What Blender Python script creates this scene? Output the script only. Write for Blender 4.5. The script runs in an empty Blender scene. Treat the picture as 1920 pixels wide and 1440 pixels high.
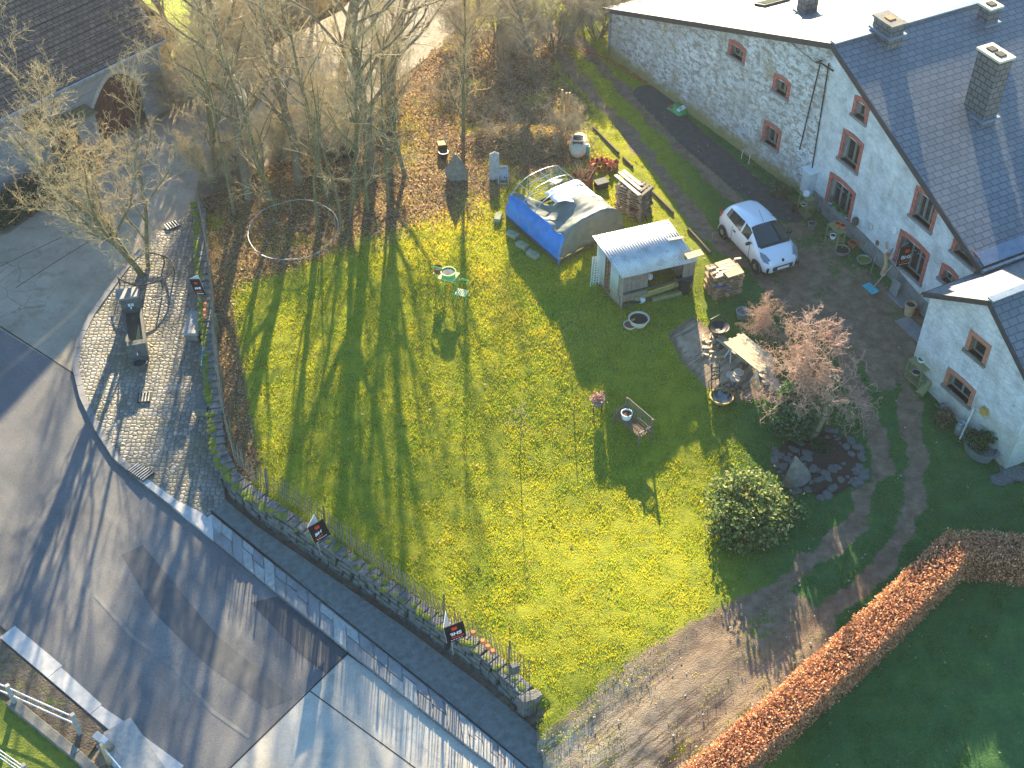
import bpy, bmesh, math, random
import numpy as np
from mathutils import Vector, Matrix
R = math.radians
scene = bpy.context.scene
COL = scene.collection

# ------------------------------------------------------------ camera, sky, sun, exposure
CAM_H, FPX = 30.31, 2450.0
PITCH = R(43.3)                      # looking down this far below the horizon
cam_d = bpy.data.cameras.new('camera'); cam = bpy.data.objects.new('camera', cam_d); COL.objects.link(cam)
cam.location = (0, 0, CAM_H); cam.rotation_euler = (math.pi/2 - PITCH, 0, 0)
cam_d.sensor_width = 36.0; cam_d.lens = FPX/1920*36.0; cam_d.clip_start = .5; cam_d.clip_end = 2000
scene.camera = cam
SUN_E, SUN_A = 22.0, -1.0            # elevation, degrees clockwise from +Y
world = bpy.data.worlds.new("World"); scene.world = world; world.use_nodes = True
wn = world.node_tree; wn.nodes.clear()
sky = wn.nodes.new('ShaderNodeTexSky'); sky.sky_type = 'NISHITA'; sky.sun_disc = False
sky.sun_elevation = R(SUN_E); sky.sun_rotation = R(SUN_A); sky.air_density = 1.0; sky.dust_density = 0.2; sky.ozone_density = 3.0
bg = wn.nodes.new('ShaderNodeBackground'); bg.inputs[1].default_value = 0.088
wo = wn.nodes.new('ShaderNodeOutputWorld')
tintn = wn.nodes.new('ShaderNodeMix'); tintn.data_type = 'RGBA'; tintn.blend_type = 'MULTIPLY'; tintn.inputs[0].default_value = 1; tintn.inputs[7].default_value = (.72, .95, 1.02, 1)
wn.links.new(sky.outputs[0], tintn.inputs[6]); wn.links.new(tintn.outputs[2], bg.inputs[0]); wn.links.new(bg.outputs[0], wo.inputs[0])
sl = bpy.data.lights.new('sun', 'SUN'); sl.energy = 5.0; sl.angle = R(0.6); sl.color = (1.0, .83, .54)
sun = bpy.data.objects.new('sun', sl); COL.objects.link(sun)
sd = Vector((math.sin(R(SUN_A))*math.cos(R(SUN_E)), math.cos(R(SUN_A))*math.cos(R(SUN_E)), math.sin(R(SUN_E))))
sun.rotation_euler = sd.to_track_quat('Z', 'Y').to_euler(); sun.location = (0, 60, 60)
vs = scene.view_settings; vs.view_transform = 'Standard'; vs.look = 'None'; vs.gamma = 1; vs.use_curve_mapping = False
vs.exposure = 2.12
scene.cycles.max_bounces = 6; scene.cycles.transparent_max_bounces = 12; scene.cycles.use_denoising = True

# ------------------------------------------------------------ measuring the place (survey points read off the photograph)
FWD = Vector((0, math.cos(PITCH), -math.sin(PITCH))); UPV = Vector((0, math.sin(PITCH), math.cos(PITCH)))
def ray(px, py): return FWD + Vector((1, 0, 0))*((px-960)/FPX) - UPV*((py-720)/FPX)
def clamp(v, a=0., b=1.): return a if v < a else b if v > b else v
def sstep(v): v = clamp(v); return v*v*(3-2*v)
def zy_np(y):                        # 0 by the house, a steeper bank from y=38 to 28, then a gentle fall to the road
    y = np.clip(np.asarray(y, float), 12, 60)
    return -.10*np.clip(40-y, 0, 12)*np.clip((40-y)/3., 0, 1)-.07*np.clip(28-y, 0, 16)
def Zy(x, y):                        # yard and lawn: level by the house, falling towards the road
    return float(zy_np(y)+dip(x, y))
def dip(x, y): return -.72*np.exp(-((x-4.0)/4.6)**2-((y-29.0)/4.2)**2)
def Zr(x, y): return float(zy_np(y)) - .72*sstep((50.-y)/13.)
def hit(px, py, hf=Zy, off=0.):
    r = ray(px, py); z = 0.
    for _ in range(12):
        t = (z-CAM_H)/r.z; z = hf(r.x*t, r.y*t)+off
    return Vector((r.x*t, r.y*t, z))
def poly_px(pts, hf=Zy): return [hit(a, b, hf).to_2d() for a, b in pts]
def on_plane(px, py, p, n):
    r = ray(px, py); t = (p-Vector((0, 0, CAM_H))).dot(n)/r.dot(n)
    return Vector((0, 0, CAM_H))+r*t

# polygons and lines in world metres
LAWN = poly_px([(372,400),(384,560),(398,700),(408,830),(440,900),(520,965),(600,1015),(760,1130),(900,1230),(1003,1303),(1060,1265),(1150,1235),(1240,1190),(1355,1122),(1440,1030),(1500,930),(1500,840),(1440,700),(1300,560),(1280,480),(1150,300),(1050,200),(900,150),(640,200),(500,330)])
ROADZ = poly_px([(-900,2200),(-900,200),(0,-100),(300,-60),(700,-200),(900,-200),(850,60),(740,150),(600,270),(372,395),(372,500),(380,600),(388,700),(396,800),(404,880),(430,930),(470,965),(600,1052),(760,1165),(900,1262),(975,1335),(1000,1352),(1030,1500),(1030,2200)], Zr)
def inside(poly, X, Y):
    c = np.zeros(X.shape, bool); n = len(poly)
    for i in range(n):
        x1, y1 = poly[i]; x2, y2 = poly[(i+1) % n]
        m = ((y1 > Y) != (y2 > Y)) & (X < (x2-x1)*(Y-y1)/((y2-y1) or 1e-9)+x1)
        c ^= m
    return c
def dist(line, X, Y, closed=False):
    d = np.full(X.shape, 1e9); n = len(line)
    for i in range(n if closed else n-1):
        ax, ay = line[i]; bx, by = line[(i+1) % n]; dx, dy = bx-ax, by-ay
        t = np.clip(((X-ax)*dx+(Y-ay)*dy)/(dx*dx+dy*dy+1e-9), 0, 1)
        d = np.minimum(d, np.hypot(X-ax-t*dx, Y-ay-t*dy))
    return d
def sm(v): v = np.clip(v, 0, 1); return v*v*(3-2*v)
def hash_noise(X, Y, s, seed=0):
    X = np.asarray(X, float)/s+seed*17.3; Y = np.asarray(Y, float)/s+seed*9.1
    xi, yi = np.floor(X), np.floor(Y); fx, fy = X-xi, Y-yi; fx = fx*fx*(3-2*fx); fy = fy*fy*(3-2*fy)
    h = lambda a, b: np.modf(np.abs(np.sin(a*127.1+b*311.7+seed*3.7)*43758.5453))[0]
    return (h(xi, yi)*(1-fx)+h(xi+1, yi)*fx)*(1-fy)+(h(xi, yi+1)*(1-fx)+h(xi+1, yi+1)*fx)*fy
def fbm(X, Y, s, seed=0): return (hash_noise(X, Y, s, seed)*.55+hash_noise(X, Y, s/2.1, seed+1)*.3+hash_noise(X, Y, s/4.3, seed+2)*.15)
WALLLINE = poly_px([(366,402),(372,500),(380,600),(388,700),(396,800),(404,880),(430,930),(470,965),(600,1052),(760,1165),(900,1262),(975,1335),(1000,1352)], Zr)
ROCKC = hit(1530, 870)
MOUND = hit(985, 290)
def ground_np(X, Y):
    zy = zy_np(Y)
    dl = dist(LAWN, X, Y, True); dl = np.where(inside(LAWN, X, Y), 0, dl)
    low = .72*np.clip((27.-Y)/9., 0, 1)*np.clip(dl/3.4, 0, 1)*(X > -2)
    z = zy-low+dip(X, Y)
    z = z+.6*np.exp(-(((X-MOUND.x)/2.2)**2+((Y-MOUND.y-.9)/1.0)**2)**1.3)
    z = z+(fbm(X, Y, 2.5, 3)-.5)*.14
    rz = inside(ROADZ, X, Y) | (dist(WALLLINE, X, Y) < .34)
    zr = zy-.72*sm((50-Y)/13)
    return np.where(rz, zr-.06, z), rz
def Z(x, y):
    z, rz = ground_np(np.array([x]), np.array([y])); return float(z[0])+(.06 if rz[0] else 0)
def G(px, py, off=0.): return hit(px, py, Z, off)

# ------------------------------------------------------------ mesh helpers
class MB:
    def __init__(s): s.v = []; s.f = []
    def add(s, vs, fs):
        n = len(s.v); s.v += [tuple(v) for v in vs]; s.f += [tuple(i+n for i in f) for f in fs]; return s
    def box(s, c, size, rot=None, taper=1.):
        x, y, z = size[0]/2, size[1]/2, size[2]/2; c = Vector(c)
        vs = [Vector((a*x*(taper if d > 0 else 1), b*y*(taper if d > 0 else 1), d*z)) for d in (-1, 1) for a, b in ((-1,-1),(1,-1),(1,1),(-1,1))]
        if rot is not None:
            m = rot if isinstance(rot, Matrix) else Matrix.Rotation(rot, 3, 'Z'); vs = [m @ v for v in vs]
        return s.add([v+c for v in vs], [(3,2,1,0),(4,5,6,7),(0,1,5,4),(1,2,6,5),(2,3,7,6),(3,0,4,7)])
    def beam(s, a, b, w, h, up=(0,0,1)):
        a, b = Vector(a), Vector(b); d = (b-a); L = d.length; d.normalize(); up = Vector(up)
        sx = d.cross(up); sx = sx.normalized() if sx.length > 1e-4 else Vector((1,0,0)); u = sx.cross(d)
        m = Matrix((sx, d, u)).transposed()
        return s.box((a+b)/2, (w, L, h), m)
    def tube(s, pts, rad, n=6, cap=True):
        pts = [Vector(p) for p in pts]; k = len(pts)
        rad = [rad]*k if isinstance(rad, (int, float)) else rad
        vs = []; prev = None
        for i, p in enumerate(pts):
            d = (pts[min(i+1, k-1)]-pts[max(i-1, 0)]); d = d.normalized() if d.length > 1e-9 else Vector((0,0,1))
            a = prev if prev is not None else (Vector((0,0,1)) if abs(d.z) < .9 else Vector((1,0,0)))
            x = (a-d*a.dot(d)); x = x.normalized() if x.length > 1e-6 else d.orthogonal().normalized(); y = d.cross(x); prev = x
            vs += [p+(x*math.cos(2*math.pi*j/n)+y*math.sin(2*math.pi*j/n))*rad[i] for j in range(n)]
        fs = [(i*n+j, i*n+(j+1) % n, (i+1)*n+(j+1) % n, (i+1)*n+j) for i in range(k-1) for j in range(n)]
        if cap: fs += [tuple(range(n-1, -1, -1)), tuple((k-1)*n+j for j in range(n))]
        return s.add(vs, fs)
    def lathe(s, prof, c=(0,0,0), n=20, sx=1., sy=1., rot=0.):
        c = Vector(c); vs = []; k = len(prof)
        for r, z in prof:
            for j in range(n):
                a = 2*math.pi*j/n; x, y = r*math.cos(a)*sx, r*math.sin(a)*sy
                vs.append(c+Vector((x*math.cos(rot)-y*math.sin(rot), x*math.sin(rot)+y*math.cos(rot), z)))
        fs = [(i*n+j, i*n+(j+1) % n, (i+1)*n+(j+1) % n, (i+1)*n+j) for i in range(k-1) for j in range(n)]
        fs.append(tuple(range(n-1, -1, -1)))
        if prof[-1][0] > 1e-4: fs.append(tuple((k-1)*n+j for j in range(n)))
        return s.add(vs, fs)
    def prism(s, base, h):             # base: list of 3D points, extruded by vector h
        h = Vector(h); n = len(base); b = [Vector(p) for p in base]
        return s.add(b+[p+h for p in b], [tuple(range(n-1,-1,-1)), tuple(range(n, 2*n))]+[(i, (i+1) % n, (i+1) % n+n, i+n) for i in range(n)])
    def quad(s, *p): return s.add(p, [tuple(range(len(p)))])

def plane_uv(me):
    uv = me.uv_layers.new(name='UVMap').data
    for f in me.polygons:
        n = f.normal
        u = Vector((0,0,1)).cross(n)
        u = u.normalized() if u.length > .05 else Vector((1,0,0)); v = n.cross(u)
        for li in f.loop_indices:
            co = me.vertices[me.loops[li].vertex_index].co
            uv[li].uv = (co.dot(u), co.dot(v))
def tag(o, label=None, cat=None, group=None, kind=None):
    if label: o['label'] = label
    if cat: o['category'] = cat
    if group: o['group'] = group
    if kind: o['kind'] = kind
    return o
def obj(name, mb, mat, parent=None, smooth=False, bevel=0., uv=True, world=True):
    """one mesh object; when parented, world-space vertices are moved into the parent's frame"""
    me = bpy.data.meshes.new(name)
    off = parent_loc(parent) if (parent and world) else Vector((0,0,0))
    me.from_pydata([(v[0]-off.x, v[1]-off.y, v[2]-off.z) for v in mb.v], [], mb.f); me.update()
    bm = bmesh.new(); bm.from_mesh(me); bmesh.ops.recalc_face_normals(bm, faces=bm.faces)
    if bevel: bmesh.ops.bevel(bm, geom=bm.edges[:], offset=bevel, segments=1, affect='EDGES')
    bm.to_mesh(me); bm.free()
    if uv: plane_uv(me)
    if smooth: me.polygons.foreach_set('use_smooth', [True]*len(me.polygons))
    o = bpy.data.objects.new(name, me); COL.objects.link(o)
    if mat: me.materials.append(mat)
    if parent: o.parent = parent
    return o
def parent_loc(p):
    v = Vector((0,0,0))
    while p: v += p.location; p = p.parent
    return v
def empty(name, loc, label=None, cat=None, group=None, rz=0., kind=None):
    o = bpy.data.objects.new(name, None); COL.objects.link(o); o.location = loc; o.rotation_euler.z = rz; o.empty_display_size = .2
    return tag(o, label, cat, group, kind)
def copy_tree(o, parent=None):
    c = o.copy(); COL.objects.link(c); c.parent = parent
    for ch in o.children: copy_tree(ch, c)
    return c
def np_obj(name, co, faces, mat, parent=None, attr=None, smooth=False):
    """fast mesh from arrays: co (n,3), faces (m,3|4)"""
    me = bpy.data.meshes.new(name); n, k = faces.shape
    me.vertices.add(len(co)); me.vertices.foreach_set('co', np.ascontiguousarray(co, np.float32).ravel())
    me.loops.add(n*k); me.loops.foreach_set('vertex_index', np.ascontiguousarray(faces, np.int32).ravel())
    me.polygons.add(n); me.polygons.foreach_set('loop_start', np.arange(0, n*k, k, dtype=np.int32))
    me.update(calc_edges=True)
    if attr is not None:
        for nm, a in attr.items():
            ca = me.color_attributes.new(nm, 'FLOAT_COLOR', 'POINT'); ca.data.foreach_set('color', np.ascontiguousarray(a, np.float32).ravel())
    if smooth: me.polygons.foreach_set('use_smooth', [True]*n)
    me.materials.append(mat)
    o = bpy.data.objects.new(name, me); COL.objects.link(o)
    if parent: o.parent = parent
    return o

# ------------------------------------------------------------ materials
class NT:
    def __init__(s, name):
        s.m = bpy.data.materials.new(name); s.m.use_nodes = True; s.t = s.m.node_tree; s.t.nodes.clear()
        s.out = s.t.nodes.new('ShaderNodeOutputMaterial')
    def n(s, typ, ins=None, **kw):
        nd = s.t.nodes.new(typ)
        for k, v in kw.items(): setattr(nd, k, v)
        for k, v in (ins or {}).items():
            sock = nd.inputs[k]
            if isinstance(v, bpy.types.NodeSocket): s.t.links.new(v, sock)
            else:
                if isinstance(v, tuple) and len(v) == 3 and len(getattr(sock, 'default_value', (0,))) == 4: v = v+(1,)
                sock.default_value = v
        return nd
    def coord(s, which='Object'): return s.n('ShaderNodeTexCoord').outputs[which]
    def noise(s, vec, scale, detail=3, rough=.55, dist=0.):
        return s.n('ShaderNodeTexNoise', {'Vector': vec, 'Scale': scale, 'Detail': detail, 'Roughness': rough, 'Distortion': dist}).outputs['Fac']
    def ramp(s, fac, *stops):
        r = s.n('ShaderNodeValToRGB', {'Fac': fac}); e = r.color_ramp.elements
        while len(e) < len(stops): e.new(.5)
        for i, (p, c) in enumerate(stops):
            e[i].position = p; e[i].color = (c, c, c, 1) if isinstance(c, (int, float)) else (c[0], c[1], c[2], 1)
        return r.outputs['Color']
    def mix(s, f, a, b, bt='MIX'):
        m = s.t.nodes.new('ShaderNodeMix'); m.data_type = 'RGBA'; m.blend_type = bt
        for i, v in ((0, f), (6, a), (7, b)):
            if isinstance(v, bpy.types.NodeSocket): s.t.links.new(v, m.inputs[i])
            else: m.inputs[i].default_value = v if isinstance(v, (int, float)) else (v[0], v[1], v[2], 1)
        return m.outputs[2]
    def math(s, op, a, b=0.):
        m = s.t.nodes.new('ShaderNodeMath'); m.operation = op
        for i, v in ((0, a), (1, b)):
            if isinstance(v, bpy.types.NodeSocket): s.t.links.new(v, m.inputs[i])
            else: m.inputs[i].default_value = v
        return m.outputs[0]
    def bump(s, h, strength=.4, d=.02): return s.n('ShaderNodeBump', {'Height': h, 'Strength': strength, 'Distance': d}).outputs[0]
    def mapping(s, vec, scale=(1,1,1), rot=(0,0,0), loc=(0,0,0)):
        return s.n('ShaderNodeMapping', {'Vector': vec, 'Scale': scale, 'Rotation': rot, 'Location': loc}).outputs[0]
    def pbr(s, col, rough=.8, normal=None, metal=0., spec=.4, **kw):
        ins = {'Base Color': col, 'Roughness': rough, 'Metallic': metal, 'Specular IOR Level': spec}; ins.update(kw)
        if normal is not None: ins['Normal'] = normal
        b = s.n('ShaderNodeBsdfPrincipled', ins); s.t.links.new(b.outputs[0], s.out.inputs[0]); return s.m
    def leafy(s, col, trans=.5, rough=.6, tcol=None):
        d = s.n('ShaderNodeBsdfDiffuse', {'Color': col}); t = s.n('ShaderNodeBsdfTranslucent', {'Color': tcol if tcol is not None else col})
        g = s.n('ShaderNodeBsdfGlossy', {'Color': (1,1,1), 'Roughness': rough})
        a = s.n('ShaderNodeMixShader', {0: trans, 1: d.outputs[0], 2: t.outputs[0]})
        b = s.n('ShaderNodeMixShader', {0: .04, 1: a.outputs[0], 2: g.outputs[0]})
        s.t.links.new(b.outputs[0], s.out.inputs[0]); return s.m
def scale(c, k): return tuple(x*k for x in c)
def mottled(name, c1, c2, sc=4., rough=.8, bump=.3, stretch=(1,1,1), metal=0., spec=.4, c3=None, bd=.01):
    t = NT(name); v = t.mapping(t.coord(), stretch)
    n1 = t.noise(v, sc, 5, .65); col = t.ramp(n1, (.32, c1), (.68, c2))
    if c3:
        col = t.mix(t.ramp(t.noise(v, sc*.45+1.7, 4, .6), (.55, 0), (.68, 1)), col, c3)
    return t.pbr(col, rough, t.bump(t.noise(v, sc*4, 4), bump, bd), metal, spec)
M = {}
def simple(name, c, rough=.7, metal=0., var=.25, sc=6., bump=.15, spec=.4):
    M[name] = mottled(name, scale(c, 1-var), scale(c, 1+var), sc, rough, bump, metal=metal, spec=spec); return M[name]
simple('bark', (.17,.14,.09), .9, sc=9, bump=.5); simple('twig', (.52,.40,.21), .8, sc=3)
simple('twig_grey', (.38,.31,.21), .8, sc=3); simple('moss_bark', (.155,.145,.075), .9, sc=8, bump=.5, var=.4)
simple('wood_grey', (.30,.26,.21), .8); simple('wood_tan', (.50,.36,.20), .75); simple('wood_pale', (.62,.50,.36), .7); simple('wood_dark', (.10,.08,.055), .85)
simple('stone', (.18,.175,.15), .9, sc=5, bump=.5, var=.3); simple('stone_dark', (.10,.105,.10), .8, sc=6, bump=.4, var=.3)
simple('zinc', (.33,.36,.37), .45, .6); simple('rust', (.24,.09,.045), .85, sc=9, var=.4); simple('terracotta', (.55,.17,.07), .8)
simple('black_plastic', (.02,.021,.024), .4, var=.1); simple('dark_metal', (.03,.03,.032), .5, .5); simple('white_paint', (.72,.74,.74), .5, var=.08)
simple('cream', (.62,.56,.40), .6, var=.12); simple('soil', (.06,.035,.022), .95, sc=20, bump=.6, var=.5); simple('teal', (.02,.30,.34), .4, var=.1)
simple('green_paint', (.16,.50,.12), .5, var=.1); simple('lime_cloth', (.55,.68,.25), .6, var=.1); simple('blue_tarp', (.02,.22,.68), .35, var=.22, sc=3, bump=.6)
simple('white_tarp', (.74,.76,.80), .4, var=.08, sc=3, bump=.6); simple('ochre', (.42,.27,.07), .7); simple('red', (.55,.03,.03), .5, var=.15)
simple('concrete', (.36,.35,.32), .85, sc=7, bump=.35, var=.2); simple('window_grey', (.19,.20,.19), .5, var=.1); simple('galv', (.6,.6,.6), .35, .85, var=.1)
simple('pink', (.7,.25,.38), .4, var=.05); simple('birch', (.62,.60,.55), .7, sc=12, var=.3); simple('maroon', (.085,.03,.026), .6, sc=4)
simple('red_hose', (.50,.04,.06), .4, var=.1); simple('green_bag', (.05,.32,.09), .35, var=.3, sc=7); simple('tyre', (.02,.02,.02), .8, var=.2)
simple('paling', (.26,.22,.17), .8, sc=12, var=.35); simple('blue_strap', (.02,.08,.2), .4)
# asphalt, concrete, cobbles
def m_asphalt():
    t = NT('asphalt'); v = t.coord()
    big = t.noise(v, .35, 5, .65); col = t.ramp(big, (.35, (.105,.105,.11)), (.52, (.15,.145,.145)), (.70, (.225,.215,.205)))
    col = t.mix(t.ramp(t.noise(v, 60, 2), (.42, 0), (.72, .5)), col, (.20,.19,.18))
    lane = t.mapping(t.mapping(v, (1, 1, 1), (0, 0, R(42))), (.12, 1.6, 1))
    col = t.mix(t.ramp(t.noise(lane, .9, 4), (.5, 0), (.75, .45)), col, (.24,.225,.21))
    col = t.mix(1., col, t.ramp(t.noise(v, 22, 3, .8), (.3, .68), (.7, 1.25)), 'MULTIPLY')
    cr = t.n('ShaderNodeTexVoronoi', {'Vector': t.mix(.25, v, t.n('ShaderNodeTexNoise', {'Vector': v, 'Scale': 1.7, 'Detail': 5.}).outputs['Color']), 'Scale': .45}, feature='DISTANCE_TO_EDGE').outputs[0]
    col = t.mix(t.ramp(cr, (.0, .25), (.004, 0)), col, (.05,.05,.05))
    return t.pbr(col, t.ramp(big, (.3, .58), (.7, .75)), t.bump(t.noise(v, 90, 2), .5, .01), spec=.3)
def m_concrete_road():
    t = NT('concrete_road'); v = t.coord()
    col = t.ramp(t.noise(v, .5, 6, .7), (.3, (.36,.325,.27)), (.7, (.56,.51,.43)))
    col = t.mix(1., col, t.ramp(t.noise(v, 26, 3, .8), (.3, .78), (.7, 1.15)), 'MULTIPLY'); col = t.mix(t.ramp(t.noise(v, 1.6, 5, .7), (.52, 0), (.7, .45)), col, (.16,.145,.12))
    vo = t.n('ShaderNodeTexVoronoi', {'Vector': t.mix(.3, v, t.n('ShaderNodeTexNoise', {'Vector': v, 'Scale': 1.3}).outputs['Color']), 'Scale': 2.0}, feature='DISTANCE_TO_EDGE').outputs[0]
    gate = t.ramp(t.noise(v, .22, 2), (.58, 0), (.66, 1))
    col = t.mix(t.math('MULTIPLY', t.ramp(vo, (0, .6), (.03, 0)), gate), col, (.07,.065,.06))
    return t.pbr(col, .7, t.bump(t.noise(v, 35, 3), .35, .01), spec=.4)
def m_lane():
    m = m_concrete_road(); nt = m.node_tree
    p = [n for n in nt.nodes if n.type == 'BSDF_PRINCIPLED'][0]; l = p.inputs['Base Color'].links[0]; mx = nt.nodes.new('ShaderNodeMix'); mx.data_type = 'RGBA'; mx.blend_type = 'MULTIPLY'; mx.inputs[0].default_value = 1; mx.inputs[7].default_value = (.82, .77, .70, 1)
    nt.links.new(l.from_socket, mx.inputs[6]); nt.links.new(mx.outputs[2], p.inputs['Base Color']); p.inputs['Roughness'].default_value = .9; p.inputs['Specular IOR Level'].default_value = .1; return m
def m_cobble():
    t = NT('cobblestones'); v = t.mapping(t.coord(), (1, 1, 0))
    w = t.mix(.035, v, t.n('ShaderNodeTexNoise', {'Vector': v, 'Scale': 2.5}).outputs['Color'])
    f = t.n('ShaderNodeTexVoronoi', {'Vector': w, 'Scale': 6.2, 'Randomness': .55}); d = t.n('ShaderNodeTexVoronoi', {'Vector': w, 'Scale': 6.2, 'Randomness': .55}, feature='DISTANCE_TO_EDGE').outputs[0]
    stone = t.ramp(f.outputs['Color'], (.1, (.15,.135,.115)), (.5, (.24,.215,.18)), (.9, (.36,.32,.27)))
    stone = t.mix(t.ramp(t.noise(v, .5, 4), (.45, 0), (.7, .65)), stone, (.16,.14,.055))
    col = t.mix(t.ramp(d, (.03, 1), (.10, 0)), stone, t.mix(t.noise(v, .8, 3), (.07,.065,.03), (.20,.18,.15)))
    return t.pbr(col, .65, t.bump(t.ramp(d, (0, 0), (.22, 1)), .9, .03), spec=.5)
def m_slab():
    t = NT('bluestone'); v = t.coord()
    col = t.ramp(t.noise(v, 1.4, 5, .7), (.3, (.15,.15,.15)), (.7, (.29,.28,.27)))
    return t.pbr(col, .6, t.bump(t.noise(v, 30, 3), .3, .01), spec=.45)
def m_ground():
    t = NT('ground'); v = t.coord(); a = t.n('ShaderNodeVertexColor', layer_name='mask').outputs['Color']
    sp = t.n('ShaderNodeSeparateColor', {'Color': a})
    g = t.ramp(t.noise(v, 2.2, 6, .7), (.3, (.13,.17,.025)), (.5, (.25,.27,.02)), (.72, (.36,.34,.03)))
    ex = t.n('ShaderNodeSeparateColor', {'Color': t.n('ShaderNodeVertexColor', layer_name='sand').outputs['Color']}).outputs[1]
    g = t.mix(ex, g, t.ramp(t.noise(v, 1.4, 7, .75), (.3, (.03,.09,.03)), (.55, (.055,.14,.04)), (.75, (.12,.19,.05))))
    g = t.mix(t.ramp(t.noise(v, 14, 3), (.5, 0), (.75, .4)), g, (.20,.20,.07))
    dirt = t.ramp(t.noise(v, 2.5, 6, .7), (.28, (.13,.085,.052)), (.55, (.25,.17,.108)), (.8, (.38,.28,.185)))
    dirt = t.mix(t.ramp(t.noise(v, 45, 2), (.6, 0), (.75, .6)), dirt, (.35,.31,.26))
    sandy = t.ramp(t.noise(v, 1.6, 6, .7), (.28, (.28,.20,.125)), (.6, (.48,.37,.25)), (.8, (.60,.48,.34)))
    st = t.noise(t.mapping(t.mapping(v, (1, 1, 1), (0, 0, R(-38))), (.22, 2.6, 1)), 1.3, 6, .7); sandy = t.mix(t.ramp(st, (.40, .0), (.46, .85), (.50, 0)), sandy, (.11,.08,.055)); sandy = t.mix(t.ramp(st, (.58, 0), (.72, .8)), sandy, (.19,.14,.09))
    dirt = t.mix(t.n('ShaderNodeSeparateColor', {'Color': t.n('ShaderNodeVertexColor', layer_name='sand').outputs['Color']}).outputs[0], dirt, sandy)
    lit = t.ramp(t.noise(v, 9, 6, .8), (.3, (.07,.04,.024)), (.5, (.20,.12,.065)), (.72, (.42,.28,.16)))
    f = t.noise(v, 5, 4, .7)
    def edge(s): return t.ramp(t.math('ADD', s, t.math('MULTIPLY', t.math('SUBTRACT', f, .5), 1.15)), (.38, 0), (.62, 1))
    col = t.mix(edge(sp.outputs[0]), g, dirt); col = t.mix(edge(sp.outputs[1]), col, lit)
    col = t.mix(edge(sp.outputs[2]), col, t.ramp(t.noise(v, 4, 4), (.3, (.055,.058,.055)), (.7, (.10,.10,.092))))
    return t.pbr(col, .95, t.bump(t.noise(v, 18, 5, .7), .9, .05), spec=.15)
M['asphalt'] = m_asphalt(); M['road_concrete'] = m_concrete_road(); M['lane_concrete'] = m_lane(); M['cobble'] = m_cobble(); M['slab'] = m_slab(); M['ground'] = m_ground()
simple('kerb_concrete', (.50,.48,.45), .7, sc=5, var=.15); simple('tar', (.025,.02,.018), .8); simple('path_asphalt', (.16,.165,.145), .8, sc=5, var=.3, bump=.5)
def m_attr_leaf(name, trans, k=1.):
    t = NT(name); a = t.n('ShaderNodeVertexColor', layer_name='tint').outputs['Color']
    if 'grass' in name: return t.leafy(t.mix(1., a, (.58, .80, .50), 'MULTIPLY'), trans, tcol=t.mix(1., a, (1.35, 1.15, .12), 'MULTIPLY'))
    return t.leafy(a, trans)
M['blade'] = m_attr_leaf('grass_blades', .55); M['leaf'] = m_attr_leaf('leaf_cards', .45)

# masks -----------------------------------------------------------------
TR_L = poly_px([(1040,60),(1075,140),(1150,215),(1230,315),(1330,440),(1440,530),(1560,640),(1630,760),(1650,880),(1600,985),(1480,1085),(1330,1190),(1200,1290),(1060,1400),(960,1480)])
TR_R = poly_px([(1085,70),(1130,130),(1210,210),(1330,325),(1450,440),(1600,560),(1695,700),(1722,860),(1700,985),(1630,1085),(1500,1185),(1340,1330),(1250,1450),(1200,1520)])
YARD_DIRT = poly_px([(1440,430),(1500,420),(1720,600),(1700,700),(1660,720),(1560,610),(1480,540)])
MOUTH = poly_px([(1040,1370),(1180,1250),(1360,1150),(1470,1110),(1560,1160),(1500,1290),(1330,1460),(1300,1600),(900,1600),(1000,1400)])
WALLPATH = poly_px([(1215,175),(1300,260),(1400,345),(1480,400)])
SANDY = poly_px([(1262,628),(1300,600),(1345,640),(1440,690),(1470,735),(1380,745),(1330,720),(1290,680)])
LITTER = poly_px([(372,395),(500,330),(560,300),(660,260),(760,110),(870,60),(1040,80),(1065,200),(1075,290),(1000,310),(930,330),(860,400),(760,400),(700,440),(640,450),(560,470),(440,520),(400,520),(384,500)])
FENCELINE = poly_px([(395,500),(410,600),(425,700),(440,800),(455,880)])
def masks(X, Y):
    n = (fbm(X, Y, 1.3, 11)-.5)
    dl, dr = dist(TR_L, X, Y), dist(TR_R, X, Y)
    wv = (fbm(X, Y, .75, 41)-.5)*.75; dl = dl+wv; dr = dr+wv*.8
    tr = np.maximum(sm((.52-dl)/.35), sm((.52-dr)/.35))
    yd = np.where(inside(YARD_DIRT, X, Y), 1, sm(1-dist(YARD_DIRT, X, Y, True)/.7))
    mo = np.where(inside(MOUTH, X, Y), 1, sm(1-dist(MOUTH, X, Y, True)/.6))*(.72+.6*n)
    inl = inside(LAWN, X, Y)
    mo = np.where(inl, 0, mo); 
    sd = np.where(inside(SANDY, X, Y), .9, sm(1-dist(SANDY, X, Y, True)/.4)*.9)
    dirt = np.maximum.reduce([tr*(.85+n*.5), yd*(.7+n), mo, sd])
    li = np.where(inside(LITTER, X, Y), 1, sm(1-dist(LITTER, X, Y, True)/1.6))*(.78+1.1*n)
    fl = sm((.9-dist(FENCELINE, X, Y))/.6)
    litter = np.clip(np.maximum(li, fl*.9), 0, 1)
    wp = sm((.75-dist(WALLPATH, X, Y))/.2)
    rk = sm((1.5-np.hypot(X-ROCKC.x-.1, (Y-ROCKC.y)*1.0))/.3)
    dirt = np.clip(dirt, 0, 1); litter = np.clip(np.maximum(litter*(1-tr), rk*.0), 0, 1)
    return dirt, litter, np.maximum(wp, rk*.0), rk
def east(X, Y): return sm(np.maximum((X-5.5)/3.5, (-X+2.2+(Y-36)*.9)*0))*sm((Y-12)/3)
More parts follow.
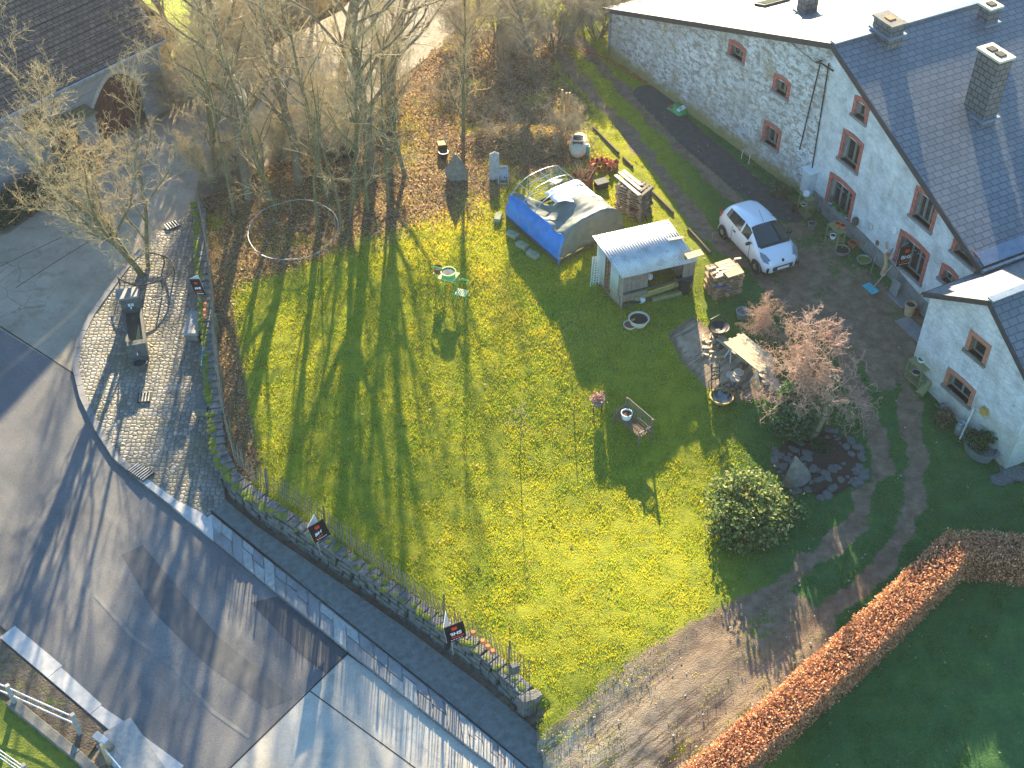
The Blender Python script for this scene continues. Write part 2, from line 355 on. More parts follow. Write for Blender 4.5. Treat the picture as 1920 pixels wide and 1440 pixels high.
def sd_mask(X, Y): return np.where(inside(SANDY, X, Y), 1., 0.)
def build_ground():
    step = .14
    xs = np.concatenate([[-300,-120,-60,-40], np.arange(-30, 31, step), [40,60,120,300]]); ys = np.concatenate([[-20, 5, 12], np.arange(15.5, 64, step), [70, 80, 100, 160, 400]])
    X, Y = np.meshgrid(xs, ys); z, rz = ground_np(X, Y)
    fine = fbm(X, Y, .45, 21)-.5; z = z+np.where(rz, 0, fine*.07)
    d, l, w, rk = masks(X, Y)
    # wheel ruts sink, the strip between them stands up
    dl, dr = dist(TR_L, X, Y), dist(TR_R, X, Y)
    z = z-np.where(rz, 0, .06*(np.exp(-(dl/.35)**2)+np.exp(-(dr/.35)**2)))
    ro = np.where(inside(MOUTH, X, Y) & ~rz, 1, 0)
    rut = np.sin(X*3.3+Y*3.0*.0+np.sin(Y*.6)*1.5+(X*.62-Y*.78)*0+ (X-Y)*4.2)*.5+.5
    z = z-ro*rut*fbm(X, Y, 2.0, 31)*.035
    n, m = X.shape; idx = np.arange(n*m).reshape(n, m)
    f = np.stack([idx[:-1,:-1], idx[:-1,1:], idx[1:,1:], idx[1:,:-1]], -1).reshape(-1, 4)
    col = np.stack([np.where(rz, 1, d), l, w, np.ones_like(d)], -1).reshape(-1, 4)
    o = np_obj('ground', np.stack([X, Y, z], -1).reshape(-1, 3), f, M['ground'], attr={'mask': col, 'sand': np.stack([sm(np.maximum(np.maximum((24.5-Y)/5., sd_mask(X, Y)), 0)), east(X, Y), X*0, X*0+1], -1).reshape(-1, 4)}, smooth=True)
    tag(o, kind='structure')
build_ground()

def sheet(name, pts, mat, off=.004, px=True, hf=Zr, step=.7, kind='structure', thick=0.):
    """a surface lying on the sloping ground; pts in survey points or metres"""
    P = [hit(a, b, hf, off).to_2d() for a, b in pts] if px else [Vector(p) for p in pts]
    bm = bmesh.new(); f = bm.faces.new([bm.verts.new((p[0], p[1], 0)) for p in P])
    if f.normal.z < 0: f.normal_flip()
    bmesh.ops.triangulate(bm, faces=bm.faces[:], ngon_method='EAR_CLIP')
    y0, y1 = min(p[1] for p in P), max(p[1] for p in P); y = math.ceil(y0/step)*step
    while y < y1:
        if 11 < y < 51 or (int(y/step) % 10 == 0):
            bmesh.ops.bisect_plane(bm, geom=bm.verts[:]+bm.edges[:]+bm.faces[:], plane_co=(0, y, 0), plane_no=(0, 1, 0))
        y += step
    for v in bm.verts: v.co.z = hf(v.co.x, v.co.y)+off
    if thick:
        r = bmesh.ops.extrude_face_region(bm, geom=bm.faces[:]); 
        for v in r['geom']:
            if isinstance(v, bmesh.types.BMVert): v.co.z -= thick
    bmesh.ops.recalc_face_normals(bm, faces=bm.faces)
    if not thick:
        for f in bm.faces:
            if f.normal.z < 0: f.normal_flip()
    me = bpy.data.meshes.new(name); bm.to_mesh(me); bm.free(); me.materials.append(mat)
    o = bpy.data.objects.new(name, me); COL.objects.link(o)
    return tag(o, kind=kind) if kind else o
KERB = [(362,398),(300,432),(262,470),(232,505),(200,548),(168,592),(145,640),(136,690),(150,748),(176,805),(212,862),(262,905),(320,950),(400,1015),(500,1098),(600,1182),(700,1262),(800,1342),(870,1398),(940,1452),(1100,1580)]
sheet('asphalt_road', [(0,618),(136,700)]+KERB[8:14]+[(600,1182),(652,1228),(580,1292),(432,1440),(300,1560)]+[(310,1440),(240,1372),(170,1318),(90,1250),(0,1172),(-300,1000),(-300,450)], M['asphalt'])
sheet('concrete_road', [(652,1228)]+[(700,1262),(800,1342),(870,1398),(940,1452),(1100,1580),(1000,2000),(250,2000),(250,1620),(432,1440),(580,1292)], M['road_concrete'], off=.005)
sheet('concrete_lane', [(136,700)]+KERB[6::-1]+[(372,330),(470,300),(600,262),(720,170),(850,70),(905,-60),(1000,-200),(760,-120),(640,20),(520,80),(440,140),(330,205),(285,232),(215,262),(100,342),(110,368),(0,450),(-250,570),(-150,530),(0,618)], M['lane_concrete'], off=.003)
# joints and the repaired patches on the carriageway
for i, (a, b, w) in enumerate([((0,612),(140,702),.05),((430,1442),(655,1222),.05),((580,1295),(860,1500),.035),((30,540),(220,420),.03),((0,500),(240,385),.03)]):
    p, q = hit(*a, Zr), hit(*b, Zr); d = (q-p).to_2d().normalized()*w/2; nn = Vector((-d.y, d.x))
    sheet('road_joint', [p.to_2d()-nn, q.to_2d()-nn, q.to_2d()+nn, p.to_2d()+nn], M['tar'], off=.009, px=False)
sheet('asphalt_patch', [(228,1040),(268,1022),(405,1190),(550,1310),(500,1330),(380,1240),(290,1150)], mottled('old_asphalt', (.075,.076,.08), (.11,.108,.108), 3, .6, .5), off=.008)
sheet('asphalt_patch', [(470,1130),(520,1118),(652,1226),(640,1238),(610,1262),(560,1225)], mottled('new_asphalt', (.045,.047,.055), (.07,.071,.075), 3, .55, .5), off=.008)
sheet('seam_line', [(175,1118),(182,1114),(250,1190),(330,1250),(400,1330),(470,1380),(465,1385),(395,1336),(325,1256),(246,1196)], mottled('seam', (.15,.148,.145), (.22,.215,.2), 3, .7), off=.012)
# cobbled forecourt, footpath, kerbs
PLAZA = [(366,400)]+KERB[1:15]+[(560,1145),(395,968),(420,945),(404,880),(396,800),(388,700),(380,600),(372,500)]
sheet('cobbled_forecourt', KERB[0:13]+[(372,985),(392,962),(424,938),(410,885),(402,800),(394,700),(386,600),(378,500),(378,398)], M['cobble'], off=.10)
sheet('footpath', [(398,958),(424,938),(480,985),(604,1070),(764,1180),(900,1282),(985,1352),(1030,1392),(1075,1480),(1030,1480),(985,1442),(800,1290),(600,1130)], M['path_asphalt'], off=.11)
def kerbstones(name, line, w, n_mat, label, group, L=1.0, h=.12, off=0., jit=.02, inset=True):
    """individual stones laid end to end along a measured line: one kerb, its stones its parts"""
    P = [hit(a, b, Zr) for a, b in line]
    root = empty(name, P[0], label, 'kerb', group); rng = random.Random(len(line))
    pts = [P[0].to_2d()]; acc = 0
    seg = 0; pos = P[0].to_2d(); out = []
    for a, b in zip(P, P[1:]):
        a2, b2 = a.to_2d(), b.to_2d(); k = max(1, round((b2-a2).length/L))
        for i in range(k): out.append((a2.lerp(b2, i/k), a2.lerp(b2, (i+1)/k)))
    mb = MB()
    for a, b in out:
        d = (b-a); ln = d.length; d.normalize(); nn = Vector((-d.y, d.x)); g = .008
        a_, b_ = a+d*g, b-d*g; ww = w
        side = nn if inset else -nn
        za, zb = Zr(*a)+h+off+rng.uniform(-1, 1)*.006, Zr(*b)+h+off+rng.uniform(-1, 1)*.006
        mb.prism([(a_.x, a_.y, za-.2), (b_.x, b_.y, zb-.2), (b_.x+side.x*ww, b_.y+side.y*ww, zb-.2), (a_.x+side.x*ww, a_.y+side.y*ww, za-.2)], (0, 0, .2))
    obj('kerb_stone', mb, n_mat, root)
    return root
kerbstones('plaza_kerb', KERB[2:12], .22, M['slab'], 'curved grey kerb of pale stones round the cobbled forecourt', None, L=.45)
kerbstones('gutter_strip', [(262,905),(320,950),(400,1015)], .62, M['kerb_concrete'], 'broad white concrete kerb strip beside the drain grate', None, L=2.6)
def paving():
    root = empty('paved_strip', hit(400, 1015, Zr), 'strip of large cracked stone slabs along the roadside kerb', 'paving')
    A = [hit(a, b, Zr) for a, b in [(400,1015),(600,1182),(870,1398),(1000,1498)]]; B = [hit(a, b, Zr) for a, b in [(396,966),(600,1132),(860,1340),(1010,1462)]]
    rng = random.Random(4)
    def lerpline(P, t):
        s = t*(len(P)-1); i = min(int(s), len(P)-2); return P[i].lerp(P[i+1], s-i)
    N = 30; mb = MB(); mb2 = MB()
    for i in range(N):
        t0, t1 = i/N, (i+1)/N
        cut = rng.uniform(.45, .75) if rng.random() < .8 else 1
        for u0, u1 in ((0, cut), (cut, 1)) if cut < 1 else ((0, 1),):
            sh = .3/N*(1 if rng.random() < .5 else -1)*(1 if cut < 1 else 0)
            q = [lerpline(A, clamp(t0+.04/N)).lerp(lerpline(B, clamp(t0+.04/N)), u0+.02), lerpline(A, clamp(t1-.04/N)).lerp(lerpline(B, clamp(t1-.04/N)), u0+.02),
                 lerpline(A, clamp(t1-.04/N+sh*.3)).lerp(lerpline(B, clamp(t1-.04/N+sh*.3)), u1-.02), lerpline(A, clamp(t0+.04/N+sh*.3)).lerp(lerpline(B, clamp(t0+.04/N+sh*.3)), u1-.02)]
            dz = .125+rng.uniform(-.008, .008)
            (mb if rng.random() < .6 else mb2).prism([(p.x, p.y, Zr(p.x, p.y)+dz-.2) for p in q], (0, 0, .2))
    obj('paving_slab', mb, M['slab'], root); obj('paving_slab', mb2, M['concrete'], root)
paving()
sheet('slab_bedding', [(400,1013),(600,1180),(870,1396),(1000,1496),(1010,1460),(860,1338),(600,1130),(396,964)], M['concrete'], off=.075)
mbj = MB(); P = [hit(a, b, Zr) for a, b in [(396,962),(600,1128),(860,1336),(1005,1456)]]
gut = mbj.tube([(p.x, p.y, Zr(p.x, p.y)+.115) for p in P], .022, 4)
tag(obj('gutter_groove', mbj, M['tar']), 'narrow dark joint between the stone slabs and the footpath', 'joint')
# kerb on the far side, pale concrete band
kerbstones('channel_kerb', [(0,1196),(90,1272),(170,1340),(240,1398),(320,1462),(420,1540)], .78, M['kerb_concrete'], 'broad pale concrete channel along the far edge of the carriageway', None, L=3.2, h=.03, inset=True)
sheet('far_lawn', [(318,112),(430,62),(610,-25),(760,-150),(-60,-160),(-60,-60),(230,-30),(330,60)], mottled('far_grass', (.20,.26,.03), (.42,.44,.04), 3, .95, 1., bd=.05), off=.03)
def grate(px, py, w, l, rz, label):
    p = hit(px, py, Zr); r = empty('drain_grate', (p.x, p.y, Zr(p.x, p.y)+.11), label, 'drain', 'iron drain grates', rz)
    mb = MB(); n = int(w/.10)
    for i in range(n): mb.box((-w/2+(i+.5)*w/n, 0, .03), (w/n*.38, l, .02))
    obj('bar', mb, M['zinc'], r, world=False); mb = MB()
    for s in (-1, 1): mb.box((s*w/2, 0, .02), (.03, l+.06, .04)); mb.box((0, s*l/2, .02), (w, .03, .039))
    obj('frame', mb, M['dark_metal'], r, world=False)
    obj('pit', MB().box((0, 0, .004), (w, l, .004)), M['tar'], r, world=False)
grate(265, 889, .8, .45, R(-38), 'long iron drain grate in the kerb by the white strip')
grate(272, 750, .42, .42, R(5), 'small square iron grate in the middle of the cobbles')
grate(323, 427, .55, .4, R(35), 'square iron drain grate at the lane edge under the trees')
# ------------------------------------------------------------ buildings
def m_plaster(name, worn, warm=0.):
    t = NT(name); v = t.coord('UV')
    base = t.ramp(t.noise(v, 1.3, 6, .7), (.3, (.40,.44,.45)), (.5, (.62,.66,.68)), (.75, (.82,.85,.86)))
    st = t.mapping(v, (.8, 1.35, 1)); n = t.noise(st, 3.4, 7, .75, .15)
    stone = t.ramp(t.noise(st, 7, 4, .7), (.3, (.15,.125,.095)), (.7, (.33,.28,.215)))
    e = .665-.17*worn
    base = t.mix(t.ramp(n, (e, 0), (e+.06, .3+.5*worn)), base, stone)
    big = t.ramp(t.noise(v, .35, 4, .6), (.45, 0), (.7, .55*worn+.15)); base = t.mix(big, base, (.36,.34,.28))
    ge = t.n('ShaderNodeSeparateXYZ', {'Vector': v}).outputs[1]
    low = t.math('SUBTRACT', 1.75, t.math('ADD', ge, t.math('MULTIPLY', t.noise(v, .8, 4), 1.1)))
    base = t.mix(t.math('MULTIPLY', t.ramp(low, (.45, 0), (.9, .85)), worn), base, (.27,.24,.05))
    rv = t.mapping(t.mix(.10, v, t.n('ShaderNodeTexNoise', {'Vector': v, 'Scale': 2.}).outputs['Color']), (2.2, 5.2, 1))
    jo = t.n('ShaderNodeTexVoronoi', {'Vector': rv, 'Scale': 1.2}, feature='DISTANCE_TO_EDGE').outputs[0]
    base = t.mix(t.ramp(jo, (0, .10+.45*worn), (.09, 0)), base, (.24,.23,.21))
    stain = t.ramp(t.noise(t.mapping(v, (2.2, .35, 1)), 1.3, 5, .7), (.56, 0), (.74, .5)); base = t.mix(stain, base, (.30,.28,.23)); base = t.mix(t.math('MULTIPLY', t.ramp(t.noise(t.mapping(v, (.9, .5, 1)), .8, 6, .7), (.55, 0), (.66, .75)), worn), base, (.34,.27,.16))
    h = t.math('ADD', t.math('ADD', t.math('MULTIPLY', n, -1.), t.noise(v, 16, 4)), t.ramp(jo, (0, 0), (.15, .6)))
    return t.pbr(base, .9, t.bump(h, .6, .03), spec=.2)
M['plaster_worn'] = m_plaster('worn_whitewash', 1.0); M['plaster'] = m_plaster('whitewash', .25); M['plaster_annex'] = m_plaster('whitewash_wing', .38)
def m_brick(name, a, b, mo, w=.22, h=.075, rough=.85, ms=.012, bump=.4):
    t = NT(name); v = t.coord('UV')
    br = t.n('ShaderNodeTexBrick', {'Vector': v, 'Color1': a, 'Color2': b, 'Mortar': mo, 'Scale': 1., 'Mortar Size': ms, 'Brick Width': w, 'Row Height': h, 'Bias': 0.})
    col = t.mix(t.ramp(t.noise(v, 4, 4), (.4, 0), (.7, .35)), br.outputs[0], scale(a, .55))
    return t.pbr(col, rough, t.bump(br.outputs[1], -bump, .01), spec=.3)
M['brick'] = m_brick('red_brick', (.46,.075,.045), (.32,.05,.035), (.36,.24,.20), .075, .24)
M['brick_wing'] = m_brick('orange_brick', (.48,.17,.08), (.36,.11,.06), (.38,.28,.22), .075, .24)
def m_slate(name, c1, c2, rough, mo=(.012,.016,.022), w=.36, h=.24, spec=.5, warm=(.22,.19,.16)):
    t = NT(name); v = t.coord('UV'); wv = t.mix(.03, v, t.n('ShaderNodeTexNoise', {'Vector': v, 'Scale': 3.}).outputs['Color'])
    br = t.n('ShaderNodeTexBrick', {'Vector': wv, 'Color1': c1, 'Color2': c2, 'Mortar': mo, 'Scale': 1., 'Mortar Size': .018, 'Brick Width': w, 'Row Height': h})
    col = t.mix(t.ramp(t.noise(v, .7, 5, .7), (.5, 0), (.72, .25)), br.outputs[0], warm)
    return t.pbr(col, rough, t.bump(t.math('ADD', br.outputs[1], t.math('MULTIPLY', t.noise(v, 12, 3), -.35)), -.7, .02), spec=spec)
M['slate'] = m_slate('slate_roof', (.115,.135,.155), (.16,.175,.19), .5, (.05,.06,.07))
M['slate_sunny'] = M['slate']
M['slate_small'] = m_slate('slate_cladding', (.11,.11,.115), (.15,.15,.15), .5, w=.3, h=.22)
M['barn_tile'] = m_slate('clay_pantiles', (.11,.075,.058), (.19,.13,.10), .7, (.022,.022,.028), .28, .20, .3, (.10,.085,.075))
M['barn_stone'] = m_brick('grey_rubble_stone', (.27,.28,.30), (.20,.21,.23), (.30,.30,.30), .55, .14, .9, .012, .8)
M['barn_plaster'] = mottled('grey_render', (.22,.24,.26), (.32,.34,.36), 2, .9, .3)
M['plinth'] = mottled('grey_plinth_stone', (.15,.155,.15), (.27,.27,.25), 2.5, .9, .6, c3=(.12,.13,.07))
g = NT('window_glass'); M['glass'] = g.pbr((.02,.025,.03), .06, spec=.7)
M['lead'] = mottled('lead_flashing', (.14,.19,.25), (.22,.28,.34), 4, .4, .2, metal=.3)
M['trim'] = mottled('dark_roof_trim', (.035,.035,.04), (.055,.055,.06), 6, .6)

class Frame:
    """a vertical wall plane: s runs along it, z up, n outwards towards the yard"""
    def __init__(s, a, b):
        s.a = Vector((a[0], a[1], 0)); d = Vector((b[0]-a[0], b[1]-a[1], 0)); s.L = d.length; s.u = d.normalized(); s.n = Vector((s.u.y, -s.u.x, 0))
        if s.n.dot(Vector((0, -1, 0))) < 0: s.n = -s.n
    def at(s, px, py):
        p = on_plane(px, py, s.a, s.n); return ((p-s.a).dot(s.u), p.z)
    def p(s, u, z, out=0.): return s.a+s.u*u+s.n*out+Vector((0, 0, z))
def wall_mesh(F, poly, holes, thick=.35, depth=.3):
    bm = bmesh.new()
    def loop(pts):
        vs = [bm.verts.new(F.p(u, z)) for u, z in pts]; return [bm.edges.new((vs[i], vs[(i+1) % len(vs)])) for i in range(len(vs))]
    es = loop(poly)
    for h in holes: es += loop([(h[0], h[2]), (h[1], h[2]), (h[1], h[3]), (h[0], h[3])])
    bmesh.ops.triangle_fill(bm, use_beauty=True, use_dissolve=False, edges=es)
    for f in bm.faces:
        f.normal_update()
        if f.normal.dot(F.n) < 0: f.normal_flip()
    mb = MB(); mb.add([v.co.copy() for v in bm.verts], [tuple(v.index for v in f.verts) for f in (bm.verts.index_update() or bm.faces)]); bm.free()
    for u0, u1, z0, z1 in holes:
        q = [(u0, z0), (u1, z0), (u1, z1), (u0, z1)]
        for i in range(4):
            a, b = q[i], q[(i+1) % 4]; mb.add([F.p(*a), F.p(*b), F.p(*b, -depth), F.p(*a, -depth)], [(0,1,2,3)])
    n = len(poly)
    for i in range(n):
        a, b = poly[i], poly[(i+1) % n]; mb.add([F.p(*a), F.p(*b), F.p(*b, -thick), F.p(*a, -thick)], [(0,1,2,3)])
    return mb
def raw_obj(name, mb, mat, parent):       # keeps the face directions as built
    me = bpy.data.meshes.new(name); off = parent_loc(parent)
    me.from_pydata([tuple(Vector(v)-off) for v in mb.v], [], mb.f); me.update(); plane_uv(me); me.materials.append(mat)
    o = bpy.data.objects.new(name, me); COL.objects.link(o); o.parent = parent; return o
def window(F, h, parent, bw=.17, brick='brick', arch=.09, sill=True, mull=2, door=False, inner=None, name='window', sillmat='slab'):
    """brick surround, stone sill, grey wooden frame and glass in the opening h=(u0,u1,z0,z1)"""
    u0, u1, z0, z1 = h; k = 6
    root = empty(name, F.p((u0+u1)/2, z0), None); root.parent = parent; root.location = F.p((u0+u1)/2, z0)-parent_loc(parent)
    mb = MB()
    def arc(w0, w1, z, r): return [(w0+(w1-w0)*i/k, z+r*math.sin(math.pi*i/k)) for i in range(k+1)]
    inn = arc(u0, u1, z1-.03, arch); outp = arc(u0-bw, u1+bw, z1+bw*.9, arch)
    for i in range(k):
        mb.add([F.p(*inn[i], .02), F.p(*inn[i+1], .02), F.p(*outp[i+1], .02), F.p(*outp[i], .02), F.p(*inn[i], -.2), F.p(*inn[i+1], -.2), F.p(*outp[i+1], -.0), F.p(*outp[i], -.0)],
               [(0,1,2,3), (1,0,4,5), (3,2,6,7)] + ([(0,3,7,4)] if i == 0 else []) + ([(2,1,5,6)] if i == k-1 else []))
    for a, b in ((u0-bw, u0), (u1, u1+bw)):
        mb.add([F.p(a, z0, .02), F.p(b, z0, .02), F.p(b, z1-.03, .02), F.p(a, z1-.03, .02)], [(0,1,2,3)])
        mb.add([F.p(a, z1-.03, .02), F.p(b, z1-.03, .02), F.p((b if a > u0 else a), z1+bw*.9, .02)], [(0,1,2)])
        e = b if a < u0 else a; o_ = a if a < u0 else b
        mb.add([F.p(e, z0, .02), F.p(e, z0, -.24), F.p(e, z1-.03, -.24), F.p(e, z1-.03, .02)], [(0,1,2,3)])
        mb.add([F.p(o_, z0, .02), F.p(o_, z0, -.02), F.p(o_, z1+bw*.9, -.02), F.p(o_, z1+bw*.9, .02)], [(0,1,2,3)])
    raw_obj('brick_surround', mb, M[brick], root)
    if sill:
        mb = MB(); mb.prism([F.p(u0-bw-.02, z0-.1, .09), F.p(u1+bw+.02, z0-.1, .09), F.p(u1+bw+.02, z0-.1, -.27), F.p(u0-bw-.02, z0-.1, -.27)], (0, 0, .1)); obj('sill', mb, M[sillmat], root)
    fr = MB(); fw = .065; dep = -.2
    def bar(a, b, c, d): fr.prism([F.p(a, c, dep), F.p(b, c, dep), F.p(b, c, dep-.06), F.p(a, c, dep-.06)], (0, 0, d-c))
    bar(u0, u0+fw, z0+.001, z1); bar(u1-fw, u1, z0+.001, z1); bar(u0+fw, u1-fw, z0+.001, z0+fw); bar(u0+fw, u1-fw, z1-fw, z1+arch)
    for i in range(1, mull):
        um = u0+(u1-u0)*i/mull; bar(um-.045, um+.045, z0+fw, z1-fw)
    if z1-z0 > 1.2: bar(u0+fw, u0+(u1-u0)/2-.045, z0+(z1-z0)*.66, z0+(z1-z0)*.66+.03); bar(u0+(u1-u0)/2+.045, u1-fw, z0+(z1-z0)*.66, z0+(z1-z0)*.66+.03)
    obj('frame', fr, M['window_grey'], root)
    obj('pane', MB().quad(F.p(u0+.01, z0, dep-.04), F.p(u1-.01, z0, dep-.04), F.p(u1-.01, z1+arch, dep-.04), F.p(u0+.01, z1+arch, dep-.04)), M['glass'], root)
    return root
def opening(F, tl, tr, br, bl, bw=.17):
    P = [F.at(*p) for p in (tl, tr, br, bl)]
    u0 = (P[0][0]+P[3][0])/2; u1 = (P[1][0]+P[2][0])/2; z1 = (P[0][1]+P[1][1])/2; z0 = (P[2][1]+P[3][1])/2
    return (u0+bw, u1-bw, z0+.1, z1-bw)

J = hit(1512, 372); WL = hit(1143, 105); WR = hit(1738, 598)
FR_ = Frame(J, WR); FL_ = Frame(WL, J)
print('right wall L', FR_.L, 'az', math.degrees(math.atan2(FR_.u.y, FR_.u.x)), 'left az', math.degrees(math.atan2(FL_.u.y, FL_.u.x)), FL_.L)
sP, zP = FR_.at(1567, 80); sE, zE = FR_.at(1836, 486); sL, zL = FL_.at(1143, 14)
print('peak', sP, zP, 'right verge', sE, zE, 'left eave', sL, zL, 'J', J)
hx = empty('farmhouse', (J.x, J.y, 0), 'long whitewashed stone farmhouse with a huge slate roof and red brick window surrounds', 'farmhouse')
wr = [FR_.at(1690,429.6), FR_.at(1744.7,474.8)]
HR = [opening(FR_, *q) for q in [
    ((1605,176.7),(1633.3,200),(1623.3,238.3),(1595,213.3)), ((1585,240.7),(1620.7,271.7),(1608.3,328.3),(1568.3,295)),
    ((1559.3,321.7),(1605,361.7),(1593.3,423.3),(1543.3,380)), ((1721.7,348.3),(1763.3,381.7),(1746.7,440),(1701.7,401.7)),
    ((1690,429.6),(1744.7,474.8),(1728,536.8),(1672.5,488.6)), ((1791,442),(1838,484),(1828,514),(1782,467)), ((1768,492),(1798,518),(1790,550),(1758,520))]]
HL = [opening(FL_, *q) for q in [((1368.3,70),(1400,95),(1395,125),(1363.3,100)), ((1453.3,133.3),(1484.3,160),(1476.7,193.3),(1446.7,166.7)), ((1434,221.7),(1466,248.3),(1460,288.3),(1427.3,263.3))]]
for h in HR+HL: print('opening', [round(x, 2) for x in h])
zj = Z(J.x, J.y-.1); zb = min(Z(WR.x, WR.y-.3), zj)-.5
polyR = [(0, zb), (sE-.05, zb), (sE-.05, zE-.05), (max(sP, .0)+.02, zP-.08), (0, zP-.08)]
slopeL = (zP-zL)/(FL_.L-sL)
polyL = [(0, WL.z-.5), (FL_.L, zb), (FL_.L, zP-.08), (0, zL-.05-slopeL*0)]
wm = wall_mesh(FR_, polyR, HR); raw_obj('wall', wm, M['plaster'], hx)
wm = wall_mesh(FL_, polyL, HL); o = raw_obj('wall', wm, M['plaster_worn'], hx); o['label'] = 'older stone wall with worn flaking whitewash'
for h in HR[:2]: window(FR_, h, hx, mull=2)
window(FR_, HR[2], hx, mull=3); window(FR_, HR[3], hx, mull=3); w5 = window(FR_, HR[4], hx, mull=3); window(FR_, HR[5], hx); window(FR_, HR[6], hx)
for h in HL: window(FL_, h, hx, bw=.17)
# plinth of bare stone along the foot of the right wall, side walls, roof
nseg = 14; mb = MB()
for i in range(nseg):
    a, b = sE*i/nseg+.25, sE*(i+1)/nseg+.25
    za, zb_ = [Z(*(FR_.p(x, 0, .2).to_2d())) for x in (a, b)]
    mb.prism([FR_.p(a, za-.4, .04), FR_.p(b, zb_-.4, .04), FR_.p(b, zb_-.4, -.05), FR_.p(a, za-.4, -.05)], (0, 0, 1.05))
obj('plinth', mb, M['plinth'], hx)
BK = -FR_.n; D = 22.
P0 = FR_.p(0, zP); EL = FL_.p(sL, zL); ER = FR_.p(sE, zE)
# direction of the ridge follows the photograph: unproject the far end at ridge height
t_ = ray(1830, 0); k = (zP-CAM_H)/t_.z; P1r = Vector((t_.x*k, t_.y*k, zP)); RD = (P1r-P0); RD.z = 0; RD.normalize()
print('ridge dir az', math.degrees(math.atan2(RD.y, RD.x)), 'normal az', math.degrees(math.atan2(BK.y, BK.x)))
RD = (RD*.6+BK*.4).normalized()
def roof_part(name, pts, mat, th=.12, parent=hx):
    mb = MB(); a, b, c = [Vector(p) for p in pts[:3]]; n = (b-a).cross(c-a).normalized(); n = n if n.z > 0 else -n
    mb.prism([Vector(p)-n*th for p in pts], n*th); return obj(name, mb, mat, parent)
fo = -RD*.14
el, er = EL-(P0-EL).normalized()*.25, ER+(ER-P0).normalized()*.3
sr = roof_part('roof_slope', [P0+fo, P0+RD*D, el+RD*D, el+fo], M['slate']); sr['label'] = 'sunlit roof slope glaring white'
sl_ = roof_part('roof_slope', [er+fo, er+RD*D, P0+RD*D, P0+fo], M['slate']); sl_['label'] = 'dark shaded roof slope with shadow bands'
mb = MB(); mb.beam(P0+fo+Vector((0,0,.03)), P0+RD*D+Vector((0,0,.03)), .3, .07); obj('ridge_cap', mb, M['lead'], hx)
mb = MB(); 
for a, b in ((el, P0), (P0, er)): mb.beam(a+fo-RD*.03+Vector((0,0,-.10)), b+fo-RD*.03+Vector((0,0,-.10)), .05, .22)
obj('bargeboard', mb, M['trim'], hx)
mb = MB(); mb.tube([er+fo+Vector((.06,-.06,-.12)), er+RD*D+Vector((.06,-.06,-.12))], .08, 6); obj('gutter', mb, M['zinc'], hx)
# closing walls behind
mb = MB(); zq = -1.5
mb.add([EL+Vector((0,0,zq-EL.z)), EL+RD*D+Vector((0,0,zq-EL.z)), EL+RD*D-Vector((0,0,.2)), EL-Vector((0,0,.2))], [(0,1,2,3)])
mb.add([ER+Vector((0,0,zq-ER.z))-RD*-.4, ER+RD*D+Vector((0,0,zq-ER.z)), ER+RD*D-Vector((0,0,.2)), ER+RD*.4-Vector((0,0,.2))], [(0,1,2,3)])
obj('side_wall', mb, M['plaster_worn'], hx)
# chimneys stand on the roof slopes
nl = (RD).cross(P0-EL).normalized(); nl = nl if nl.z > 0 else -nl
nr = (RD).cross(ER-P0).normalized(); nr = nr if nr.z > 0 else -nr
def chimney(px, py, n, w, d, h, cap, label, flues=1, squat=False, rz=None):
    p = on_plane(px, py, P0, n); rz = math.atan2(RD.y, RD.x)
    root = empty('chimney', p); root.parent = hx; root.location = p-hx.location; root['label'] = label
    m = Matrix.Rotation(rz, 3, 'Z')
    def bx(mb, c, s): mb.box(p+m @ Vector(c), s, m)
    mb = MB(); bx(mb, (0, 0, h/2-.5), (d, w, h+1)); obj('stack', mb, M['slate_small'], root)
    mb = MB(); bx(mb, (0, 0, h+.04), (d+.12, w+.12, .08)); obj('cap', mb, M[cap], root)
    mb = MB()
    for i in range(flues): bx(mb, (0, (i-(flues-1)/2)*.42, h+.10), (.3, .3, .05))
    obj('flue', mb, M['tar'] if not squat else M['terracotta'], root)
    mb = MB(); bx(mb, (0, 0, .02), (d+.2, w+.2, .10)); obj('flashing', mb, M['lead'], root)
    return root
chimney(1836, 212, nr, 1.05, .62, 2.35, 'cream', 'tall slate-clad chimney with two flues and a pale cap', 2)
chimney(1850, 40, nr, .55, .55, .62, 'cream', 'small slate-clad chimney near the top edge')
chimney(1664, 58, nl, 1.0, .62, .42, 'stone', 'squat wide chimney capped with mossy slabs astride the ridge', 1, True)
chimney(1512, 22, nl, .55, .6, .7, 'zinc', 'slate chimney throwing a shadow on the bright roof')
p = on_plane(1448, 6, P0, nl); mb = MB(); rm = Matrix((RD, nl.cross(RD), nl)).transposed(); mb.box(p+nl*.06, (1.3, .75, .1), rm); obj('skylight', mb, M['trim'], hx)
mb = MB(); mb.box(p+nl*.12, (1.15, .6, .02), rm); obj('skylight_pane', mb, M['glass'], hx)
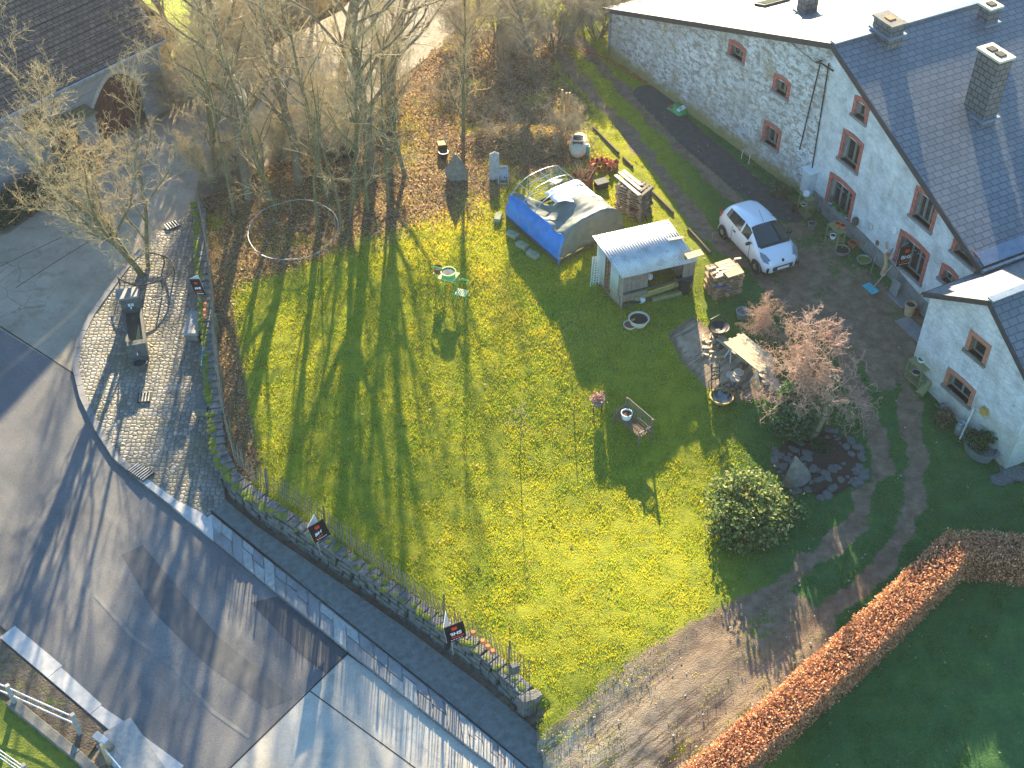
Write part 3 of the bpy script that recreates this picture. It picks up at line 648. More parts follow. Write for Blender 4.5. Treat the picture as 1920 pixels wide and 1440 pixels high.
# cables and drain pipe on the wall
mb = MB()
for a, b in (((1541,113),(1501,280)), ((1556,118),(1521,337))):
    (u0, z0), (u1, z1) = (FL_ if a[0] < 1550 else FL_).at(*a), FL_.at(*b); mb.tube([FL_.p(u0, z0, .05), FL_.p(u1, z1, .05)], .025, 5)
obj('wall_cable', mb, M['tar'], hx)
u, z = FL_.at(1541, 113); mb = MB(); mb.tube([FL_.p(u, z, .02), FL_.p(u, z, .3), FL_.p(u+.3, z+.1, .3), FL_.p(u+.7, z-.1, .05)], .03, 5); obj('cable_bracket', mb, M['dark_metal'], hx)
cab = empty('overhead_cable', FL_.p(u, z, .3), 'thin power cable running from the farmhouse wall up over the roof edge', 'cable')
a = FL_.p(u, z, .32); b = Vector((-3, 78, 8.)); mb = MB()
pts = [a.lerp(b, i/14)-Vector((0, 0, 1.1*math.sin(math.pi*i/14))) for i in range(15)]
mb.tube(pts, .016, 4); obj('wire', mb, M['dark_metal'], cab)

# -------- wing (annex) in front of the right end
A0, A1 = hit(1705, 697), hit(1885, 882); FA = Frame(A0, A1)
a0, za0 = FA.at(1745, 545); aP, zaP = FA.at(1862, 562); aq, zaq = FA.at(1920, 680)
print('annex', FA.L, 'az', math.degrees(math.atan2(FA.u.y, FA.u.x)), 'eave', a0, za0, 'peak', aP, zaP, 'verge pt', aq, zaq, 'u,z')
ax = empty('house_wing', (A0.x, A0.y, 0), 'low whitewashed gabled wing in front of the farmhouse, two orange brick windows', 'house wing')
slA = (zaP-zaq)/(aq-aP); aR = FA.L; zaR = zaP-slA*(aR-aP)
HA = [opening(FA, *q) for q in [((1822,616),(1860,649),(1846,691),(1806,653)), ((1779,687),(1832,733),(1818,768),(1767,720))]]
zb2 = A1.z-.8
wm = wall_mesh(FA, [(0, zb2), (aR, zb2), (aR, zaR-.05), (aP, zaP-.06), (0, za0-.05)], HA); raw_obj('wall', wm, M['plaster_annex'], ax)
window(FA, HA[0], ax, brick='brick_wing', arch=.0, sillmat='stone', mull=1); window(FA, HA[1], ax, brick='brick_wing', arch=.05, sillmat='stone', mull=2)
RA = RD.copy(); PA = FA.p(aP, zaP); LA = FA.p(0, za0); RAa = FA.p(aR, zaR); DA = 14.
roof_part('roof_slope', [PA-RA*.12, PA+RA*DA, LA+RA*DA+(LA-PA).normalized()*.2, LA+(LA-PA).normalized()*.2-RA*.12], M['slate'], .1, ax)['label'] = 'small sunlit slate slope glaring white'
roof_part('roof_slope', [RAa+(RAa-PA).normalized()*.25-RA*.12, RAa+(RAa-PA).normalized()*.25+RA*DA, PA+RA*DA, PA-RA*.12], M['slate'], .1, ax)['label'] = 'shaded slate slope'
mb = MB(); mb.beam(PA-RA*.12+Vector((0,0,.03)), PA+RA*DA+Vector((0,0,.03)), .26, .06); obj('ridge_cap', mb, M['lead'], ax)
mb = MB(); la = LA+(LA-PA).normalized()*.24; ra = RAa+(RAa-PA).normalized()*.28
for a, b in ((la, PA), (PA, ra)): mb.beam(a-RA*.15+Vector((0,0,-.08)), b-RA*.15+Vector((0,0,-.08)), .05, .18)
obj('bargeboard', mb, M['trim'], ax)
mb = MB(); mb.prism([la-RA*.15+Vector((-.08,-.0,-.12)), la+RA*DA+Vector((-.08,0,-.12)), la+RA*DA+Vector((.06,0.06,-.12)), la-RA*.15+Vector((.06,.06,-.12))], (0, 0, .09)); obj('gutter', mb, M['trim'], ax)
mb = MB()
for q in (LA, RAa):
    b0 = FA.p(0 if q is LA else aR, zb2); mb.add([b0, b0+RA*DA, Vector((q.x, q.y, q.z-.1))+RA*DA, Vector((q.x, q.y, q.z-.1))], [(0,1,2,3)])
obj('side_wall', mb, M['plaster_annex'], ax)
u, z = FA.at(1848, 770); mb = MB(); 
mb.prism([FA.p(u+.17*math.cos(i*math.pi/3), z+.17*math.sin(i*math.pi/3), .01) for i in range(6)], FA.n*.12); tag(obj('wall_planter', mb, M['ochre']), 'brown hexagonal ornament hung on the wing wall beside the lower window', 'ornament')
# flashing strip where the main roof meets the wing roof
q0, q1 = on_plane(1836, 488, P0, nr), on_plane(1925, 455, P0, nr); mb = MB(); mb.beam(q0+nr*.03, q0+(q1-q0).normalized()*8+nr*.03, .55, .03, up=nr); obj('flashing', mb, M['lead'], hx)

# -------- barn at the upper left
B0, B1 = hit(0, 388, Zr), hit(285, 222, Zr); FB = Frame(B0, B1)
FB.a = FB.p(-14, 0); FB.L += 14
be = FB.at(0, 203); be2 = FB.at(296, 82); bend = be2[0]
print('barn eave', be, be2, 'az', math.degrees(math.atan2(FB.u.y, FB.u.x)))
ze = (be[1]+be2[1])/2
bn = empty('stone_barn', (B0.x, B0.y, 0), 'grey stone barn with a steep mottled tile roof and dark red arched door', 'barn')
wb = [FB.at(36,220), FB.at(82,205), FB.at(88,235), FB.at(48,255)]
hb = [(wb[0][0]+.1, wb[1][0], min(wb[2][1], wb[3][1]), wb[0][1])]
da, db = FB.at(192, 262), FB.at(280, 222); dt = FB.at(240, 126)
du0, du1 = da[0]-.05, db[0]; dz0 = Z(B1.x, B1.y)-.1; dz1 = dt[1]
ca, cb = FB.at(100, 320), FB.at(160, 286); cz = cb[1]+2.0
hd = (du0, du1, dz0, dz1-1.0); hc = (ca[0]+.2, cb[0], dz0-.2, dz0+2.0)
print('barn', ze, 'door', du0, du1, dz0, dz1, 'win', hb, 'end', bend)
# the arched opening is a many-sided hole
def barn_wall():
    bm = bmesh.new()
    def loop(pts):
        vs = [bm.verts.new(FB.p(u, z)) for u, z in pts]; return [bm.edges.new((vs[i], vs[(i+1) % len(vs)])) for i in range(len(vs))]
    k = 10; arch = [(du1-(du1-du0)*i/k, dz1-1.0+1.0*math.sin(math.pi*i/k)) for i in range(k+1)]
    hole = [(du0, dz0), (du1, dz0)]+arch
    w = hb[0]; q = [(w[0], w[2]), (w[1], w[2]), (w[1], w[3]), (w[0], w[3])]; c = hc; q2 = [(c[0], c[2]), (c[1], c[2]), (c[1], c[3]), (c[0], c[3])]
    es = loop([(0, dz0-2), (bend, dz0-2), (bend, ze), (0, ze)])+loop(hole)+loop(q)+loop(q2)
    bmesh.ops.triangle_fill(bm, use_beauty=True, use_dissolve=False, edges=es)
    bm.verts.index_update(); mb = MB()
    for f in bm.faces:
        f.normal_update()
        if f.normal.dot(FB.n) < 0: f.normal_flip()
    mb.add([v.co.copy() for v in bm.verts], [tuple(v.index for v in f.verts) for f in bm.faces]); bm.free()
    for lp in (hole, q, q2):
        for i in range(len(lp)):
            a, b = lp[i], lp[(i+1) % len(lp)]; mb.add([FB.p(*a), FB.p(*b), FB.p(*b, -.35), FB.p(*a, -.35)], [(0,1,2,3)])
    raw_obj('wall', mb, M['barn_stone'], bn)
    mb = MB(); ring = []
    for i in range(k):
        def r(u, z, s): c = ((du0+du1)/2, dz1-1.0); return (c[0]+(u-c[0])*(1+.22*s/((du1-du0)/2)), c[1]+(z-c[1])*(1+.24*s)+(.0))
        a, b = arch[i], arch[i+1]; a2, b2 = r(*a, 1), r(*b, 1); mb.prism([FB.p(*a, .03), FB.p(*b, .03), FB.p(*b2, .03), FB.p(*a2, .03)], -FB.n*.1)
    obj('arch_stone', mb, M['concrete'], bn)
    dr = empty('door', FB.p((du0+du1)/2, dz0)); dr.parent = bn; dr.location -= bn.location; dr['label'] = 'dark red arched plank door'
    mb = MB(); n = 14
    for i in range(n):
        u = du0+(du1-du0)*(i+.5)/n; zt = dz1-1.0+math.sin(math.pi*(i+.5)/n); mb.box(FB.p(u, (dz0+zt)/2, -.25), ((du1-du0)/n*.94, .04, zt-dz0), math.atan2(FB.u.y, FB.u.x))
    obj('plank', mb, M['maroon'], dr)
    wr_ = empty('window', FB.p((w[0]+w[1])/2, w[2])); wr_.parent = bn; wr_.location -= bn.location
    mb = MB(); m = math.atan2(FB.u.y, FB.u.x)
    for uu, zz, sx, sz in (((w[0]+w[1])/2, w[3]-.06, w[1]-w[0], .12), ((w[0]+w[1])/2, w[2]+.06, w[1]-w[0], .12), (w[0]+.06, (w[2]+w[3])/2, .12, w[3]-w[2]-.24), (w[1]-.06, (w[2]+w[3])/2, .12, w[3]-w[2]-.24), ((w[0]+w[1])/2, (w[2]+w[3])/2, .06, w[3]-w[2]-.24)):
        mb.box(FB.p(uu, zz, -.06), (sx, .08, sz), m)
    obj('frame', mb, M['maroon'], wr_); obj('pane', MB().box(FB.p((w[0]+w[1])/2, (w[2]+w[3])/2, -.12), (w[1]-w[0], .02, w[3]-w[2]), m), M['glass'], wr_)
    obj('side_door', MB().box(FB.p((hc[0]+hc[1])/2, (hc[2]+hc[3])/2, -.2), (hc[1]-hc[0], .05, hc[3]-hc[2]), m), M['maroon'], bn)
    mb = MB(); mb.box(FB.p((hc[0]+hc[1])/2+.1, hc[3]+.18, .45), (hc[1]-hc[0]+.8, .95, .08), m); obj('door_canopy', mb, M['moss_bark'], bn)
    mb = MB(); mb.tube([FB.p(hc[0]-.25, dz0-.2, .85), FB.p(hc[0]-.25, hc[3]+.14, .85)], .05, 6); obj('canopy_post', mb, M['zinc'], bn)
    mb = MB(); mb.tube([FB.p(bend-.1, dz0-.3, .07), FB.p(bend-.1, ze-.05, .07)], .05, 6); obj('downpipe', mb, M['zinc'], bn)
barn_wall()
E0, E1 = FB.p(-.2, ze, .3), FB.p(bend+.2, ze, .3); up = (-FB.n*.80+Vector((0, 0, .60))); LB = 14.
mb = MB(); nn = up.cross(FB.u).normalized(); nn = nn if nn.z > 0 else -nn
def barn_roof():
    """pantile courses as real steps in the slope, so that the low sun picks out every row"""
    mb = MB(); h = .34; n = int(LB/h)
    for i in range(n):
        a, b = up*(i*h), up*((i+1)*h+.03)
        mb.add([E0+a+nn*.085, E1+a+nn*.085, E1+b+nn*.02, E0+b+nn*.02, E0+a, E1+a], [(0,1,2,3), (4,5,1,0)])
    return mb
raw = barn_roof(); o = obj('roof', raw, M['barn_tile'], bn)
mb = MB(); mb.prism([E0-nn*.15, E1-nn*.15, E1+up*LB-nn*.15, E0+up*LB-nn*.15], nn*.13); obj('roof_deck', mb, M['wood_dark'], bn)
mb = MB(); mb.tube([E0+FB.n*.06-Vector((0,0,.04)), E1+FB.n*.06-Vector((0,0,.04))], .075, 6); obj('gutter', mb, M['zinc'], bn)
mb = MB(); e1 = FB.p(bend, dz0-2); mb.add([e1, e1-FB.n*10.6, FB.p(bend, ze, -10.6)+Vector((0,0,6.0)), FB.p(bend, ze)], [(0,1,2,3)]); obj('side_wall', mb, M['barn_stone'], bn)
# ------------------------------------------------------------ retaining wall, paling fence, signs
def resample(P, d):
    out = [P[0]]
    for a, b in zip(P, P[1:]):
        n = max(1, round((b-a).length/d)); out += [a.lerp(b, i/n) for i in range(1, n+1)]
    return out
M['rubble'] = mottled('rubble_stone', (.085,.085,.08), (.24,.23,.21), 5, .9, .8, (1,1,1), c3=(.13,.14,.045), bd=.04)
M['moss'] = mottled('moss', (.09,.12,.015), (.20,.22,.03), 7, .95, .8)
def retaining_wall():
    L = [hit(a, b, Zr).to_2d() for a, b in [(366,402),(372,500),(380,600),(388,700),(396,800),(404,880),(430,930),(470,965),(600,1052),(760,1165),(900,1262),(975,1335)]]
    L = resample([Vector((p.x, p.y, 0)) for p in L], .33); rng = random.Random(5)
    root = empty('retaining_wall', (L[0].x, L[0].y, Zr(L[0].x, L[0].y)), 'low dry stone retaining wall with mossy top holding the lawn above the footpath', 'stone wall')
    mb, cap, ms = MB(), MB(), MB()
    for i in range(len(L)-1):
        a, b = L[i], L[i+1]; d = (b-a).normalized(); n = Vector((-d.y, d.x, 0))
        if n.x < 0: n = -n
        z0 = Zr(a.x, a.y)-.15; z1 = Zy(a.x, a.y)+.02; rows = max(1, int((z1-z0)/.19)+1)
        for r in range(rows):
            h = (z1-z0)/rows; j = rng.uniform(-.03, .03); sh = d*rng.uniform(-.08, .08)
            mb.box((a+b)/2+sh+n*(.18+j+r*.03)+Vector((0, 0, z0+h*(r+.5))), ((b-a).length*rng.uniform(.8, .98), .36, h*.94), Matrix.Rotation(math.atan2(d.y, d.x)+rng.uniform(-.06, .06), 3, 'Z'))
        cap.box((a+b)/2+n*.26+Vector((0, 0, z1+.03)), ((b-a).length*rng.uniform(.85, 1.02), .42+rng.uniform(-.06, .06), .10), Matrix.Rotation(math.atan2(d.y, d.x)+rng.uniform(-.1, .1), 3, 'Z') @ Matrix.Rotation(rng.uniform(-.06, .06), 3, 'X'))
        for q in range(3 if i < 50 else 1):
            c = a.lerp(b, rng.random())+n*(rng.uniform(.0, .14) if i < 50 else rng.uniform(.0, .45)); s = rng.uniform(.06, .13)
            ms.lathe([(s, 0), (s*.8, s*.28), (s*.3, s*.42)], (c.x, c.y, z1+.07), 6, rot=rng.random()*3, sx=1.6)
    obj('stone', mb, M['rubble'], root, bevel=.015); obj('coping', cap, M['rubble'], root, bevel=.015); obj('moss', ms, M['moss'], root)
    a = hit(977, 1338, Zr); mb = MB(); b = hit(1003, 1304)
    for i in range(5):
        c = a.lerp(b, (i+.5)/5); mb.box((c.x+.05, c.y, Zy(c.x, c.y)-.3), (.3, .3, .8), R(40))
    obj('return_stone', mb, M['rubble'], root, bevel=.02)
retaining_wall()
FL_PX = [(376,402),(388,480),(397,540),(405,610),(414,700),(424,790),(440,862),(480,908),(560,978),(640,1040),(740,1115),(840,1188),(920,1246),(992,1297)]
FP = resample([G(a, b) for a, b in FL_PX], .105)
def paling():
    root = empty('paling_fence', FP[-1], 'rickety chestnut paling fence of thin split stakes along the lawn edge', 'fence')
    rng = random.Random(8); mb = MB()
    for i, p in enumerate(FP):
        if rng.random() < .02: continue
        h = rng.uniform(.88, 1.06); w = rng.uniform(.011, .019); t = Vector((rng.gauss(0, .035), rng.gauss(0, .035), 0))+Vector((.10*math.sin(i*.05), -.05*math.cos(i*.031), 0))
        a = Vector((p.x, p.y, Zy(p.x, p.y)-.05)); b = a+Vector((0, 0, h))+t; mb.tube([a, a.lerp(b, .5)+Vector((rng.gauss(0, .01), rng.gauss(0, .01), 0)), b], [w, w, w*.6], 4)
    obj('stake_row', mb, M['paling'], root)
    mb = MB()
    for hh in (.3, .75): mb.tube([(p.x+.012, p.y-.012, Zy(p.x, p.y)+hh+.01*math.sin(i)) for i, p in enumerate(FP[::6])], .006, 3)
    obj('wire', mb, M['dark_metal'], root)
    for i in range(0, len(FP), 24):
        p = FP[i]; q = MB(); q.tube([(p.x+.05, p.y+.03, Zy(p.x, p.y)-.2), (p.x+.09, p.y+.05, Zy(p.x, p.y)+.98)], [.04, .03], 7); obj('post', q, M['moss_bark'], root)
paling()
def mat_emblem(): return simple('sign_red', (.75,.05,.02), .5, var=.03)
mat_emblem(); simple('sign_black', (.012,.011,.014), .4, var=.05); simple('sign_white', (.86,.86,.88), .5, var=.02)
def board_sign(tl, tr, br, bl, apex, lift, label, ground=Z, stake=True):
    """folded V-shaped board: front panel printed, second panel hinged at its left edge"""
    # hinge top stands 'lift' metres above the ground; panel corners follow from the survey points
    p = G(bl[0], bl[1]); r = ray(*bl)
    # foot of the board hangs on the fence: take the point on the bottom-left ray at height lift over the ground there
    t = 0; z = Zy(p.x, p.y)+lift
    for _ in range(8): k = (z-CAM_H)/r.z; z = Zy(r.x*k, r.y*k)+lift
    BL = Vector((r.x*k, r.y*k, z))
    e1 = ray(*br); k2 = (BL.z-CAM_H)/e1.z; BRp = Vector((e1.x*k2, e1.y*k2, BL.z)); w = (BRp-BL).length
    ux = (BRp-BL).normalized(); nrm = Vector((ux.y, -ux.x, 0)); nrm = nrm if nrm.y < 0 else -nrm
    # vertical side leans: fit its top with the top-left ray in the plane spanned by up and the normal
    TL = on_plane(tl[0], tl[1], BL, nrm); hv = TL-BL; H = max(.55, min(.95, hv.length)); hv = hv.normalized()*H
    TLp = BL+hv; root = empty('estate_sign', BL, label, 'sign', 'folded black estate agent signs')
    def panel(name, o, u, mat, th, out): 
        mb = MB(); mb.prism([o, o+u, o+u+hv, o+hv], out*th); return obj(name, mb, mat, root)
    u1 = ux*w; panel('front_panel', BL, u1, M['sign_black'], .012, -nrm)
    ra = ray(*apex); ka = (TLp.z-CAM_H)/ra.z; AP = Vector((ra.x*ka, ra.y*ka, TLp.z)); u2 = (AP-TLp); u2.z = 0; u2 = u2.normalized()*w
    n2 = Vector((u2.y, -u2.x, 0)).normalized(); n2 = n2 if n2.dot(ux) < 0 else -n2
    panel('rear_panel', BL+n2*.0-nrm*.013, u2, M['sign_white'], .008, n2)
    panel('rear_face', BL+n2*.009-nrm*.013, u2, M['sign_black'], .004, n2)
    vx, vy, vz = ux, hv.normalized(), nrm
    def text(s, cx, cy, size, mat):
        cu = bpy.data.curves.new('lettering', 'FONT'); cu.body = s; cu.size = size*1.0; cu.align_x = 'CENTER'; cu.align_y = 'CENTER'; cu.extrude = .002; cu.offset = .006
        tmp = bpy.data.objects.new('tmp', cu); COL.objects.link(tmp); me = tmp.evaluated_get(bpy.context.evaluated_depsgraph_get()).to_mesh().copy(); bpy.data.objects.remove(tmp); me.materials.clear(); me.materials.append(mat); o = bpy.data.objects.new('lettering', me); COL.objects.link(o); o.parent = root
        c = (ux*(w*cx)+vy*(H*cy)+nrm*.006); m = Matrix((vx, vy, vx.cross(vy))).transposed().to_4x4(); m.translation = c; o.matrix_local = m; return o
    text('BHS', .5, .43, .21*w/.6, M['sign_white']); text('À VENDRE', .5, .22, .10*w/.6, M['sign_red'])
    q = MB(); c = BL+nrm*.003
    for i in range(5): q.box(c+ux*(w*(.24+.13*i))+vy*(H*.10)+nrm*.003, (.05, .012, .02), Matrix((vx, vz, vy)).transposed())
    obj('contact_line', q, M['sign_white'], root)
    q = MB(); cc = BL+ux*w*.5+vy*(H*.75)+nrm*.003; s = w*.15
    def pt(a, b): return cc+vx*(a*s)+vy*(b*s)
    q.prism([pt(-1,-.8), pt(.5,-.8), pt(1,-.3), pt(.75,.05), pt(1,.45), pt(.6,.95), pt(-.1,.7), pt(-.5,.95), pt(-1,.75)], nrm*.008); obj('emblem', q, M['sign_red'], root)
    if stake:
        q = MB(); f = BL+ux*w*.3-nrm*.04; gz = Zy(f.x, f.y) if ground is Z else Z(f.x, f.y); q.tube([(f.x, f.y, gz-.2), f+hv*.8-nrm*.02], .022, 6); obj('stake', q, M['wood_grey'], root)
    return root
board_sign((576.3,990.3),(609,972.5),(619.4,1001.5),(590.6,1018.5),(592,960), .55, 'folded black sign on the fence between the other two roadside signs')
board_sign((354.5,523.6),(384,524.3),(386.5,553),(367.5,553.5),(382,510.6), .5, 'folded black sign hung on the mossy wall above the stone benches')
board_sign((831.7,1178),(870,1163),(875,1193),(839,1207),(836.7,1142.7), .5, 'folded black sign on the fence next to four small clay pots')
board_sign((1689,464),(1719,457),(1709,495),(1679,501),(1707.5,450), 1.0, 'folded black sign in front of the ground floor farmhouse window', stake=True)

# ------------------------------------------------------------ roadside: benches, fountain, tree ring, field fence
def stone_bench(px, py, w, l, h, rz, label):
    p = hit(px, py, Zr); zz = Zr(p.x, p.y)+.10; r = empty('stone_bench', (p.x, p.y, zz), label, 'bench', 'stone slab benches by the wall', rz)
    obj('slab', MB().box((0, 0, h-.06), (w, l, .12)), M['concrete'] if 'dry' in label else M['stone'], r, bevel=.015, world=False)
    for s in (-1, 1): obj('support', MB().box((0, s*l*.36, (h-.12)/2), (w*.75, .2, h-.12)), M['stone'], r, world=False)
stone_bench(368, 624, .62, 1.25, .42, R(-4), 'pale dry stone slab bench nearest the hanging sign')
stone_bench(386, 764, .55, 1.25, .42, R(-4), 'darker stone slab bench beside the leafy corner of the wall')
p = hit(379, 690, Zr); q = MB(); q.tube([(p.x, p.y, Zr(p.x, p.y)+.13), (p.x-.05, p.y+.95, Zr(p.x, p.y)+.34)], .035, 8)
r = empty('striped_pole', (p.x, p.y, Zr(p.x, p.y)+.1), 'short white and blue tube leaning between the two stone benches', 'pole'); obj('pole', q, M['white_paint'], r)
q = MB(); q.tube([(p.x-.016, p.y+.30, Zr(p.x, p.y)+.197), (p.x-.034, p.y+.64, Zr(p.x, p.y)+.268)], .038, 8); obj('blue_band', q, simple('bright_blue', (.05,.35,.8), .4), r)
def fountain():
    p = hit(266, 700, Zr); q = hit(250, 585, Zr); base = Vector((p.x, p.y, Zr(p.x, p.y)+.1)); d = (q-p); L = d.to_2d().length; rz = math.atan2(d.y, d.x)-math.pi/2
    r = empty('stone_fountain', base, 'long dark stone fountain with two pillars and a water trough on the cobbles', 'fountain', rz=rz)
    W = .72
    obj('rear_pillar', MB().box((0, L-.0, .52), (W, .55, 1.05)), M['stone_dark'], r, bevel=.03, world=False)
    obj('cap_stone', MB().box((-.05, L+.02, 1.08), (W+.1, .62, .08)), M['slab'], r, bevel=.02, world=False)
    m = MB(); y0, y1 = .85, L-.3
    m.box((-W/2+.06, (y0+y1)/2, .3), (.1, y1-y0, .6)); m.box((W/2-.06, (y0+y1)/2, .3), (.1, y1-y0, .6)); m.box((0, y0, .3), (W-.02, .1, .598)); m.box((0, y1, .3), (W-.02, .1, .598))
    obj('trough', m, M['stone_dark'], r, world=False)
    obj('water', MB().box((0, (y0+y1)/2, .46), (W-.2, y1-y0-.1, .02)), water_mat(), r, world=False)
    obj('front_pillar', MB().box((0, .62, .42), (W*.95, .30, .84)), M['stone_dark'], r, bevel=.03, world=False)
    obj('small_basin', MB().lathe([(.2, 0), (.27, .22), (.28, .28), (.22, .28), (.2, .12)], (0, .18, 0), 16), M['stone_dark'], r, world=False)
    obj('basin_water', MB().lathe([(.215, .2), (.21, .22)], (0, .18, 0), 16), water_mat(), r, world=False)
    for y, z in ((.46, .6), (L-.34, .85)):
        obj('spout', MB().tube([(0, y, z), (0, y-.16, z), (0, y-.19, z-.07)], .02, 6), M['galv'], r, world=False)
    obj('plaque', MB().box((0, L-.285, .78), (.2, .02, .12)), M['white_paint'], r, world=False)
_w = []
def water_mat():
    if not _w:
        t = NT('water'); _w.append(t.pbr((.03,.045,.04), .05, t.bump(t.noise(t.coord(), 9, 2), .3, .02), spec=.8))
    return _w[0]
fountain()
# tree ring of bent iron round the planter tree
p = hit(277, 520, Zr); r = empty('iron_tree_ring', (p.x, p.y, Zr(p.x, p.y)+.1), 'low bent iron ring round the foot of the multi-stemmed tree', 'railing')
obj('rail', MB().tube([(1.05*math.cos(a), .95*math.sin(a)-.1, .38+.03*math.sin(5*a)) for a in [R(-160+i*12) for i in range(22)]], .035, 6), M['wood_dark'], r, world=False)
for i, a in enumerate((-150, -100, -45, 10, 60)): obj('post', MB().tube([(1.05*math.cos(R(a)), .95*math.sin(R(a))-.1, -.02), (1.05*math.cos(R(a)), .95*math.sin(R(a))-.1, .38)], .03, 6), M['wood_dark'], r, world=False)
def rail_fence(pts, label, h=1.0, rails=(.88, .50), rail_r=.022, end=None, postmat='concrete'):
    P = [hit(a, b, Zr) for a, b in pts]; P = [Vector((q.x, q.y, Zr(q.x, q.y))) for q in P]
    r = empty('rail_fence', P[0], label, 'fence', 'field fences at the lower left')
    for q in P: obj('post', MB().box(q+Vector((0, 0, h/2-.1)), (.13, .13, h+.2), R(40)), M[postmat], r, bevel=.012)
    for z in rails:
        for a, b in zip(P, P[1:]): obj('rail', MB().tube([a+Vector((0, 0, z)), a.lerp(b, .5)+Vector((0, 0, z-.02)), b+Vector((0, 0, z))], rail_r, 6), M['white_paint'], r)
rail_fence([(-96,1270),(30,1322),(150,1376)], 'concrete post fence with two white metal rails along the verge')
rail_fence([(-60,1385),(60,1470),(180,1560)], 'white wire strands over the yellow-green grass in the bottom corner', rails=(.9, .6, .32), rail_r=.015)
rail_fence([(205,1430),(290,1530)], 'leaning round gate post with a pale rail at the picture bottom', h=.95, postmat='wood_tan', rails=(.75,))
sheet('verge', [(-60,1190),(0,1200),(90,1278),(165,1342),(196,1372),(160,1425),(140,1400),(30,1316),(-60,1260)], M['ground_verge'] if 'ground_verge' in M else M['soil_verge'] if 'soil_verge' in M else mottled('verge_soil', (.09,.065,.045), (.20,.155,.11), 4, .95, 1., c3=(.16,.17,.05), bd=.06), off=.03)
sheet('grass_corner', [(-120,1250),(30,1325),(150,1440),(260,1600),(-120,1700)], mottled('corner_grass', (.12,.17,.02), (.24,.26,.03), 5, .95, 1., bd=.05), off=.04)
q = [hit(a, b, Zr) for a, b in [(20,1318),(145,1420),(230,1500)]]; m = MB()
for a, b in zip(q, q[1:]): m.beam(Vector((a.x,a.y,Zr(a.x,a.y)+.05)), Vector((b.x,b.y,Zr(b.x,b.y)+.05)), .3, .28)
tag(obj('garden_wall', m, M['stone'], bevel=.02), 'low worn stone wall under the white railed fence', 'wall')
sheet('driveway_slab', [(196,1372),(245,1345),(310,1440),(240,1470),(180,1400)], M['concrete'], off=.06)
m = MB(); c = hit(200, 1400, Zr); m.box((c.x, c.y, Zr(c.x,c.y)+.14), (.55, .22, .16), R(-35)); tag(obj('loose_block', m, M['stone'], bevel=.03), 'loose pale concrete block lying by the leaning gate post', 'block')
c = hit(208, 1428, Zr); cc = (c.x, c.y, Zr(c.x, c.y)+.85); r = empty('street_light_head', (c.x, c.y, Zr(c.x,c.y)+.85), 'small grey metal box with a hook on top of the gate post', 'metal box')
obj('plate', MB().box((-.18, .22, .03), (.42, .22, .04), R(-35)), M['zinc'], r, world=False, bevel=.01); obj('box', MB().box((0, .1, .05), (.16, .18, .12), R(-35)), M['galv'], r, world=False, bevel=.01)

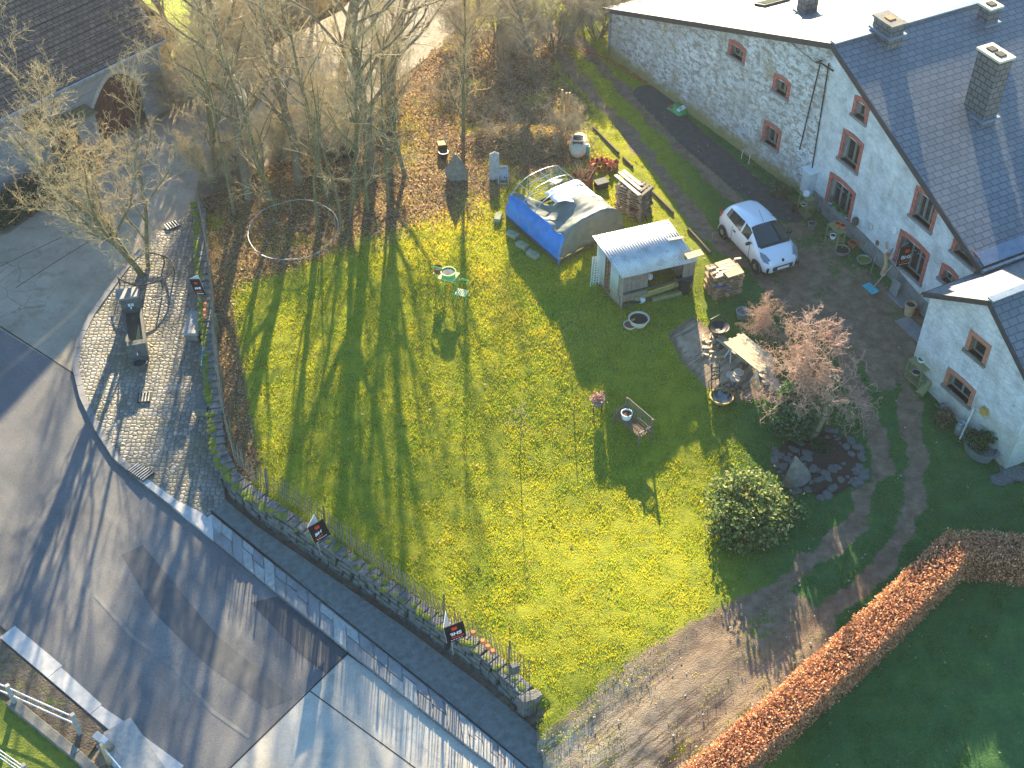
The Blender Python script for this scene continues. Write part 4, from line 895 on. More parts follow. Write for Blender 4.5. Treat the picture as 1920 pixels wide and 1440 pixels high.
# ------------------------------------------------------------ car
def car():
    fw, rw = G(1417, 511), G(1360, 446); d = (fw-rw); d.z = 0; d.normalize(); rz = math.atan2(d.y, d.x)
    left = Vector((-d.y, d.x, 0)); side = left if left.dot(Vector((1, 0.5, 0))) > 0 else -left
    mid = (fw+rw)/2+side*.71; gz = Zy(mid.x, mid.y)-.02
    r = empty('parked_car', (mid.x, mid.y, gz), 'small white three-door hatchback parked on the grassy track by the pallet pile', 'car', rz=rz)
    paint = NT('car_paint'); M['car'] = paint.pbr((.74,.76,.80), .22, spec=.6, **{'Coat Weight': .6, 'Coat Roughness': .05})
    # stations: x, ring of (y,z)
    def ring(w, z0, zs, yb, zb, yr, zr, zt): return [(w*.90, z0), (w*.985, z0+.14), (w, zs), (w*.985, (zs+zb)/2), (yb, zb), (yr, zr), (yr*.62, (zr+zt)/2+.018), (0, zt)]
    S = [(1.72, ring(.40, .30, .42, .40, .55, .30, .58, .60)), (1.70, ring(.56, .25, .42, .54, .58, .42, .63, .66)), (1.58, ring(.71, .22, .48, .69, .66, .52, .73, .76)),
         (1.40, ring(.77, .21, .55, .75, .77, .60, .83, .86)), (1.20, ring(.79, .21, .58, .77, .87, .62, .92, .95)), (1.05, ring(.80, .21, .60, .77, .90, .66, .95, .985)),
         (.98, ring(.805, .21, .60, .775, .925, .68, .985, 1.02)), (.40, ring(.81, .21, .60, .775, .95, .60, 1.28, 1.33)), (.22, ring(.81, .21, .60, .775, .95, .565, 1.37, 1.42)), (.14, ring(.81, .21, .60, .775, .955, .56, 1.385, 1.435)),
         (-.08, ring(.812, .21, .60, .78, .96, .555, 1.405, 1.455)), (-.16, ring(.812, .21, .60, .78, .965, .555, 1.41, 1.46)), (-.55, ring(.815, .21, .62, .78, .985, .55, 1.41, 1.46)), (-.98, ring(.81, .21, .64, .77, 1.02, .54, 1.38, 1.43)),
         (-1.20, ring(.80, .22, .66, .75, 1.04, .52, 1.34, 1.39)), (-1.36, ring(.79, .23, .66, .73, 1.03, .51, 1.29, 1.335)), (-1.44, ring(.785, .24, .66, .72, 1.0, .52, 1.22, 1.26)), (-1.60, ring(.75, .26, .62, .70, .90, .58, .96, .985)), (-1.68, ring(.71, .28, .56, .68, .80, .56, .86, .88)), (-1.72, ring(.60, .32, .50, .58, .62, .45, .66, .68))]
    N = 8; parts = {k: MB() for k in ('body', 'windscreen', 'side_window', 'rear_window')}
    def pts(i, sgn): x, rg = S[i]; return [Vector((x, sgn*y, z)) for y, z in rg]
    for sgn in (1, -1):
        for i in range(len(S)-1):
            A, B = pts(i, sgn), pts(i+1, sgn)
            for j in range(N-1):
                k = 'body'
                if j in (5, 6) and 6 <= i <= 7: k = 'windscreen'
                if j in (5, 6) and i in (16,): k = 'rear_window'
                if j == 4 and (8 <= i <= 9 or 11 <= i <= 13 or i == 7): k = 'side_window'
                q = [A[j], B[j], B[j+1], A[j+1]]
                if k == 'side_window':
                    t0, t1 = .06, .90; q = [A[j].lerp(A[j+1], t0), B[j].lerp(B[j+1], t0), B[j].lerp(B[j+1], t1), A[j].lerp(A[j+1], t1)]
                    parts['body'].add([A[j], B[j], q[1], q[0]], [(0,1,2,3)]); parts['body'].add([q[3], q[2], B[j+1], A[j+1]], [(0,1,2,3)])
                parts[k].add(q, [(0,1,2,3)])
        for i in (0, len(S)-1):
            A = pts(i, sgn); parts['body'].add(A+[Vector((S[i][0], 0, A[0].z))], [tuple(range(N+1))])
    for k, mb in parts.items():
        o = obj(k, mb, M['car'] if k == 'body' else M['car_glass'], r, world=False)
        bm = bmesh.new(); bm.from_mesh(o.data); bmesh.ops.remove_doubles(bm, verts=bm.verts, dist=.001); bmesh.ops.recalc_face_normals(bm, faces=bm.faces); bm.to_mesh(o.data); bm.free()
        o.data.polygons.foreach_set('use_smooth', [True]*len(o.data.polygons))
        if k == 'body': o.modifiers.new('subd', 'SUBSURF').render_levels = 1; o.modifiers['subd'].levels = 1
    obj('underbody', MB().box((0, 0, .22), (3.0, 1.3, .1)), M['black_plastic'], r, world=False)
    sd_ = -1
    for x in (1.16, -1.18):
        for s in (-1, 1):
            w = empty('wheel', (x, s*.735, .285)); w.parent = r
            m = MB(); m.lathe([(.19, -.09), (.27, -.09), (.285, -.06), (.285, .06), (.27, .09), (.19, .09)], (0, 0, 0), 24); rot = Matrix.Rotation(math.pi/2, 3, 'X'); m.v = [tuple(rot @ Vector(v)) for v in m.v]
            o = obj('tyre', m, M['tyre'], w, world=False, smooth=True)
            m = MB(); m.lathe([(.05, -s*.10), (.12, -s*.09), (.19, -s*.085), (.195, -s*.06)], (0, 0, 0), 20); m.v = [tuple(rot @ Vector(v)) for v in m.v]; obj('rim', m, M['galv'], w, world=False)
            m = MB(); a = [R(-8+i*14) for i in range(15)]
            for q0, q1 in zip(a, a[1:]):
                c0, c1 = Vector((math.cos(q0), 0, math.sin(q0))), Vector((math.cos(q1), 0, math.sin(q1)))
                m.add([Vector((x, s*.817, .285))+c0*.30, Vector((x, s*.817, .285))+c1*.30, Vector((x, s*.825, .285))+c1*.335, Vector((x, s*.825, .285))+c0*.335], [(0,1,2,3)])
            obj('wheel_arch', m, M['car'], r, world=False)
            m = MB(); m.prism([Vector((x, s*.8175, .285))+Vector((math.cos(R(i*22.5))*.305, 0, math.sin(R(i*22.5))*.305)) for i in range(16)], (0, -s*.02, 0)); obj('arch_gap', m, M['tyre'], r, world=False)
            w.location.y = s*.76
    for s in (-1, 1):
        m = MB(); P = [(1.63, .58, .60), (1.52, .735, .67), (1.33, .77, .80), (1.16, .72, .905), (1.36, .58, .855), (1.57, .46, .70)]
        m.add([Vector((x+.0, s*(y+.01), z+.035)) for x, y, z in P]+[Vector((1.45, s*.67, .80))], [(0,1,6),(1,2,6),(2,3,6),(3,4,6),(4,5,6),(5,0,6)]); obj('headlight', m, M['lamp'], r, world=False, smooth=True)
        obj('mirror', MB().lathe([(.02, -.07), (.085, -.04), (.09, .04), (.03, .08)], (.62, s*.90, 1.0), 10, sx=.7, sy=1.3), M['black_plastic'], r, world=False, smooth=True)
        obj('mirror_arm', MB().beam((.62, s*.76, .98), (.62, s*.86, .98), .05, .04), M['black_plastic'], r, world=False)
        obj('door_handle', MB().box((-.45, s*.815, .82), (.14, .03, .045)), M['black_plastic'], r, world=False)
        obj('fog_lamp', MB().box((1.665, s*.60, .39), (.07, .24, .17), R(-s*38)), M['black_plastic'], r, world=False, bevel=.015)
        m = MB()
        for x0 in (-.62, .62): m.box((x0, s*.812, .60), (.008, .012, .66))
        m.box((0, s*.812, .31), (1.25, .012, .008)); obj('door_seam', m, M['black_plastic'], r, world=False)
        obj('tail_light', MB().box((-1.55, s*.70, .86), (.16, .1, .26)), M['red'], r, world=False, bevel=.02)
    obj('grille', MB().box((1.715, 0, .41), (.07, .86, .19)), M['black_plastic'], r, world=False, bevel=.02)
    obj('number_plate', MB().box((1.755, 0, .42), (.012, .5, .10)), M['white_paint'], r, world=False)
    m = MB(); m.lathe([(.055, 0), (.055, .02)], (0, 0, 0), 12); m.v = [(1.655+v[2]*.8-v[0]*.5, v[1], .70+v[0]) for v in m.v]; obj('badge', m, M['dark_metal'], r, world=False)
    obj('aerial', MB().tube([(.16, 0, 1.43), (-.28, .03, 1.66)], .008, 4), M['dark_metal'], r, world=False)
    obj('scuttle', MB().prism([(1.08, -.62, .985), (1.08, .62, .985), (.97, .67, 1.03), (.97, -.67, 1.03)], (0, 0, .012)), M['black_plastic'], r, world=False)
    for y in (-.2, .35): obj('wiper', MB().tube([(.88, y, 1.06), (.80, y-.42, 1.10)], .01, 4), M['black_plastic'], r, world=False)
t = NT('car_glass'); M['car_glass'] = t.pbr((.012,.03,.03), .04, spec=.9)
t = NT('lamp_glass'); M['lamp'] = t.pbr((.22,.25,.29), .12, metal=.3, spec=.9)
car()
# ------------------------------------------------------------ plants: bare trees, shrubs, hedge, grass
def branch_mesh(segs, n=3):
    """segs: arrays p0,p1,r0,r1 -> prisms as numpy arrays"""
    p0 = np.array([s[0] for s in segs]); p1 = np.array([s[1] for s in segs]); r0 = np.array([s[2] for s in segs]); r1 = np.array([s[3] for s in segs])
    d = p1-p0; d /= np.linalg.norm(d, axis=1)[:, None]+1e-9
    a = np.where(np.abs(d[:, 2:3]) < .9, np.array([[0, 0, 1.]]), np.array([[1., 0, 0]])); x = np.cross(d, a); x /= np.linalg.norm(x, axis=1)[:, None]+1e-9; y = np.cross(d, x)
    V = []
    for P, rr in ((p0, r0), (p1, r1)):
        for j in range(n):
            an = 2*math.pi*j/n; V.append(P+(x*math.cos(an)+y*math.sin(an))*rr[:, None])
    V = np.stack(V, 1).reshape(-1, 3); m = len(segs); base = (np.arange(m)*2*n)[:, None]
    F = np.concatenate([base+np.array([[j, (j+1) % n, (j+1) % n+n, j+n]]) for j in range(n)], 1).reshape(-1, 4)
    return V, F
def grow(seed, H, r, stems=1, spread=.35, kids=(9, 7, 6, 5), ratio=(.55, .5, .45, .4), curl=0., up=.12, lean=(0, 0), wob=.10, first=.3, tmin=.0035, droop=0.):
    rng = random.Random(seed); thick, thin = [], []
    def go(p, d, L, rad, lv):
        k = 6 if lv == 0 else 5 if lv < 3 else 4; q = p; dd = d; pts = [p]; ax = Vector((rng.gauss(0, 1), rng.gauss(0, 1), rng.gauss(0, 1))).normalized()
        for i in range(k):
            w = wob*(1+.6*lv)
            dd = (dd+Vector((rng.gauss(0, w), rng.gauss(0, w), rng.gauss(0, w)+up*(.6 if lv else .2)-droop*lv*.1))).normalized()
            if curl and lv >= 1: dd = (Matrix.Rotation(curl*(1 if rng.random() < .8 else -1), 3, ax) @ dd).normalized()
            q2 = q+dd*(L/k); t0, t1 = i/k, (i+1)/k; ra, rb = rad*(1-.78*t0), rad*(1-.78*t1)
            (thick if lv < 2 else thin).append((q, q2, max(ra, tmin), max(rb, tmin*.7))); q = q2; pts.append(q)
        if lv >= len(kids): return
        nk = kids[lv]
        for j in range(nk):
            t = first+(1-first)*(j+rng.random())/nk if lv == 0 else .15+.85*(j+rng.random())/nk
            x = t*k; i = min(int(x), k-1); b = pts[i].lerp(pts[i+1], x-i); dl = (pts[i+1]-pts[i]).normalized()
            s = dl.orthogonal().normalized(); s = Matrix.Rotation(rng.random()*6.283, 3, dl) @ s
            an = rng.uniform(.45, 1.05) if lv else rng.uniform(.35, .95)
            nd = (dl*math.cos(an)+s*math.sin(an)).normalized()
            go(b, nd, L*ratio[lv]*rng.uniform(.7, 1.15)*(1.1-.5*t if lv == 0 else 1), max(rad*(1-.78*t)*.55, tmin), lv+1)
    for s in range(stems):
        a = rng.random()*6.283; sp = spread if stems > 1 else .04
        d = Vector((math.cos(a)*sp+lean[0], math.sin(a)*sp+lean[1], 1)).normalized(); o = Vector((math.cos(a), math.sin(a), 0))*(.12 if stems > 1 else 0)
        go(o-Vector((0, 0, .15)), d, H*rng.uniform(.8, 1.05), r*(1 if stems == 1 else rng.uniform(.6, .9)), 0)
    return thick, thin
TREES = {}
def tree_type(key, bark, twig, **kw):
    thick, thin = grow(**kw)
    def mesh(nm, segs, n, mat):
        V, F = branch_mesh(segs, n); o = np_obj(nm, V, F, M[mat], smooth=True); me = o.data; bpy.data.objects.remove(o); return me
    TREES[key] = (mesh('trunk', thick, 6, bark), mesh('crown', thin, 3, twig))
def put_tree(name, key, px, py, label, group=None, sc=1., rz=0., hf=None, cat='tree', sz=None):
    p = hit(px, py, Zr) if hf is Zr else G(px, py); z = (Zr(p.x, p.y) if hf is Zr else Z(p.x, p.y))
    r = empty(name, (p.x, p.y, z), label, cat, group, rz); r.scale = (sc, sc, sz or sc)
    for nm, me in zip(('trunk', 'crown'), TREES[key]):
        o = bpy.data.objects.new(nm, me); COL.objects.link(o); o.parent = r
    return r
tree_type('big', 'bark', 'twig', seed=3, H=12, r=.24, kids=(18, 8, 6, 5), ratio=(.42, .46, .42, .42), first=.24, up=.14, tmin=.0036)
tree_type('big2', 'bark', 'twig_grey', seed=14, H=11, r=.20, kids=(18, 8, 6, 5), ratio=(.38, .48, .42, .42), first=.2, up=.18, tmin=.0036)
tree_type('slim', 'moss_bark', 'twig', seed=21, H=10, r=.12, kids=(16, 7, 6, 4), ratio=(.30, .5, .45, .42), first=.12, up=.2, tmin=.0045)
tree_type('multi', 'moss_bark', 'twig', seed=33, H=8.0, r=.12, stems=5, spread=.26, kids=(9, 7, 6, 4), ratio=(.36, .5, .45, .42), first=.15, up=.16, lean=(-.06, .0), tmin=.0045)
tree_type('birch', 'birch', 'twig_grey', seed=41, H=12, r=.13, kids=(14, 7, 6, 4), ratio=(.28, .5, .45, .42), first=.25, up=.12, droop=.4)
tree_type('shrub', 'bark', 'twig_grey', seed=52, H=3.2, r=.05, stems=9, spread=.6, kids=(8, 8, 7, 5), ratio=(.5, .5, .45, .4), first=.1, up=.10, tmin=.0045)
tree_type('bramble', 'bark', 'twig_grey', seed=55, H=1.3, r=.02, stems=14, spread=1.3, kids=(5, 5, 4), ratio=(.6, .55, .5), first=.1, up=.0, wob=.18)
tree_type('pole', 'moss_bark', 'twig', seed=91, H=9.5, r=.08, kids=(9, 5, 4), ratio=(.25, .5, .45), first=.45, up=.2)
tree_type('thicket', 'bark', 'twig', seed=57, H=4.6, r=.05, stems=10, spread=.45, kids=(9, 7, 6, 5), ratio=(.42, .5, .45, .4), first=.12, up=.14, tmin=.004)
tree_type('sapling', 'bark', 'twig', seed=61, H=2.3, r=.022, kids=(7, 5, 3), ratio=(.42, .45, .4), first=.45, up=.2)
put_tree('roadside_tree', 'multi', 275, 512, 'multi-stemmed bare tree inside the bent iron ring on the cobbles', sc=1.12, rz=.3, hf=Zr)
TG = 'tall bare trees along the lane'
spots = [('big', 468, 372, 1.0, .2, 'bare tree with the widest crown nearest the lane end of the wall'), ('big2', 560, 345, 1.0, 1.4, 'bare tall tree with grey twigs behind the pipe ring'),
    ('big', 700, 322, 1.05, 3.0, 'thick leaning bare tree in the middle of the leaf-strewn bank'), ('slim', 405, 345, 1.0, .9, 'slender mossy tree at the lane edge beside the wall corner'),
    ('slim', 615, 375, .95, 4.0, 'slender mossy tree just above the pipe ring'), ('big2', 735, 215, 1.0, 5.0, 'bare tall tree with grey twigs close to the sunlit lane bend'),
    ('slim', 760, 330, .85, 2.2, 'slender mossy tree left of the yellow crate'), ('birch', 495, 292, .95, .0, 'white-barked birch leaning over the lane'),
    ('slim', 655, 405, .9, 5.5, 'slender mossy tree standing furthest down the leafy bank'), ('slim', 520, 395, .8, 3.3, 'small slender tree inside the shade near the fence'),
    ('pole', 440, 405, 1.0, .3, 'thin young tree nearest the fence at the shaded corner'), ('pole', 598, 425, .9, 1.3, 'thin young tree right beside the metal ring'), ('pole', 690, 398, 1.0, 2.3, 'thin young tree behind the small trees above the lawn'), ('pole', 728, 385, .9, 3.3, 'thin young tree at the right end of the tree belt'), ('pole', 640, 440, .8, 4.3, 'thin young tree standing closest to the open lawn'),
    ('big', 640, 150, .9, 5.2, 'bare tree on the far upper bank beside the lane')]
for k, x, y, s, a, lb in spots: put_tree('bare_tree', k, x, y, lb, TG, s, a)
for k, x, y, s, a, lb in [('big2', 342, 138, .75, 2., 'bare tree rising beside the barn gable'), ('birch', 452, 120, .9, 1., 'white-barked birch beyond the lane near the top edge'), ('shrub', 415, 165, 1.0, 0, 'grey thicket between the barn and the lane'),
    ('shrub', 520, 75, 1.15, 2, 'grey thicket beside the lane at the top of the picture'), ('slim', 585, 60, .8, 1.5, 'slender tree among thickets at the top edge'), ('shrub', 330, 195, .8, 4, 'low thicket against the barn corner'), ('big2', 250, 20, .7, 4., 'bare tree behind the barn roof')]:
    put_tree('bare_tree' if k in ('big2', 'birch', 'slim') else 'bare_shrub', k, x, y, lb, 'bare trees beyond the lane' if k != 'shrub' else 'bare thickets beyond the lane', s, a, cat='tree' if k != 'shrub' else 'shrub')
for i, (x, y, s, lb) in enumerate([(398,338,.5,'olive thicket at the bottom end of the lane bank'), (520,300,.6,'olive thicket on the lane bank below the leaning birch'), (640,232,.65,'olive thicket behind the thick leaning tree'), (740,176,.65,'olive thicket at the sunlit lane bend'),
    (352,176,.9,'brown thicket across the lane, nearest the barn'), (425,134,1.,'brown thicket across the lane, second from the barn'), (505,84,1.,'brown thicket across the lane, third from the barn'), (590,30,1.,'brown thicket across the lane, furthest from the barn'), (930,60,.9,'brown thicket at the lane end near the top edge')]):
    put_tree('bare_thicket', 'thicket', x, y, lb, 'thickets along the lane', s, i*1.7, cat='thicket')
BG = 'bare shrubs on the leafy bank'
for k, x, y, s, a, lb in [('slim', 868, 262, .75, 1., 'slender tree casting a shadow line beside the crate and standing stone'), ('big2', 1002, 158, .55, 2.6, 'small grey twiggy tree near the dark brush pile'), ('shrub', 945, 120, .9, 0., 'spreading grey shrub at the top of the bank'),
    ('shrub', 1040, 95, .9, 1., 'spreading grey shrub beside the track entrance'), ('shrub', 880, 70, .8, 3., 'tangled shrub at the lane corner'), ('shrub', 1120, 70, 1.0, 5., 'dense brown shrub against the farmhouse corner'), ('shrub', 1085, 20, 1.1, 4., 'tall brown thicket behind the farmhouse corner'),
    ('shrub', 1060, 250, .45, 4., 'low tangle of twigs next to the wooden stakes'), ('shrub', 620, 300, .9, 2., 'twiggy undergrowth between the tall trees'), ('shrub', 440, 300, .8, 5., 'twiggy undergrowth at the lane edge')]:
    put_tree('bare_tree' if k in ('slim', 'big2') else 'bare_shrub', k, x, y, lb, BG if k == 'shrub' else 'small trees on the leafy bank', s, a, cat='tree' if k in ('slim', 'big2') else 'shrub')
for x, y, s, a, lb in [(975, 160, 1.1, 0, 'dark heap of cut brush on the bank'), (905, 210, .9, 2, 'bramble tangle left of the dark brush heap'), (1000, 225, 1., 1, 'bramble tangle above the earth mound'), (940, 250, .9, 3, 'bramble tangle on top of the mound'), (830, 190, 1., 4, 'bramble tangle below the lane corner'), (1030, 330-60, .7, 5, 'bramble tangle beside the white oval boat')]:
    put_tree('bramble', 'bramble', x, y, lb, 'bramble tangles on the bank', s, a, cat='bramble')
put_tree('sapling', 'sapling', 973, 858, 'thin young tree planted in a circle of leaves in the middle of the lawn', sc=1., rz=1.)

# leaf-card plants ------------------------------------------------------
def cards(P, N, size, tint, rng, mat='leaf', name='foliage', parent=None, aspect=.6, tilt=1.):
    """P (n,3) leaf centres; small bent quads with random facing"""
    n = len(P); a = rng.normal(size=(n, 3)); a[:, 2] *= tilt; a /= np.linalg.norm(a, axis=1)[:, None]; b = rng.normal(size=(n, 3)); b = np.cross(a, b); b /= np.linalg.norm(b, axis=1)[:, None]
    s = size*rng.uniform(.6, 1.3, (n, 1)); c = np.cross(a, b)*s*.25
    V = np.stack([P-a*s, P-b*s*aspect+c, P+a*s, P+b*s*aspect+c], 1).reshape(-1, 3); F = np.arange(n*4).reshape(-1, 4)
    col = np.repeat(np.concatenate([tint, np.ones((n, 1))], 1), 4, 0)
    return np_obj(name, V, F, M[mat], parent, attr={'tint': col})
def tints(n, rng, *cols):
    C = np.array(cols); i = rng.integers(0, len(C), n); return C[i]*rng.uniform(.65, 1.35, (n, 1))
def bush(name, px, py, rx, ry, h, n, size, cols, label, cat='bush', lumps=14, seed=1, zoff=0., leafname='foliage', hollow=.55):
    p = G(px, py); r = empty(name, (p.x, p.y, p.z+zoff), label, cat); rng = np.random.default_rng(seed)
    cen = rng.normal(size=(lumps, 3)); cen /= np.linalg.norm(cen, axis=1)[:, None]; cen[:, 2] = np.abs(cen[:, 2]); cen *= rng.uniform(.35, .75, (lumps, 1)); cen = cen*np.array([rx, ry, h])
    k = rng.integers(0, lumps, n); d = rng.normal(size=(n, 3)); d /= np.linalg.norm(d, axis=1)[:, None]; rad = rng.uniform(hollow, 1, (n, 1))**.6
    P = cen[k]+d*rad*np.array([rx, ry, h])*.42*rng.uniform(.8, 1.1, (n, 1)); P[:, 2] = np.abs(P[:, 2])+.05
    cards(P, n, size, tints(n, rng, *cols), rng, parent=r, name=leafname)
    m = MB(); q = random.Random(seed)
    for i in range(lumps): m.tube([(0, 0, -.1), tuple(cen[i]*.45+np.array([q.gauss(0, .05), q.gauss(0, .05), 0])), tuple(cen[i])], [.035, .02, .008], 4)
    obj('stem', m, M['bark'], r, world=False); return r
GR = [(.06,.14,.03), (.12,.20,.04), (.04,.09,.03), (.22,.26,.06)]
bush('rhododendron', 1405, 975, 1.7, 1.5, 1.95, 11000, .07, GR+[(.34,.34,.10), (.26,.30,.08)], 'big round evergreen bush glowing yellow on its sunlit side', lumps=46, seed=8, hollow=.25)
bush('ivy_bush', 1478, 806, .9, .8, 2.0, 7000, .06, [(.05,.14,.05),(.09,.20,.06),(.16,.24,.10),(.03,.09,.035)], 'dark glossy ivy bush at the foot of the twisted willow', lumps=18, seed=4)
bush('potted_shrub', 1833, 848, .62, .5, .55, 2600, .045, [(.025,.10,.02),(.03,.13,.03),(.05,.12,.02)], 'dense green shrub growing in the oval zinc tub at the wing wall', lumps=14, seed=5, zoff=.42)
bush('dry_hydrangea', 1772, 795, .45, .4, .55, 700, .05, [(.22,.16,.07),(.14,.13,.05),(.30,.22,.10)], 'dry brown hydrangea against the wing wall', lumps=10, seed=6)
bush('low_conifer', 1537, 838, .5, .4, .35, 900, .035, [(.04,.11,.03),(.03,.09,.02)], 'low green tuft among the rockery stones', lumps=7, seed=7)
bush('wall_shrub', 1463, 365, .7, .45, .45, 700, .045, [(.07,.10,.03),(.20,.13,.07),(.12,.2,.12)], 'straggly low shrub at the foot of the farmhouse corner', lumps=9, seed=8)
bush('box_plant', 1448, 348, .4, .3, .3, 300, .04, [(.12,.24,.16),(.05,.12,.05)], 'small blue-green plant beside the straggly wall shrub', lumps=5, seed=9)
bush('wall_hedge', 55, 385, 4.2, .9, 1.1, 12000, .06, [(.015,.05,.02),(.025,.07,.025),(.03,.06,.03)], 'dark green low hedge along the foot of the barn', cat='hedge', lumps=60, seed=10)
bpy.data.objects['wall_hedge'].rotation_euler.z = math.atan2(FB.u.y, FB.u.x)
bush('earth_bank_plant', 640, 495-200, .8, .6, .5, 600, .06, [(.05,.07,.02),(.10,.09,.03)], 'dark green low plant under the tall trees', lumps=9, seed=11)
# curly willow
tree_type('willow', 'moss_bark', 'willow_twig' if 'willow_twig' in M else 'twig', seed=77, H=3.6, r=.13, kids=(17, 10, 7, 5), ratio=(.62, .50, .46, .42), first=.25, up=-.02, curl=.5, wob=.16, tmin=.006)
simple('willow_twig', (.55,.35,.25), .7, var=.3, sc=2); TREES['willow'][1].materials[0] = M['willow_twig']
put_tree('curly_willow', 'willow', 1517, 822, 'twisted willow with a cloud of curly reddish twigs over the rockery', sc=1.18, rz=.9)
put_tree('curly_willow', 'willow', 1425, 655, 'smaller curly reddish twigs reaching over the garden table', sc=.55, rz=.5)
# beech hedge
def hedge():
    H = 1.2
    A = [(1290,1560),(1408,1437+22),(1617,1270),(1800,1090),(1925,1098),(2100,1098)]
    base = [hit(a, b, Z) for a, b in A]; W = 1.02
    root = empty('beech_hedge', (base[2].x, base[2].y, base[2].z), 'clipped beech hedge covered in copper dry leaves turning a corner beside the dark lawn', 'hedge')
    rng = np.random.default_rng(12); PS = []; C = []
    core = MB()
    for i, (a, b) in enumerate(zip(base, base[1:])):
        d = (b-a); d.z = 0; L = d.length; d.normalize(); n = Vector((-d.y, d.x, 0)); n = n if n.y > 0 else -n
        core.prism([a+n*.12-Vector((0,0,.1)), b+n*.12-Vector((0,0,.1)), b+n*(W-.12)-Vector((0,0,.1)), a+n*(W-.12)-Vector((0,0,.1))], (0, 0, H-.05))
        k = int(L*2600); u = rng.uniform(-.4/L, 1+.4/L, k); f = rng.random(k); t, s = rng.random(k), rng.random(k)
        top = f < .42; fr = (f >= .42) & (f < .76)
        w = np.where(top, t, np.where(fr, 0, 1))*W+rng.normal(0, .035, k); hh = np.where(top, H+(rng.random(k)-.5)*.05, s*H)
        hh = hh+rng.normal(0, .045, k)+.10*(fbm(u*L, w*0+i*9., .9, 4)-.5)*(hh > H*.5); w = w+.10*(fbm(u*L, hh, .8, 14)-.5)
        P = np.stack([a.x+(b.x-a.x)*u+n.x*w, a.y+(b.y-a.y)*u+n.y*w, a.z+(b.z-a.z)*u+hh], 1); PS.append(P)
        C.append(tints(k, rng, (.66,.29,.12), (.80,.44,.20), (.52,.22,.10), (.82,.54,.32), (.36,.16,.08), (.72,.33,.18)))
    P = np.concatenate(PS)-np.array([root.location[:]]); C = np.concatenate(C); cards(P, len(P), .042, C, rng, parent=root, name='foliage')
    obj('core', core, mottled('hedge_core', (.09,.05,.03), (.19,.11,.06), 14, .95, 1., bd=.05), root)
hedge()

# grass over the yard, lawns and strips; fallen leaves under the trees --------------------------------
def grass():
    rng = np.random.default_rng(2); N = 1350000
    X = rng.uniform(-17, 24, N); Y = rng.uniform(15.5, 58, N)
    keep = np.abs(X) < (Y*.43+4.5); X, Y = X[keep], Y[keep]
    z, rz = ground_np(X, Y); d, l, w, rk = masks(X, Y)
    inl = inside(LAWN, X, Y)
    dens = np.clip(1.05-d*1.25-l*.95-w*1.4-rk*1.4, 0, 1)*np.where(inl, 1, .8)
    house = inside([J.to_2d(), WR.to_2d(), (A0.x, A0.y), (A1.x, A1.y), (60, 40), (30, 90), (WL.x, WL.y)], X, Y)
    k = (~rz) & (~house) & (rng.random(len(X)) < dens); X, Y, z, inl, l = X[k], Y[k], z[k], inl[k], l[k]
    rough = fbm(X, Y, 1.6, 5); clump = fbm(X, Y, .28, 9)
    slope = np.exp(-((dist(SLOPE, X, Y))/2.2)**2)
    hgt = .03+.035*clump+.06*slope*rough+np.where(inl, .01, -.015)
    n = len(X); a = rng.uniform(0, 6.283, n); wd = rng.uniform(.009, .018, n); hgt = hgt*(.75+.5*clump)
    lean = rng.uniform(.3, 1.1, n)*hgt
    dx, dy = np.cos(a), np.sin(a); b = rng.uniform(0, 6.283, n); wx, wy = np.cos(b)*wd, np.sin(b)*wd
    o = np.stack([X, Y, z-.01], 1)
    V = np.stack([o+np.stack([-wx, -wy, 0*z], 1), o+np.stack([wx, wy, 0*z], 1), o+np.stack([dx*lean, dy*lean, hgt], 1)], 1).reshape(-1, 3)
    F = np.arange(n*3).reshape(-1, 3)
    c1, c2, c3, c4 = np.array([.50,.54,.05]), np.array([.56,.54,.05]), np.array([.26,.43,.05]), np.array([.66,.56,.30])
    t = np.clip(fbm(X, Y, 1.1, 7)*1.7-.35+rng.normal(0, .15, n), 0, 1)[:, None]; col = c1*(1-t)+c2*t
    g = (rng.random(n) < .16+.35*(fbm(X, Y, .9, 33) < .42))[:, None]; col = np.where(g, c3, col)
    dry = (rng.random(n) < (.05+.45*slope*(rough > .45)+.35*np.clip(l*2, 0, 1)))[:, None]; col = np.where(dry, c4, col)
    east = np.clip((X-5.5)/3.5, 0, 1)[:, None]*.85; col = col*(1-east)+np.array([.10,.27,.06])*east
    col = col*rng.uniform(.85, 1.15, (n, 1)); col = np.repeat(np.concatenate([col, np.ones((n, 1))], 1), 3, 0)
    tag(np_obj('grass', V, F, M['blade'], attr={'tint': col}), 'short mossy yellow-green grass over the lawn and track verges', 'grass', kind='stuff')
SLOPE = poly_px([(850,420),(940,520),(1060,600),(1180,640)])
